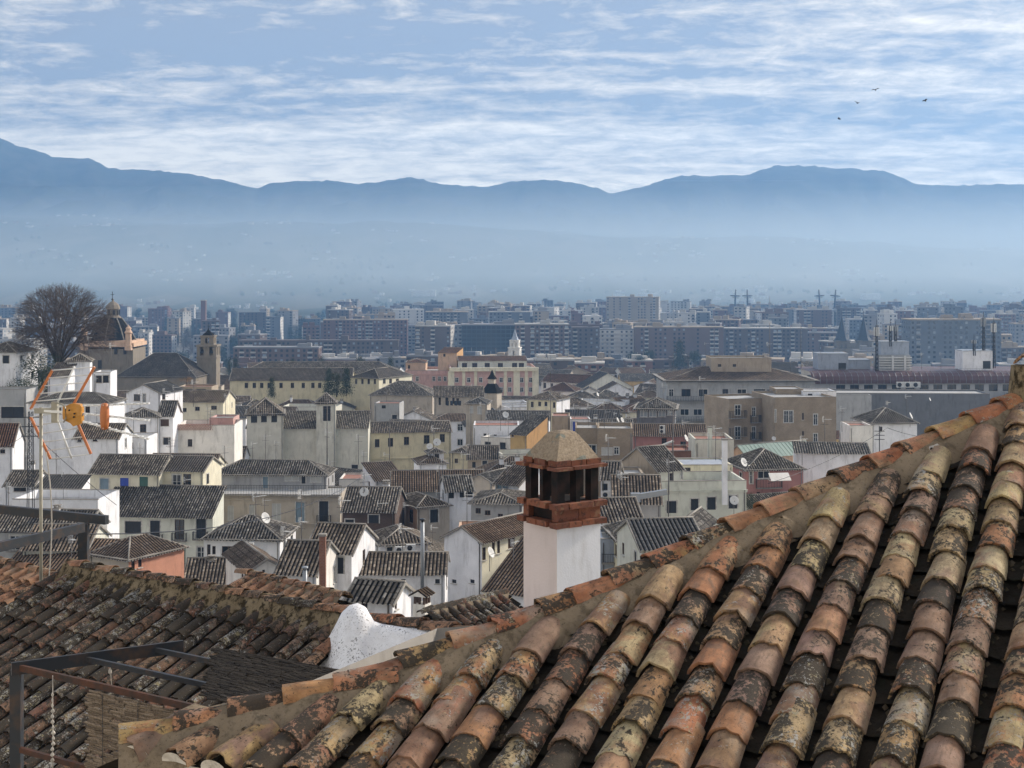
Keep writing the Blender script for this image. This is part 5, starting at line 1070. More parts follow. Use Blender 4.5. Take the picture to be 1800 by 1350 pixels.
NB('green_metal'); MATS['green_metal'].node_tree.nodes['Principled BSDF'].inputs['Base Color'].default_value = (0.30, 0.38, 0.33, 1); MATS['green_metal'].node_tree.nodes['Principled BSDF'].inputs['Roughness'].default_value = 0.4
old_town()
def green_seams():
    g = [o for o in S.objects if str(o.get('label', '')).startswith('peach gabled')][0]; w, he, dep = g['w'], g['he'], 11; t = math.tan(R(34))
    for i in range(18):
        y = -.2+i*dep/17
        for sx in (-1, 1): m = MB(); m.bar((sx*(w/2+.35), y, he-.35*t+.04), (0, y, he+w/2*t+.05), .05, .06); m.build('roof_seam', 'green_metal', g)
green_seams()
# ---------------------------------------------------------------- trees
def leaf_mat(name, a, b):
    nb = NB(name); r = nb.info(); p = geo_pos(nb); nb.color(nb.mix(nb.rng(nb.noise(p, 1.3, 3), .35, .65, 0, 1), a, b)); nb.rough(0.8); nb.b.inputs['Specular IOR Level'].default_value = 0.2
leaf_mat('conifer_leaf', (0.020, 0.034, 0.022), (0.042, 0.062, 0.036)); leaf_mat('shrub_leaf', (0.022, 0.034, 0.016), (0.055, 0.072, 0.030)); leaf_mat('bright_leaf', (0.06, 0.09, 0.02), (0.14, 0.17, 0.03)); leaf_mat('dry_leaf', (0.22, 0.12, 0.05), (0.34, 0.20, 0.09)); leaf_mat('winter_twig', (0.080, 0.063, 0.058), (0.14, 0.113, 0.10))
nb = NB('bark'); nb.color(nb.mix(nb.noise(obj_co(nb), 6, 5), (0.035, 0.028, 0.024), (0.085, 0.072, 0.062)))
def leafy(name, n, shape, size, seed, mat, parent=None, data=True):
    """n small leaf faces spread through a volume given by shape(rd) -> point, spread in clumps"""
    rd = random.Random(seed); m = MB(); cl = [shape(rd) for _ in range(max(6, n//28))]
    for i in range(n):
        c = rd.choice(cl); p = Vector(c)+Vector((rd.gauss(0, 1), rd.gauss(0, 1), rd.gauss(0, .8)))*size*2.2
        a = Vector((rd.uniform(-1, 1), rd.uniform(-1, 1), rd.uniform(-1, 1))).normalized()*size*rd.uniform(.6, 1.3); b = Vector((rd.uniform(-1, 1), rd.uniform(-1, 1), rd.uniform(-1, 1))).normalized()*size*rd.uniform(.5, 1.0)
        m.face([p-a*.5, p+b*.5, p+a*.5, p-b*.5])
    return m.build(name, mat, data_only=True) if data else m.build(name, mat, parent)
def cone_shape(h, r, bot=0.08, p=1.0):
    def f(rd):
        t = rd.random()**1.25; z = h*(bot+(1-bot)*t); q = r*((1-t)**p)*math.sqrt(rd.uniform(.25, 1)); a = rd.uniform(0, 6.283); return (q*math.cos(a), q*math.sin(a), z)
    return f
def ball_shape(rx, rz, zc):
    def f(rd):
        while True:
            v = Vector((rd.uniform(-1, 1), rd.uniform(-1, 1), rd.uniform(-1, 1)))
            if 0.3 < v.length < 1: return (v.x*rx, v.y*rx, zc+v.z*rz)
    return f
def col_shape(h, r):
    def f(rd):
        t = rd.random(); q = r*math.sin(math.pi*min(1, .12+.88*t)**.8)*math.sqrt(rd.uniform(.3, 1)); a = rd.uniform(0, 6.283); return (q*math.cos(a), q*math.sin(a), h*(.06+.94*t))
    return f
TREES = {}
def tree_proto(kind):
    if kind in TREES: return TREES[kind]
    if kind == 'cypress': cr = leafy('crown', 2200, col_shape(10, 1.0), .34, 1, 'conifer_leaf')
    elif kind == 'fir': cr = leafy('crown', 3200, cone_shape(10, 2.6, .06, .9), .42, 2, 'conifer_leaf')
    elif kind == 'cedar': cr = leafy('crown', 2600, ball_shape(3.8, 3.2, 6.4), .5, 3, 'conifer_leaf')
    elif kind == 'shrub': cr = leafy('crown', 2800, ball_shape(2.0, 1.6, 1.7), .16, 4, 'shrub_leaf')
    elif kind == 'bush': cr = leafy('crown', 500, ball_shape(.9, .7, .75), .10, 5, 'bright_leaf')
    elif kind == 'creeper': cr = leafy('crown', 500, ball_shape(1.7, .5, .4), .13, 6, 'dry_leaf')
    else: cr = leafy('crown', 2600, ball_shape(4.2, 3.6, 6.6), .30, 7, 'winter_twig')
    m = MB(); hh = 9 if kind in ('cypress', 'fir') else 5 if kind in ('cedar', 'winter') else 1.2
    m.tube([(0, 0, -.5), (.05, 0, hh*.5), (0, .04, hh)], [.22 if hh > 2 else .06, .15 if hh > 2 else .04, .05 if hh > 2 else .02], 6)
    for k in range(7 if hh > 2 else 4):
        a = k*2.4; z = hh*(.3+.09*k); L = (1.3 if hh > 2 else .5)
        m.tube([(0, 0, z), (L*math.cos(a), L*math.sin(a), z+L*.45)], [.06 if hh > 2 else .025, .015], 4)
    TREES[kind] = (cr, m.build('trunk', 'bark', data_only=True)); return TREES[kind]
def tree(kind, px, pb, hp, D, label, group=None, name=None, wide=1.0, cat='tree'):
    """base at picture row pb, hp pixels high"""
    cr, tr = tree_proto(kind); H = dict(cypress=10.0, fir=10.0, cedar=9.8, shrub=3.4, bush=1.5, creeper=1.0, winter=10.4)[kind]
    p = at(px, pb, D); s = hp/F*D/H; rd = random.Random(int(px*3+pb*7)); o = empty(name or kind+'_tree', p, rd.uniform(0, 6.28)); o.scale = (s*wide, s*wide, s)
    link('trunk', tr, o); link('crown', cr, o); tag(o, label, cat, group); return o
def bare_tree():
    D = 232.0; base = at(101, 668, D); rd = random.Random(19); s = D/F
    root = empty('plane_tree', base); tag(root, 'big bare winter tree with a wide fan of fine twigs above the white houses', 'tree')
    tr = MB(); tw = MB(); c = Vector((.9, 0, 8.3)); rad = Vector((8.6, 6.8, 7.4))
    def ell(d, k): return c+Vector((d.x*rad.x, d.y*rad.y, d.z*rad.z))*k
    def jit(d, a): return (d+Vector((rd.gauss(0, 1), rd.gauss(0, 1), rd.gauss(0, 1)))*a).normalized()
    def limb(m, a, b, r0, r1, k, bend, n=4):
        mid = a.lerp(b, .5)+Vector((rd.uniform(-1, 1), rd.uniform(-1, 1), rd.uniform(-.2, 1)))*bend*(b-a).length; pts = []
        for i in range(n+1): t = i/n; pts.append(a.lerp(mid, t).lerp(mid.lerp(b, t), t))
        m.tube(pts, [r0+(r1-r0)*i/n for i in range(n+1)], k, cap=False); return pts
    tr.tube([(0, 0, -2.5), (0, 0, 1.2), (.1, 0, 2.6)], [.5, .38, .33], 8)
    for i in range(17):
        g = (i+.5)/17; z = 1-1.45*g; a = i*2.39996; q = math.sqrt(max(0, 1-z*z)); d = Vector((q*math.cos(a), q*math.sin(a), z)); base_ = Vector((.08, 0, 2.4)); P1 = limb(tr, base_, ell(jit(d, .1), .42), .18, .085, 6, .16, 5)
        for j in range(10):
            d2 = jit(d, .34); s0 = P1[rd.choice((2, 3, 4, 5, 5))]; P2 = limb(tw, s0, ell(d2, rd.uniform(.66, .80)), .062, .034, 4, .12)
            for k in range(6):
                d3 = jit(d2, .17); s1 = P2[rd.choice((1, 2, 3, 4, 4))]; P3 = limb(tw, s1, ell(d3, rd.uniform(.82, .95)), .030, .020, 3, .14, 3)
                for l_ in range(3): limb(tw, P3[rd.choice((1, 2, 3, 3))], ell(jit(d3, .07), rd.uniform(.92, 1.06)), .019, .014, 3, .12, 2)
    tr.build('trunk', 'bark', root); o = tw.build('twigs', 'winter_twig', root)
bare_tree()
tree('shrub', 76, 672, 52, 226, 'dark evergreen bush at the foot of the bare tree', name='evergreen_bush', wide=1.15, cat='bush')
tree('shrub', 60, 690, 30, 222, 'low dark hedge bush beside the garden wall', name='evergreen_bush', wide=1.7, cat='bush')
for q, (px, pb, hp, wd) in enumerate(((38, 700, 36, 1.2), (100, 695, 34, 1.3), (122, 690, 22, 1.2), (52, 712, 24, 1.6)  )): tree('shrub', px, pb, hp, 219+q*3, 'dark garden shrub between the bare tree and the white houses', 'garden shrubs below the bare tree', name='garden_bush', wide=wd, cat='bush')
tree('creeper', 328, 671, 8, 262, 'dry orange creeper heaped on the open attic', name='dry_creeper', wide=1.0, cat='plant')
for px, pb, hp, D, k in ((578, 692, 44, 335, 'fir'), (592, 692, 40, 337, 'cypress'), (609, 690, 44, 333, 'fir')):
    tree(k, px, pb+4, hp, D, {578: 'shaggy dark fir in front of the yellow convent', 592: 'narrow dark cypress between the two firs of the convent', 609: 'dense dark fir at the corner of the yellow convent'}[px], wide=1.5 if k == 'cypress' else .8)
tree('fir', 478, 698, 32, 338, 'small young fir in front of the convent windows', wide=.75)
tree('bush', 1141, 795, 14, 178, 'bright green potted bush on the brick terrace', name='terrace_bush', cat='bush'); tree('shrub', 1158, 800, 14, 180, 'dark shrub on the brick terrace beside the awning', name='terrace_bush', cat='bush'); tree('shrub', 1316, 900, 34, 150, 'dark creeper bush between the cream and the rose house', name='terrace_bush', wide=.6, cat='bush')
# ---------------------------------------------------------------- the crowd of other houses
def fill():
    rd = random.Random(77); base = [(95, 1010), (115, 985), (130, 950), (150, 905), (175, 862), (200, 822), (230, 785), (260, 757), (300, 728), (350, 704), (420, 684), (500, 668), (600, 656), (750, 646), (900, 640)]
    taken = [(o.location.x, o.location.y, max(o.get('w', 8), 6)*.45) for o in S.objects if o.get('category') in ('house', 'building') and 'w' in o.keys()]
    WN = dict(white='white', whitewarm='off-white', cream='cream', paleyellow='pale yellow', beige='beige', tan='tan', pink='faded pink', ochre='ochre', lightgrey='pale grey', peach='peach', redbrick='red brick', grey='grey')
    TN = dict(roof_dark='dark', roof_brown='brown', roof_grey='grey', roof_rust='rusty'); RN = dict(gx='ridged', gy='gabled', hip='hipped', flat='flat', shed='single-pitch')
    D = 122.0; n = 0
    while D < 640:
        px = -60+rd.uniform(0, 40)
        while px < 1850:
            wm = rd.uniform(6.5, 12.5) if D < 450 else rd.uniform(9, 18); wpx = wm/D*F; Dj = D*rd.uniform(.97, 1.03); yaw = rd.choice((rd.uniform(-35, 35), rd.uniform(-10, 10))); pe = interp(base, Dj)+rd.uniform(-5, 16)*min(1.0, 220/Dj)
            roof = rd.choices(('gx', 'gy', 'hip', 'flat', 'shed'), (5, 2.2, 3, 2.4, 1.2))[0]; wall = rd.choices(list(WN), (10, 5, 4, 3, 3, 2, 1, .8, 2, 1, .7, 1.2))[0]; tile = rd.choices(list(TN), (5, 4, 2, 1.2))[0]; dep = rd.uniform(5.5, 9.5) if D < 450 else rd.uniform(9, 14); pitch = rd.uniform(19, 29)
            x = (px+wpx/2-900)/F*Dj; rise = {'gx': dep/2, 'gy': wm/2, 'hip': min(dep, wm)/2, 'shed': dep, 'flat': 1.2}[roof]*math.tan(R(pitch))/Dj*F; top = pe-rise*.95-1
            x0, x1 = px-3, px+wpx+3+(dep*abs(math.sin(R(yaw)))/Dj*F); x0 -= dep*abs(math.sin(R(yaw)))/Dj*F if yaw > 0 else 0; ok = True
            for a, b, c, e, dp in PROT:
                if dp > Dj-4 and a < x1 and b > x0 and c < 1300 and top < e-1.5:
                    sh = e-1.5-top
                    if sh > 45*min(1.6, 200/Dj) + 8: ok = False; break
                    top += sh; pe += sh
            if ok and Dj > 330 and pe > interp(base, Dj)+26: ok = False
            y = Dj+dep/2
            if ok and all((x-a)**2+(Dj-b)**2 > ((r+wm*.42)*.92)**2 for a, b, r in taken) and pe < 1060:
                nr = 2; wk = rd.choice(('d', 'dw', 'dk', 'w')); nc = max(1, int(wm/2.6)); aw = (nr, nc, rd.uniform(.85, 1.15), rd.uniform(1.2, 1.7), wk) if Dj < 520 else (nr, nc, 1.2, 1.4, 'k'); asd = (nr, 2, .8, 1.1, wk) if Dj < 400 else None
                ex = rd.choice(('', ' and small windows', '', ' and plain walls')); zone = near(px+wpx/2, Dj)
                if ex == ' and plain walls': aw = None
                elif not ex: ex = ''
                house(f'{WN[wall]} house with a {TN[tile]+" " if roof != "flat" else ""}{RN[roof]} roof{ex if len(zone.split()) < 6 else ""} {zone}', px, px+wpx*math.cos(R(yaw)), pe, Dj, yaw=yaw, dep=dep, roof=roof, pitch=pitch, wall=wall, tile=tile, auto=aw, aside=asd, group='crowded houses of the old town', corr=Dj < 300, chim=rd.choice((0, 0, 1, 1, 2)) if Dj < 400 else 0, seed=n, parapet=rd.uniform(.3, 1.0))
                taken.append((x, Dj, wm*.45)); n += 1
            px += wpx*rd.uniform(.75, 1.15)
        D *= 1.07 if D < 330 else 1.12
    print('fill houses', n)
# ---------------------------------------------------------------- landmarks
def landmark_church():
    C = at(189, 660, 440); zg = gz(C.x, C.y); root = empty('domed_church', (C.x, C.y, zg-1)); tag(root, 'baroque church with an octagonal tiled dome, lantern and sunlit corner turret', 'church')
    k = 440/F; z = lambda py: (CZ-(py-HZ)/F*440)-(zg-1); X = lambda px: (px-189)*k
    m = MB(); m.box((X(189), 6, z(613)/2), (X(236)-X(142), 15, z(613))); m.build('drum', 'wall_stone', root)
    m = MB(); m.box((X(189), 6, z(606)), (X(238)-X(140), 16, 1.2)); m.box((X(189), 6, z(601)), (X(234)-X(144), 15.4, .8)); m.build('cornice', 'wall_peach', root)
    m = MB(); m.lathe((X(187), 6, 0), [(8.0, z(604)), (7.0, z(594)), (5.6, z(580)), (4.1, z(568)), (3.0, z(560)), (2.6, z(559))], 8, smooth=False, rot=R(22.5)); m.build('dome', 'roof_grey', root)
    m = MB()
    for i in range(8):
        a = R(45*i); m.tube([(X(187)+r*math.cos(a), 6+r*math.sin(a), zz+.1) for r, zz in ((8.0, z(604)), (7.0, z(594)), (5.6, z(580)), (4.1, z(568)), (3.0, z(560)))], .22, 4)
    m.build('dome_ribs', 'ridge_lime', root)
    m = MB(); m.lathe((X(189), 6, 0), [(2.7, z(561)), (2.5, z(558)), (1.9, z(556)), (1.9, z(545)), (2.3, z(544)), (2.2, z(542)), (1.9, z(537)), (1.2, z(533)), (.35, z(530)), (.2, z(526))], 8, rot=R(22.5), smooth=False); m.build('lantern', 'wall_stone', root)
    for i in range(4):
        a = R(-112+45*i); m = MB(); m.box((X(189)+2.02*math.cos(a), 6+2.02*math.sin(a), z(550)), (.18, .7, 1.5), rz=a); m.build('lantern_window', 'iron', root)
    m = MB(); m.bar((X(188), 6, z(530)), (X(188), 6, z(513)), .16); m.bar((X(184.6), 6, z(518)), (X(191), 6, z(518)), .14); m.lathe((X(188), 6, z(527)), [(.05, -.4), (.4, 0), (.05, .4)], 8); m.build('cross', 'iron', root)
    for px, lab in ((229, 0), (151, 0)):
        t = MB(); t.lathe((X(px), -2.0, 0), [(1.25, z(615)), (1.25, z(606)), (1.0, z(605)), (.95, z(586)), (1.25, z(585)), (1.2, z(583)), (.9, z(581)), (.75, z(578)), (1.0, z(577)), (.3, z(573)), (.05, z(570))], 8, smooth=False); t.build('corner_turret', 'wall_peach', root)
    for px in (206, 222):
        m = MB(); m.box((X(px), -1.55, z(617)), (.9, .25, 1.9)); m.build('window', 'iron', root)
    m = MB(); m.box((X(178), -1.55, z(640)), (1.2, .3, 2.6)); m.build('window', 'iron', root)
    house('nave of the domed church with a big plain grey hip roof', 203, 344, 662, 412, yaw=-6, dep=17, roof='hip', pitch=37, wall='stone', tile='roof_grey', corr=False, cat='church', prot=(190, 350, 627, 666))
    PROT.append((140, 240, 510, 630, 440))
def landmark_belltower():
    D = 425.0; k = D/F; C = at(366.5, 700, D); zg = gz(C.x, C.y); root = empty('bell_tower', (C.x, C.y, zg)); tag(root, 'weathered stone bell tower with arched openings and a stepped top', 'tower')
    z = lambda py: (CZ-(py-HZ)/F*D)-zg; PROT.append((349, 384, 570, 662, D))
    w = 34*k; m = MB(); o = (-w/2, -w/2)
    arch = [(w*.16, z(624), w*.36, z(609)), (w*.64, z(624), w*.84, z(609))]
    for a in range(4): 
        ex = Vector((math.cos(a*math.pi/2), math.sin(a*math.pi/2), 0)); p = Vector((-w/2, -w/2, 0)); p = Matrix.Rotation(a*math.pi/2, 3, 'Z') @ p; wall_panel(m, p, ex, w, 0, z(607), arch, 0, .8)
    m.box((0, 0, z(607)), (w+.5, w+.5, .5)); m.box((0, 0, z(628)), (w+.4, w+.4, .35)); m.box((0, 0, z(637)), (w*.6, w*.6, 6)); m.build('shaft', 'wall_stone', root)
    for sx in (-1, 1):
        b = MB(); b.lathe((sx*w*.24, -w/2+.9, z(620)), [(.75, 0), (.6, .35), (.4, .9), (.15, 1.1)], 10); b.build('bell', 'iron', root)
    w2 = 23*k; m = MB()
    for a in range(4): ex = Vector((math.cos(a*math.pi/2), math.sin(a*math.pi/2), 0)); p = Matrix.Rotation(a*math.pi/2, 3, 'Z') @ Vector((-w2/2, -w2/2, 0)); wall_panel(m, p, ex, w2, z(607), z(591), [(w2*.35, z(603), w2*.65, z(594))], 0, .5)
    m.box((0, 0, z(590.5)), (w2+.4, w2+.4, .4)); m.build('belfry', 'wall_stone', root)
    m = MB(); m.lathe((0, 0, 0), [(w2*.6, z(590)), (w2*.42, z(586)), (w2*.2, z(583)), (.2, z(579)), (.06, z(575))], 4, smooth=False, rot=R(45)); m.build('roof', 'roof_grey', root)
    m = MB(); m.bar((0, 0, z(580)), (0, 0, z(569)), .12); m.bar((-.5, 0, z(573)), (.5, 0, z(573)), .1); m.build('cross', 'iron', root)
def landmark_spires():
    D = 960.0; k = D/F; C = at(1499, 640, D); zg = gz(C.x, C.y); root = empty('twin_spired_church', (C.x, C.y, zg)); tag(root, 'pale church with two tall slate spires among the modern blocks', 'church')
    z = lambda py: (CZ-(py-HZ)/F*D)-zg; PROT.append((1465, 1540, 545, 616, D))
    m = MB(); m.box((0, 8, z(612)/2), (76*k, 30, z(612))); m.build('nave', 'wall_stone', root)
    m = MB(); m.box((0, 4, z(608)), (50*k, 14, 4)); m.build('gable', 'wall_stone', root)
    for px in (1480, 1518):
        x = (px-1499)*k; w = 23*k; m = MB()
        for a in range(4): ex = Vector((math.cos(a*math.pi/2), math.sin(a*math.pi/2), 0)); p = Vector((x, 0, 0))+Matrix.Rotation(a*math.pi/2, 3, 'Z') @ Vector((-w/2, -w/2, 0)); wall_panel(m, p, ex, w, 0, z(599), [(w*.25, z(612), w*.42, z(604)), (w*.58, z(612), w*.75, z(604))], 0, .6)
        m.box((x, 0, z(599)), (w+1, w+1, .8)); t = m.build('tower', 'wall_stone', root)
        m = MB(); m.lathe((x, 0, 0), [(w*.62, z(599)), (w*.46, z(592)), (w*.24, z(575)), (.35, z(558)), (.1, z(556))], 8, smooth=False, rot=R(22.5)); m.build('spire', 'slate', root)
        m = MB(); m.bar((x, 0, z(558)), (x, 0, z(546)), .3); m.bar((x-1, 0, z(550)), (x+1, 0, z(550)), .25); m.build('cross', 'iron', root)
def landmark_slender():
    D = 610.0; k = D/F; C = at(905, 660, D); zg = gz(C.x, C.y); root = empty('slender_bell_tower', (C.x, C.y, zg), R(-10)); tag(root, 'slender pale bell tower with a sharp little spire behind the pink building', 'tower'); z = lambda py: (CZ-(py-HZ)/F*D)-zg
    PROT.append((890, 918, 578, 630, D)); m = MB(); w = 20*k
    for a in range(4): ex = Vector((math.cos(a*math.pi/2), math.sin(a*math.pi/2), 0)); p = Matrix.Rotation(a*math.pi/2, 3, 'Z') @ Vector((-w/2, -w/2, 0)); wall_panel(m, p, ex, w, 0, z(611), [(w*.4, z(625), w*.62, z(616))], 0, .4)
    m.box((0, 0, z(611)), (w+.5, w+.5, .4)); m.build('shaft', 'wall_whitewarm', root); w = 16*k; m = MB()
    for a in range(4): ex = Vector((math.cos(a*math.pi/2), math.sin(a*math.pi/2), 0)); p = Matrix.Rotation(a*math.pi/2, 3, 'Z') @ Vector((-w/2, -w/2, 0)); wall_panel(m, p, ex, w, z(611), z(598), [(w*.18, z(609), w*.4, z(602)), (w*.6, z(609), w*.82, z(602))], 0, .4)
    m.box((0, 0, z(598)), (w+.4, w+.4, .3)); m.build('belfry', 'wall_whitewarm', root); m = MB(); m.lathe((0, 0, 0), [(w*.55, z(598)), (w*.3, z(591)), (.1, z(578))], 4, smooth=False, rot=R(45)); m.build('spire', 'wall_bluegrey', root)
def landmark_turret():
    D = 318.0; k = D/F; C = at(865, 715, D); zg = gz(C.x, C.y); root = empty('hexagonal_turret', (C.x, C.y, zg)); tag(root, 'grey hexagonal chapel roof with a small pointed lantern', 'chapel'); z = lambda py: (CZ-(py-HZ)/F*D)-zg; PROT.append((846, 882, 650, 698, D))
    m = MB(); m.lathe((0, 0, 0), [(17*k, 0), (17*k, z(690))], 6, smooth=False); m.build('wall', 'wall_beige', root); m = MB(); m.lathe((0, 0, 0), [(19*k, z(690)), (13*k, z(681)), (8*k, z(674))], 6, smooth=False); m.build('roof', 'roof_grey', root)
    m = MB(); m.lathe((0, 0, 0), [(7*k, z(676)), (7*k, z(666))], 6, smooth=False); m.build('lantern', 'wall_beige', root); m = MB(); m.lathe((0, 0, 0), [(9*k, z(666)), (4*k, z(659)), (.06, z(650))], 6, smooth=False); m.build('spire', 'roof_grey', root)
plain('slate', (0.035, 0.045, 0.06), 0.7)
landmark_church(); landmark_belltower(); landmark_spires(); landmark_slender(); landmark_turret()
# ---------------------------------------------------------------- long building with a dark curved metal roof and its plant
def mansard():
    D = 345.0; k = D/F; C = at(1625, 740, D); zg = gz(C.x, C.y); root = empty('office_building', (C.x, C.y, zg), R(2)); tag(root, 'long office building with a dark red curved sheet metal roof behind the grey fire wall', 'building'); z = lambda py: (CZ-(py-HZ)/F*D)-zg; w = 400*k; PROT.append((1425, 1800, 600, 692, D))
    wins = [(6+i*3.4, z(688), 8.2+i*3.4, z(676)) for i in range(int((w-10)/3.4))]
    m = MB(); wall_panel(m, Vector((-w/2, 0, 0)), Vector((1, 0, 0)), w, 0, z(674), wins, 0, .25); m.box((0, 9, z(674)/2), (w, 17.4, z(674))); m.build('wall', 'wall_grey', root)
    for r in wins: o = link('window', window_mesh(r[2]-r[0], r[3]-r[1], 'd'), root); o.location = (-w/2+(r[0]+r[2])/2, .08, (r[1]+r[3])/2)
    m = MB(); prof = [(-.4, z(674)), (-.5, z(668)), (-.1, z(661)), (1.0, z(656)), (2.6, z(653.5)), (18, z(653))]
    vs = [(x, y, zz) for x in (-w/2, w/2) for y, zz in prof]; n = len(prof); m.mesh(vs, [(i, n+i, n+i+1, i+1) for i in range(n-1)], 0, False); m.build('roof', 'sheet_dark', root)
    for i in range(int(w/1.55)):
        x = -w/2+.5+i*1.55; m = MB(); m.tube([(x, y-.06, zz+.05) for y, zz in prof[:5]], .045, 4, cap=False); m.build('roof_seam', 'steel_grey', root)
    m = MB(); m.bar((-w/2, 2.4, z(649.5)), (w/2, 2.4, z(649.5)), .06)
    for i in range(int(w/3)): m.bar((-w/2+i*3, 2.4, z(653)), (-w/2+i*3, 2.4, z(649.5)), .05)
    m.build('guard_rail', 'steel_grey', root)
    def box(name, label, x0, x1, y0, y1, DD, dep, mat, extra=None):
        Cc = at((x0+x1)/2, y1, DD); kk = DD/F; ww = (x1-x0)*kk; hh = (y1-y0)*kk; o = empty(name, Cc); tag(o, label, 'roof plant'); m = MB(); m.box((0, dep/2, hh/2-1), (ww, dep, hh+2)); m.build('casing', mat, o); m = MB(); m.box((0, dep/2, hh+.06), (ww+.2, dep+.2, .12)); m.build('lid', 'steel_grey', o)
        if extra: extra(o, ww, hh, dep)
        return o
    def dark(o, ww, hh, dep): m = MB(); m.box((ww*.30, -.03, hh*.3), (ww*.25, .1, hh*.4)); m.build('vent', 'iron', o)
    def slats(o, ww, hh, dep):
        for i in range(6): m = MB(); m.box((0, -.5, hh*(.08+.16*i)), (ww*1.05, .7, .28)); m.build('louvre', 'frame_white', o)
        for x in (-.1, .3): m = MB(); m.box((ww*x, -.9, hh*.5), (.5, .2, hh)); m.build('strut', 'frame_white', o)
    box('plant_room', 'blue-grey plant room with a dark vent on the office roof', 1438, 1491, 622, 654, 352, 6, 'wall_bluegrey', dark); box('plant_room', 'low blue-grey plant room with a white lid', 1491, 1530, 633, 654, 354, 5, 'wall_bluegrey')
    box('cooling_tower', 'cooling tower with white louvres', 1546, 1600, 625, 653, 350, 6, 'wall_grey', slats); box('water_tank', 'grey sheet metal tank above the white louvres', 1548, 1598, 601, 625, 352, 5, 'wall_bluegrey')
    box('plant_room', 'white plant room with louvres below the lattice masts', 1692, 1745, 617, 652, 350, 6, 'wall_white', dark)
    def mast(px, y0, y1, DD, label, kind=0):
        Cc = at(px, y1, DD); kk = DD/F; h = (y1-y0)*kk; o = empty('antenna_mast', Cc); tag(o, label, 'mast'); m = MB(); r = .35
        for a in range(3): t = a*2.094; m.tube([(r*math.cos(t), r*math.sin(t), -1), (r*.7*math.cos(t), r*.7*math.sin(t), h)], .11, 4)
        n = max(3, int(h/1.0))
        for i in range(n):
            for a in range(3): t = a*2.094; u2 = (a+1)*2.094; m.bar((r*math.cos(t), r*math.sin(t), h*i/n), (r*math.cos(u2), r*math.sin(u2), h*(i+1)/n), .08)
        m.build('lattice', 'iron', o)
        for j in range(3): t = j*2.094+.4; m = MB(); m.box((.55*math.cos(t), .55*math.sin(t), h*.86), (.34, .26, min(2.1, h*.3)), rz=t); m.build('panel_antenna', 'frame_white' if kind == 0 else 'steel_grey', o)
        m = MB(); m.bar((0, 0, h), (0, 0, h+1.4), .10); m.build('rod', 'iron', o)
    mast(1541, 572, 650, 348, 'tall lattice mast at the left of the cooling tower'); mast(1565, 573, 602, 352, 'short lattice mast standing on the grey tank'); mast(1574, 574, 602, 353, 'thin lattice mast with whip rods on the grey tank', 1)
    mast(1729, 558, 618, 351, 'tall lattice mast with stays on the white plant room', 1); mast(1747, 566, 640, 350, 'lattice mast rising past the right of the white plant room'); mast(1712, 598, 618, 350, 'short stub mast with boxes on the white plant room', 1)
mansard()
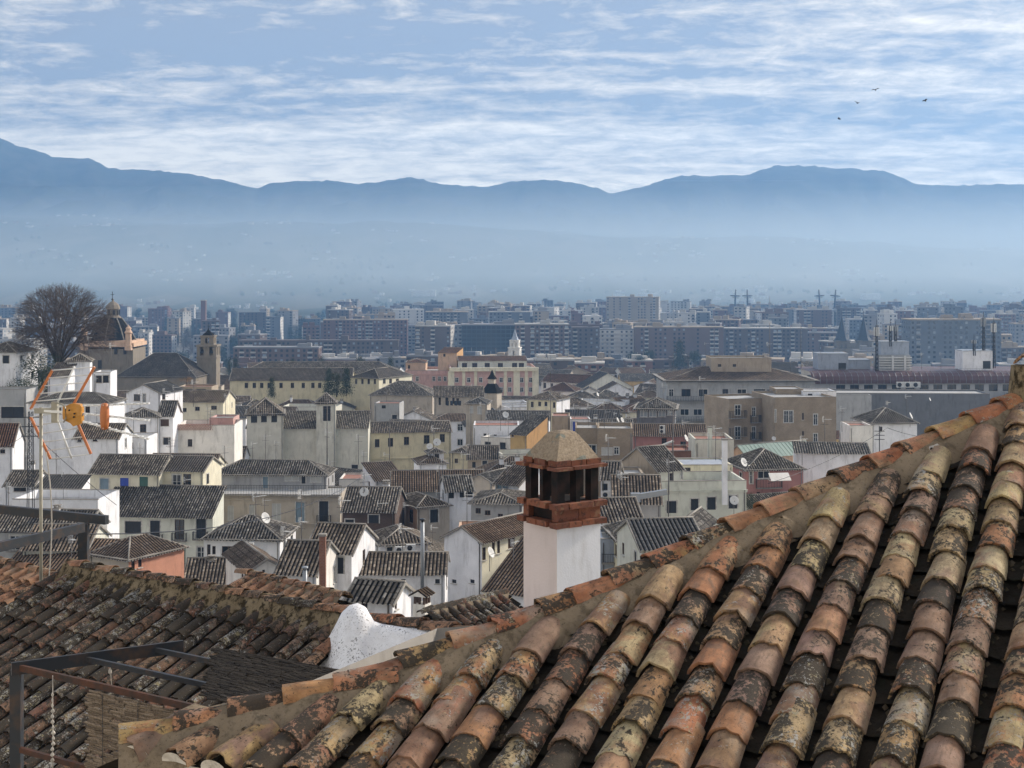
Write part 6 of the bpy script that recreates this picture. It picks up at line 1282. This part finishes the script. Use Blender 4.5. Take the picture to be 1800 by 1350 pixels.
# ---------------------------------------------------------------- modern blocks on the plain
def far_wall(name, a):
    nb = NB(name); p = geo_pos(nb); nb.color(nb.mix(nb.rng(nb.noise(p, .05, 3), .35, .65, 0, 1), tuple(q*.85 for q in a), tuple(q*1.12 for q in a)))
BL = dict(brick=(0.155, 0.10, 0.078), umber=(0.125, 0.092, 0.075), sand=(0.36, 0.29, 0.21), pale=(0.48, 0.45, 0.40), bone=(0.60, 0.57, 0.52), rust=(0.19, 0.10, 0.075), slatey=(0.15, 0.16, 0.175), glass=(0.055, 0.08, 0.10), ash=(0.26, 0.25, 0.245))
for k_, c_ in BL.items(): far_wall('block_'+k_, c_)
def block(label, pl, pr, pt, D, style='brick', yaw=0.0, dep=13.0, band='pale', group=None, cat='building', attic=True, seed=0, prot=None, bay=3.4, side=None):
    rd = random.Random(seed+int(pl)); ya = R(yaw); c, s = math.cos(ya), math.sin(ya); al, ar = (pl-900)/F, (pr-900)/F; w = (ar-al)*D/(c-s*(al+ar)/2); xc = al*D-al*w*s/2+w*c/2; zt = CZ-(pt-HZ)/F*D; zg = gz(xc, D)-1; H = max(6.0, zt-zg)
    root = empty('apartment_block', (xc, D, zg), ya); tag(root, label, cat, group)
    if prot: PROT.append((pl, pr, pt, prot, D))
    m = MB(); m.box((0, dep/2, H/2), (w, dep, H)); k = len(m.f); m.mi = [0]*k
    if side: m.mi[3] = 1; m.mi[5] = 1  # paler end walls: bright sunlight put into their colour
    m.build('wall', ['block_'+style, 'block_'+(side or style)], root)
    fl = max(2, int(H/3.1)); n = max(2, int(w/bay)); wm_ = MB(); bm = MB(); cols = [rd.choice('wwbwn') for _ in range(n)]
    for f in range(fl):
        z = H-1.2-f*3.1
        if z < 1.0: break
        for i in range(n):
            x = -w/2+w*(i+.5)/n; kd = cols[i]
            if style == 'glass': wm_.box((x, -.02, z-.5), (w/n*.86, .12, 2.3), mi=0); continue
            if kd == 'n': continue
            ww = 1.5 if kd == 'w' else min(2.3, w/n*.7); wm_.box((x, -.02, z-.35), (ww, .10, 1.5), mi=0 if rd.random() < .86 else 1)
            if kd == 'b': bm.box((x, -.5, z-1.5), (w/n*.86, 1.0, 1.0 if band != 'thin' else .25))
        for j in range(max(1, int(dep/4.5))):
            for sx in (-1, 1):
                if rd.random() < .85: wm_.box((sx*w/2, dep*(j+.5)/max(1, int(dep/4.5)), z-.35), (.10, 1.5, 1.5), mi=0 if rd.random() < .6 else 1)
        if band == 'stripe': bm.box((0, -.35, z-1.45), (w*.97, .7, 1.0))
    if wm_.f: tag(wm_.build('windows', ['pane', 'pane_light'], root), kind='stuff')
    if bm.f: tag(bm.build('balconies', 'block_'+('bone' if band == 'stripe' else band if band in BL else 'pale'), root), kind='stuff')
    m = MB(); m.box((0, dep/2, H+.4), (w+.5, dep+.5, .8)); 
    if attic:
        for _ in range(rd.randint(1, 4)):
            aw = rd.uniform(2.5, 7); ah = rd.uniform(1.6, 3.4); m.box((rd.uniform(-.4, .4)*w, dep*rd.uniform(.3, .7), H+.8+ah/2), (min(aw, w*.4), rd.uniform(3, 6), ah))
        for _ in range(rd.randint(1, 5)): x = rd.uniform(-.45, .45)*w; m.bar((x, dep*.5, H), (x, dep*.5, H+rd.uniform(3, 6)), .16)
    m.build('roof', 'block_'+rd.choice(('pale', 'ash', 'sand', style)), root); return root
def far_city():
    B = block
    B('dark glass office block with a fine pale grid', 812, 906, 572, 1080, 'glass', 3, 24, prot=625); B('brown block of flats beside the dark glass office', 730, 792, 574, 1060, 'umber', -8, 16, side='pale', prot=624); B('long reddish block with many dormers', 568, 716, 563, 1290, 'rust', 2, 14, prot=600); B('plain brown slab with a stack of balconies in its middle', 906, 1000, 571, 1050, 'brick', 2, 16, prot=632)
    B('brown block narrower than the white striped one beside it', 1006, 1054, 577, 1060, 'umber', 0, 14, prot=630); B('white striped block with long balconies on every floor', 1055, 1114, 580, 1090, 'bone', 2, 15, 'stripe', prot=630); B('long brown terrace of flats with vertical bays', 1116, 1272, 576, 1075, 'brick', -2, 14, prot=632); B('long brown slab below the stadium masts', 1274, 1420, 578, 1120, 'umber', 2, 14, prot=630)
    B('tall sand-coloured tower block above the other roofs', 1066, 1158, 523, 1650, 'sand', -10, 24, side='pale', prot=566); B('wide brown block with white end bay behind the slab', 860, 932, 549, 1350, 'slatey', 4, 14, side='bone', prot=572); B('dark block with flat roofs behind the reddish one', 748, 822, 549, 1400, 'slatey', 0, 16, prot=570); B('pale block with bright sunlit end and small balconies', 1290, 1312, 540, 1500, 'pale', -20, 18, side='bone', prot=560)
    B('brown block left of the twin spires', 1400, 1462, 545, 1420, 'brick', 0, 14, side='bone', prot=575); B('dark block right of the twin spires', 1612, 1650, 541, 1330, 'slatey', -6, 16, side='bone'); B('second dark block right of the twin spires', 1660, 1694, 540, 1330, 'slatey', -6, 16, side='bone'); B('big blue-grey block with square windows behind the masts', 1600, 1760, 563, 900, 'slatey', 2, 18, band='ash', prot=640); B('low brown block at the foot of the pale striped flats', 1000, 1062, 640, 720, 'rust', -4, 14, band='sand'); B('brown gabled block behind the pink building', 942, 1010, 634, 700, 'umber', 4, 12, band='sand')
    B('low dark slab in front of the trees', 420, 700, 600, 1040, 'umber', 1, 14, prot=628); B('dim brown block with a flat roof behind the convent', 410, 560, 612, 900, 'brick', -2, 12)
    rd = random.Random(31); n = 0; MN = dict(brick='brown brick', umber='dark brown', sand='sand-coloured', pale='pale', bone='off-white', rust='reddish', slatey='blue-grey', ash='grey')
    for D, top, jit in ((820, 622, 8), (900, 610, 8), (980, 598, 9), (1160, 577, 9), (1260, 566, 9), (1380, 559, 8), (1520, 552, 8), (1680, 546, 7), (1850, 541, 6), (2020, 536, 5)):
        px = -80+rd.uniform(0, 60)
        while px < 1850:
            wp_ = rd.choice((rd.uniform(20, 45), rd.uniform(28, 75)))*1100/D; low = px < 560; pt = top+rd.uniform(-jit, jit)*1.5+(rd.uniform(8, 26)*900/D if low else 0); Dj = D*rd.uniform(.98, 1.02); ok = rd.random() > (.62 if low else .10)
            for a, b, c, e, dp in PROT:
                if dp > Dj and a < px+wp_+3 and b > px-3 and pt-4 < e:
                    if e-pt < 22: pt = e+3
                    else: ok = False; break
            if ok and not (140 < px < 250 and D < 1000):
                st = rd.choices(list(MN), (5, 4, 3, 3, 2, 2.5, 3, 2))[0]; nb_ = rd.choice(('pale', 'ash', 'sand', 'thin', 'ash'))
                NW = ('low', 'low', 'low', 'three-storey', 'four-storey', 'five-storey', 'six-storey', 'seven-storey', 'eight-storey', 'nine-storey', 'ten-storey', 'eleven-storey', 'twelve-storey', 'tall', 'tall'); B(f'{NW[max(0, min(14, int((CZ-(pt-HZ)/F*Dj-gz((px-900)/F*Dj, Dj))/3.1)))]} {MN[st]} block{" with a bright end wall" if n % 3 == 0 else " with grey balconies" if nb_ == "ash" else " with sandy balconies" if nb_ == "sand" else " of flats"} {near(px+wp_/2, Dj)}', px, px+wp_, pt, Dj, st, rd.uniform(-22, 14), rd.uniform(11, 18), nb_, 'blocks of flats of the modern city', seed=n, side=('bone' if n % 3 == 0 else None), bay=3.4 if D < 1400 else 4.4); n += 1
            px += wp_*rd.uniform(.9, 1.35)
    print('far blocks', n)
    # floodlight masts of the stadium
    first = None
    for px, lean in ((1292, .04), (1314, -.02), (1441, -.06), (1467, .08)):
        D = 1950.0; C = at(px, 536, D); k = D/F
        if first is None:
            o = first = empty('floodlight_mast'); m = MB(); m.tube([(0, 0, -6), (0, 0, 27*k)], [1.3, 1.0], 6); m.build('shaft', 'iron', o); m = MB(); m.lathe((0, 0, 16*k), [(1, -1), (6.5, -.6), (7.5, 0), (6.5, .8), (1, 1)], 10); m.build('lamp_ring', 'iron', o); m = MB(); m.box((0, 0, 13*k), (9, 1.5, 1.2)); m.build('lamp_bar', 'wall_lightgrey', o)
        else: o = copy_tree(first)
        o.location = C; o.rotation_euler = (0, lean, 0); tag(o, 'stadium floodlight mast with a ring of lamps in the haze', 'mast', 'stadium floodlight masts')
    # radio masts and a minaret-like water tower
    for px, y0, y1, D, lab in ((1353, 520, 552, 1500, 'slim radio tower with dishes above the flats'), (943, 530, 552, 1700, 'thin radio mast above the roofs of the far flats'), (1000, 527, 552, 1720, 'thin radio mast left of the tall sand-coloured tower')):
        C = at(px, y1, D); o = empty('radio_mast', C); tag(o, lab, 'mast'); h = (y1-y0)/F*D; m = MB(); m.tube([(0, 0, -15), (0, 0, h*.6), (0, 0, h)], [1.0, .7, .2], 5); m.build('shaft', 'wall_grey', o); m = MB(); m.box((0, 0, h*.55), (3, 3, 3)); m.box((0, 0, h*.3), (2.6, 2.6, 2)); m.build('dishes', 'wall_grey', o)
    C = at(358, 560, 1500); o = empty('water_tower', C); tag(o, 'plain square brick tower among the low roofs and trees', 'tower'); m = MB(); m.box((0, 0, 4), (5, 5, 30)); m.build('shaft', 'block_rust', o); m = MB(); m.box((0, 0, 19.3), (5.6, 5.6, .8)); m.build('cap', 'block_pale', o)
    # trees of the plain
    rd = random.Random(53)
    for i in range(90):
        D = rd.uniform(1050, 2100); px = rd.uniform(228, 570) if i < 66 else rd.uniform(560, 1300); pb = HZ+(CZ-gz((px-900)/F*D, D))/D*F; k = rd.choices(('cypress', 'fir', 'cedar', 'winter'), (4, 2, 2, 3))[0]; hp = rd.uniform(15, 25)/D*F
        tree(k, px, pb, hp, D, dict(cypress='narrow dark cypress standing among the low far roofs', fir='dark fir standing among the low far roofs', cedar='round dark evergreen among the low far roofs', winter='bare brown winter tree among the low far roofs')[k], 'trees among the far roofs', wide=1.3 if k == 'cypress' else 1)
    for px in (403, 414, 478, 488, 514, 532, 564, 570, 632, 638, 687): tree('cypress', px, 660, rd.uniform(24, 34), 470+rd.uniform(0, 60), 'slim cypress tip rising behind the convent roof', 'cypresses behind the convent', wide=1.1)
    for px, pb, hp, D, k in ((1113, 640, 26, 820, 'cedar'), (1124, 642, 22, 810, 'cedar'), (1140, 640, 30, 830, 'cedar'), (1194, 640, 44, 800, 'fir'), (1222, 642, 30, 790, 'cedar')): tree(k, px, pb+6, hp, D, {'cedar': 'round dark evergreen at the foot of the striped flats', 'fir': 'tall dark fir at the foot of the striped flats'}[k], 'evergreens below the flats')
    for px, hp in ((1085, 26), (1100, 22), (1262, 24), (1242, 20)): tree('winter', px, 655, hp, 760, 'bare reddish winter tree in front of the flats', 'winter trees in front of the flats')
def plain_life():
    """villages and groves on the plain and the foothills: far too many and too small to count"""
    rd = random.Random(9); m = MB()
    for i in range(3600):
        y = rd.uniform(2150, 4000); px = rd.uniform(-200, 2000)
        if noise.noise(Vector((px*.008, y*.006, 1))) < .20 or rd.random() < (y-2100)/3000: continue
        x = (px-900)/F*y; z = land_z(x, y); s = rd.uniform(4, 8); h = rd.uniform(3.5, 6); m.box((x, y, z+h/2-1), (s*rd.uniform(.8, 2), s, h), rd.uniform(-.6, .6), 0 if rd.random() < .75 else 1)
    for px, py, wd in ((745, 500, 42), (1530, 470, 30), (1140, 462, 36)):
        y = 2700; C = at(px, py, y); m.box((C.x, y, land_z(C.x, y)+5), (wd/F*y, 30, 12))
    tag(m.build('village_houses', ['block_bone', 'block_rust']), 'scattered pale villages on the hazy plain below the mountains', 'villages', kind='stuff')
    m = MB()
    for i in range(2600):
        y = rd.uniform(1700, 3300); px = rd.uniform(-200, 2000)
        if noise.noise(Vector((px*.004+9, y*.012, 5))) < .22: continue
        x = (px-900)/F*y; z = land_z(x, y)-.6; r = rd.uniform(2.5, 5.5); h = rd.uniform(4, 9)
        m.lathe((x, y, z), [(r*.5, 0), (r, h*.3), (r*.85, h*.62), (r*.3, h)], 6, rot=rd.random(), smooth=False)
    tag(m.build('groves', 'conifer_leaf'), 'dark groves dotted over the hazy plain', 'groves', kind='stuff')
far_city(); plain_life()
fill()
def cull():
    """leave out the repeats that stand wholly behind others or outside the frame"""
    from mathutils.bvhtree import BVHTree
    bpy.context.view_layer.update(); vs = []; ps = []
    for o in S.objects:
        if o.type != 'MESH' or o.name.split('.')[0] in ('twigs', 'crown', 'trunk', 'window', 'windows', 'lattice', 'cable', 'balcony', 'balconies', 'reflector_rods', 'director_boom', 'mast', 'boom', 'village_houses', 'groves', 'mountains'): continue
        M = o.matrix_world; b = len(vs); vs.extend(M @ v.co for v in o.data.vertices); ps.extend(tuple(i+b for i in p.vertices) for p in o.data.polygons)
    T = BVHTree.FromPolygons(vs, ps); E = Vector((0, 0, CZ)); n = k = 0
    for r in [o for o in S.objects if o.parent is None and o.get('group') in ('crowded houses of the old town', 'blocks of flats of the modern city')]:
        seen = 0
        for c in r.children:
            if c.name.split('.')[0] not in ('wall', 'roof'): continue
            V = c.data.vertices; st = max(1, len(V)//60)
            for i in range(0, len(V), st):
                p = c.matrix_world @ V[i].co; d = p-E; px, py = 900+d.x/d.y*F, HZ-d.z/d.y*F
                if not (0 < px < 1800 and 0 < py < 1350): continue
                h = T.ray_cast(E, d.normalized())
                if h[3] is None or h[3] > d.length-max(.4, d.length*.0015): seen += 1
        if seen < 3:
            for c in list(r.children):
                for g in list(c.children): bpy.data.objects.remove(g)
                bpy.data.objects.remove(c)
            bpy.data.objects.remove(r); n += 1
        else: k += 1
    print('culled', n, 'kept', k, len(ps))
cull()
# ---------------------------------------------------------------- small things on the roofs
def details():
    for px, py, D, g in ((439, 959, 139.2, 'pair'), (439, 978, 139.2, 'pair'), (399, 986, 138.8, 'low'), (421, 986, 138.8, 'low')): put('ac', px, py, D, 0, 'white air conditioner on the wall of the white hip-roofed house', 'air conditioners of the hip-roofed house')
    for px, py in ((703, 966), (722, 962), (703, 980), (722, 977), (738, 976)): put('ac', px, py, 131, R(10), 'white air conditioner clustered on the small arched-door house', 'air conditioners of the arched-door house')
    for px, py in ((1066, 869), (1066, 881), (1078, 868)): put('ac', px, py, 141, R(-5), 'white air conditioner on the little house behind the chimney', 'air conditioners behind the chimney')
    for px, py in ((1164, 751), (1164, 758)): put('ac', px, py, 213, 0, 'white air conditioner on the rose-coloured wall', 'air conditioners of the rose house')
    for px in (1582, 1596, 1610): put('ac', px, 676, 343, 0, 'grey air conditioner on the long roof edge before the office building', 'air conditioners of the office building', 2.2)
    rd = random.Random(6)
    for px, py, D in ((467, 795, 240), (485, 800, 238), (575, 792, 196), (630, 800, 205), (762, 785, 207), (708, 985, 120), (770, 900, 168), (668, 925, 160), (530, 922, 115), (1132, 706, 225), (1090, 880, 140), (1176, 850, 146), (1232, 690, 270), (1258, 790, 158), (1410, 802, 167), (1594, 722, 214), (1620, 640, 352), (1654, 640, 352), (1442, 640, 353), (395, 820, 184), (300, 812, 170), (450, 925, 138), (500, 985, 108), (955, 690, 286), (968, 720, 262), (880, 745, 250), (846, 735, 262), (1010, 735, 236), (1066, 745, 240), (290, 720, 214), (370, 745, 214), (232, 735, 206), (340, 700, 246), (1240, 620, 338), (1312, 625, 338), (1350, 626, 338), (1390, 650, 335), (1480, 745, 210), (1560, 733, 212), (640, 880, 158)):
        put('aerial', px, py, D, rd.uniform(-.8, .8), 'thin rooftop television aerial with a comb of rods', 'television aerials on the old town roofs', rd.uniform(.8, 1.25))
    n_ = 0
    for o in [o for o in S.objects if o.parent is None and 'he' in o.keys() and o.get('category') == 'house' and 105 < o.location.y < 290]:
        if rd.random() < .62 and n_ < 95:
            p = o.location; D = p.y+3; px = 900+(p.x+rd.uniform(-.3, .3)*o['w'])/D*F; py = HZ-(p.z+o['he']+1.4-CZ)/D*F
            put('aerial', px, py, D, rd.uniform(-1, 1), 'thin rooftop television aerial with a comb of rods', 'television aerials on the old town roofs', rd.uniform(.7, 1.1)); n_ += 1
    for px, py, D in ((465, 930, 137), (755, 795, 206), (768, 790, 207), (1205, 783, 180), (1085, 748, 235), (1093, 748, 235), (888, 740, 250), (861, 990, 124), (1600, 742, 211), (1634, 708, 300), (1360, 778, 258), (1306, 828, 160), (1290, 895, 145), (640, 880, 158), (1050, 700, 270)):
        put('dish', px, py, D, rd.uniform(-.5, .9), 'white satellite dish on a roof of the old town', 'satellite dishes on the old town roofs', rd.uniform(.9, 1.4))
    for px, py, D in ((685, 820, 205), (828, 780, 210), (968, 760, 205), (1012, 940, 115), (575, 795, 190), (1183, 840, 148), (1175, 895, 126), (968, 660, 420), (1184, 640, 560), (1408, 628, 340), (1353, 625, 340)): put('pole', px, py, D, rd.uniform(0, 3), 'tall thin aerial pole with a short crossbar on the rooftops', 'aerial poles on the rooftops', rd.uniform(1.0, 1.8))
    # free-standing flues and stacks
    def stack(name, label, px0, px1, y0, y1, D, mat, cap='ridge_lime', rnd=False):
        C = at((px0+px1)/2, y1, D); k = D/F; w = (px1-px0)*k; h = (y1-y0)*k; o = empty(name, C); tag(o, label, 'flue'); m = MB()
        if rnd: m.lathe((0, 0, 0), [(w/2, -1.5), (w/2, h)], 10)
        else: m.box((0, w/2, h/2-.75), (w, w, h+1.5))
        m.build('shaft', mat, o); m = MB()
        if rnd: m.lathe((0, 0, h), [(w*.3, 0), (w*.3, .15), (w*.75, .16), (w*.7, .28)], 10)
        else: m.box((0, w/2, h+.08), (w*1.25, w*1.25, .16))
        m.build('cap', cap, o)
    stack('brick_flue', 'tall rust-brown brick flue between the striped roofs', 561, 572, 943, 1032, 104, 'wall_redbrick'); stack('metal_flue', 'dark round metal flue on the small arched-door house', 739, 746, 918, 1002, 113, 'steel_grey', 'iron', True); stack('white_flue', 'tall white square flue above the cream two storey house', 1270, 1279, 774, 862, 147, 'wall_white'); stack('green_flue', 'pale green square flue on the beige terrace', 1245, 1252, 752, 800, 174, 'wall_creamgreen'); stack('metal_flue', 'short zinc flue in front of the striped roof', 532, 540, 1003, 1032, 100, 'steel_grey', 'steel_grey', True)
    # little tiled chimney in front of the white wall
    C = at(742, 1078, 66); k = 66/F; o = empty('tiled_chimney', C, R(-25)); tag(o, 'small open chimney with a brown tile roof before the long white wall', 'chimney'); m = MB(); m.box((0, 0, .1), (.62, .62, .75)); m.build('shaft', 'wall_whitewarm', o)
    for sx in (-1, 0, 1):
        for sy in (-1, 0, 1):
            if sx or sy: m = MB(); m.box((sx*.24, sy*.24, .66), (.09, .09, .42)); m.build('post', 'frame_brown', o)
    m = MB(); p = R(30); t = math.tan(p); f = lambda s: .46
    roof_plane(m, (-.46, .42, .84), (-.46, -.42, .84), (1, 0, 0), p, f, True, sp=.2); roof_plane(m, (.46, -.42, .84), (.46, .42, .84), (-1, 0, 0), p, f, True, sp=.2); m.face([(-.42, -.40, .84), (.42, -.40, .84), (0, -.40, .84+.42*t)], 2); m.face([(.42, .40, .84), (-.42, .40, .84), (0, .40, .84+.42*t)], 2); m.build('roof', ['roof_brown', 'ridge_lime', 'wall_whitewarm'], o)
    # silver duct on the workshop roof
    o = empty('ventilation_duct', at(1130, 890, 134)); tag(o, 'silver ventilation duct with a bend on the workshop roof', 'duct'); m = MB(); m.bar((-.6, 0, .9), (2.3, .4, 1.3), .55, .5); m.build('run', 'steel_grey', o); m = MB(); m.box((-.7, 0, .85), (.9, .7, .8)); m.build('fan_box', 'steel_grey', o); m = MB(); m.tube([(-1.1, 0, .8), (-1.5, 0, .7), (-1.7, -.1, .2), (-1.6, -.2, -.4), (-1.2, -.3, -.7)], .22, 8); m.build('bend', 'steel_grey', o)
    # solar tube and awnings
    o = empty('rolled_awning', at(1168, 781, 182), R(-4)); tag(o, 'long white rolled awning tilted over the brick terrace', 'awning'); m = MB(); m.tube([(-1.2, 0, -.5), (1.2, 0, .45)], .16, 8); m.build('roll', 'frame_white', o); m = MB(); m.bar((-1.0, 0, -.5), (-1.0, .3, -1.6), .06); m.bar((1.0, 0, .3), (1.0, .3, -1.2), .06); m.build('bracket', 'pole', o)
    o = empty('awning', at(1368, 838, 163), R(10)); tag(o, 'cream fabric awning over the rose house balcony', 'awning'); m = MB(); m.mesh([(-1.2, 0, .45), (1.2, 0, .45), (1.1, -1.3, -.25), (-1.3, -1.3, -.25), (-1.2, 0, .41), (1.2, 0, .41), (1.1, -1.3, -.29), (-1.3, -1.3, -.29)], [(0, 3, 2, 1), (4, 5, 6, 7), (2, 3, 7, 6), (1, 2, 6, 5), (0, 4, 7, 3)]); m.build('cloth', 'wall_whitewarm', o); m = MB(); m.bar((-1.2, 0, -.3), (-1.25, -1.25, -.3), .04); m.bar((1.2, 0, -.3), (1.05, -1.25, -.3), .04); m.build('arm', 'frame_white', o)
    # seams of the green metal roof are thin; lattice pylon and wires on the left
    o = empty('lattice_pylon', at(54, 860, 150)); tag(o, 'black lattice pole carrying wires beside the aerial mast', 'pylon'); m = MB(); h = 8.2
    for sx in (-1, 1):
        for sy in (-1, 1): m.bar((sx*.3, sy*.3, -3), (sx*.18, sy*.18, h), .07)
    for i in range(12):
        z0, z1 = i*h/12, (i+1)*h/12; r0, r1 = .3-.12*i/12, .3-.12*(i+1)/12
        for sx in (-1, 1): m.bar((-r0*sx, -r0, z0), (r1*sx, -r1, z1), .04); m.bar((-.3, -.3, z0), (.3, -.3, z0), .04)
    m.build('lattice', 'iron', o)
    for z in (h-.6, h-1.6, h-2.6): m = MB(); m.bar((-1.0, 0, z), (1.0, 0, z), .09); m.build('crossarm', 'iron', o)
    for a, b, lab in (((205, 888, 150), (52, 755, 151), 'slack black overhead wire running up to the lattice pole'), ((-20, 800, 140), (52, 758, 150.2), 'sagging black wire leaving the frame from the lattice pole'), ((0, 935, 60), (640, 835, 170), 'long thin black cable crossing in front of the cream balcony house'), ((1350, 850, 150), (1560, 752, 172), 'black cable running up in front of the weathered white wall'), ((1560, 752, 172), (1640, 770, 180), 'short black cable at the iron bracket on the white wall')):
        A = at(*a); Bv = at(*b); o = empty('cable', A); tag(o, lab, 'cable'); m = MB(); pts = []
        for i in range(13): t = i/12; p = A.lerp(Bv, t)-A; p.z -= 4*t*(1-t)*(Bv-A).length*.02; pts.append(p)
        m.tube(pts, .03, 4); m.build('wire', 'iron', o)
    o = empty('wire_bracket', at(1546, 790, 171)); tag(o, 'iron wire bracket standing on the weathered white wall', 'bracket'); m = MB(); m.tube([(0, 0, -1), (0, 0, 2.8)], .06, 5); m.build('post', 'iron', o)
    for z in (1.2, 1.7, 2.2): m = MB(); m.bar((-.6, 0, z), (.6, 0, z), .07); m.build('arm', 'iron', o)
    # red lattice fence of the terrace
    o = empty('lattice_fence', at(340, 757, 215.6), R(2)); tag(o, 'reddish lattice fence along the white terrace', 'fence'); m = MB(); L = 62/F*215
    for i in range(22):
        x = -L/2+i*L/22; m.bar((x, 0, .05), (x+L/22*2, 0, .95), .05); m.bar((x+L/22*2, -.02, .05), (x, -.02, .95), .05)
    m.build('lattice', 'terracotta_floor', o); m = MB(); m.bar((-L/2, 0, .98), (L/2+.4, 0, .98), .07); m.build('top_rail', 'terracotta_floor', o)
    # washing line
    o = empty('washing_line', at(795, 707, 297)); tag(o, 'line of dark blue washing below the long dark eave', 'washing'); m = MB(); m.bar((-1.6, 0, .25), (2.2, 0, .35), .03); m.build('line', 'pole', o)
    for i in range(4): m = MB(); x = -1.3+i*.85; m.mesh([(x, 0, .27), (x+.6, 0, .3), (x+.58, -.04, -.7), (x+.03, .04, -.66), (x, .02, .27), (x+.6, .02, .3), (x+.58, -.02, -.7), (x+.03, .06, -.66)], [(0, 1, 2, 3), (7, 6, 5, 4)]); m.build('garment', 'slate', o)
    # birds
    first = None
    for px, py, rz in ((1507, 181, .4), (1626, 177, 2.0), (1475, 209, 1.0), (1539, 158, 2.8)):
        C = at(px, py, 150)
        if first is None:
            o = first = empty('flying_bird'); m = MB(); m.lathe((0, 0, 0), [(.01, -.2), (.05, -.1), (.07, 0), (.05, .12), (.01, .2)], 6); b = m.build('body', 'iron', o); b.rotation_euler = (R(90), 0, 0)
            for s in (-1, 1): m = MB(); m.mesh([(s*.04, .08, .02), (s*.22, .10, .12), (s*.45, -.02, .05), (s*.20, -.06, .10), (s*.04, -.08, .02), (s*.2, .0, .13)], [(0, 1, 5), (1, 2, 5), (2, 3, 5), (3, 4, 5), (0, 5, 4)]); m.build('wing', 'iron', o)
        else: o = copy_tree(first)
        o.location = C; o.rotation_euler = (.3, .2, rz); tag(o, 'small dark bird flying high in front of the clouds', 'bird', 'birds in the sky')
details()
# ---------------------------------------------------------------- air
def volume_box(name, verts, faces, dens, col, aniso, label):
    m = bpy.data.materials.new(name); m.use_nodes = True; nt = m.node_tree; nt.nodes.clear()
    o = nt.nodes.new('ShaderNodeOutputMaterial'); v = nt.nodes.new('ShaderNodeVolumePrincipled')
    v.inputs['Color'].default_value = col+(1,); v.inputs['Density'].default_value = dens; v.inputs['Anisotropy'].default_value = aniso
    nt.links.new(v.outputs[0], o.inputs['Volume'])
    me = bpy.data.meshes.new(name); me.from_pydata(verts, [], faces); me.materials.append(m); me.update()
    ob = link(name, me); tag(ob, label, 'haze', kind='stuff'); return ob
X, Y0, Y1, Z0, Z1 = 6500, -60, 5900, -12, 640
volume_box('haze', [(-X,Y0,Z0),(X,Y0,Z0),(X,Y1,Z0),(-X,Y1,Z0),(-X,Y0,Z1),(X,Y0,Z1),(X,Y1,Z1),(-X,Y1,Z1)],
           [(0,3,2,1),(4,5,6,7),(0,1,5,4),(1,2,6,5),(2,3,7,6),(3,0,4,7)], 2.1e-4, (0.27, 0.51, 0.87), 0.30, 'pale blue haze lying over the city and the plain')

def mist_bank():
    m = MB(); n, k = 40, 20; vs = []; c = (500, 3500, 75); r = (5600, 1850, 225)     # thick in the middle, feathering out upwards
    for j in range(k+1):
        t = -1+2*j/k; q = max(0.002, (1-abs(t))**1.5)
        for i in range(n): a = 2*math.pi*i/n; vs.append((c[0]+r[0]*(.4+.6*q)*math.cos(a)*min(1, q*50), c[1]+r[1]*q*math.sin(a), c[2]+r[2]*t))
    fs = [(j*n+i, j*n+(i+1) % n, (j+1)*n+(i+1) % n, (j+1)*n+i) for j in range(k) for i in range(n)]
    volume_box('mist_bank', vs, fs, 8.6e-4, (0.76, 0.90, 1.0), 0.3, 'pale bank of mist lying in the valley before the mountains')
mist_bank()
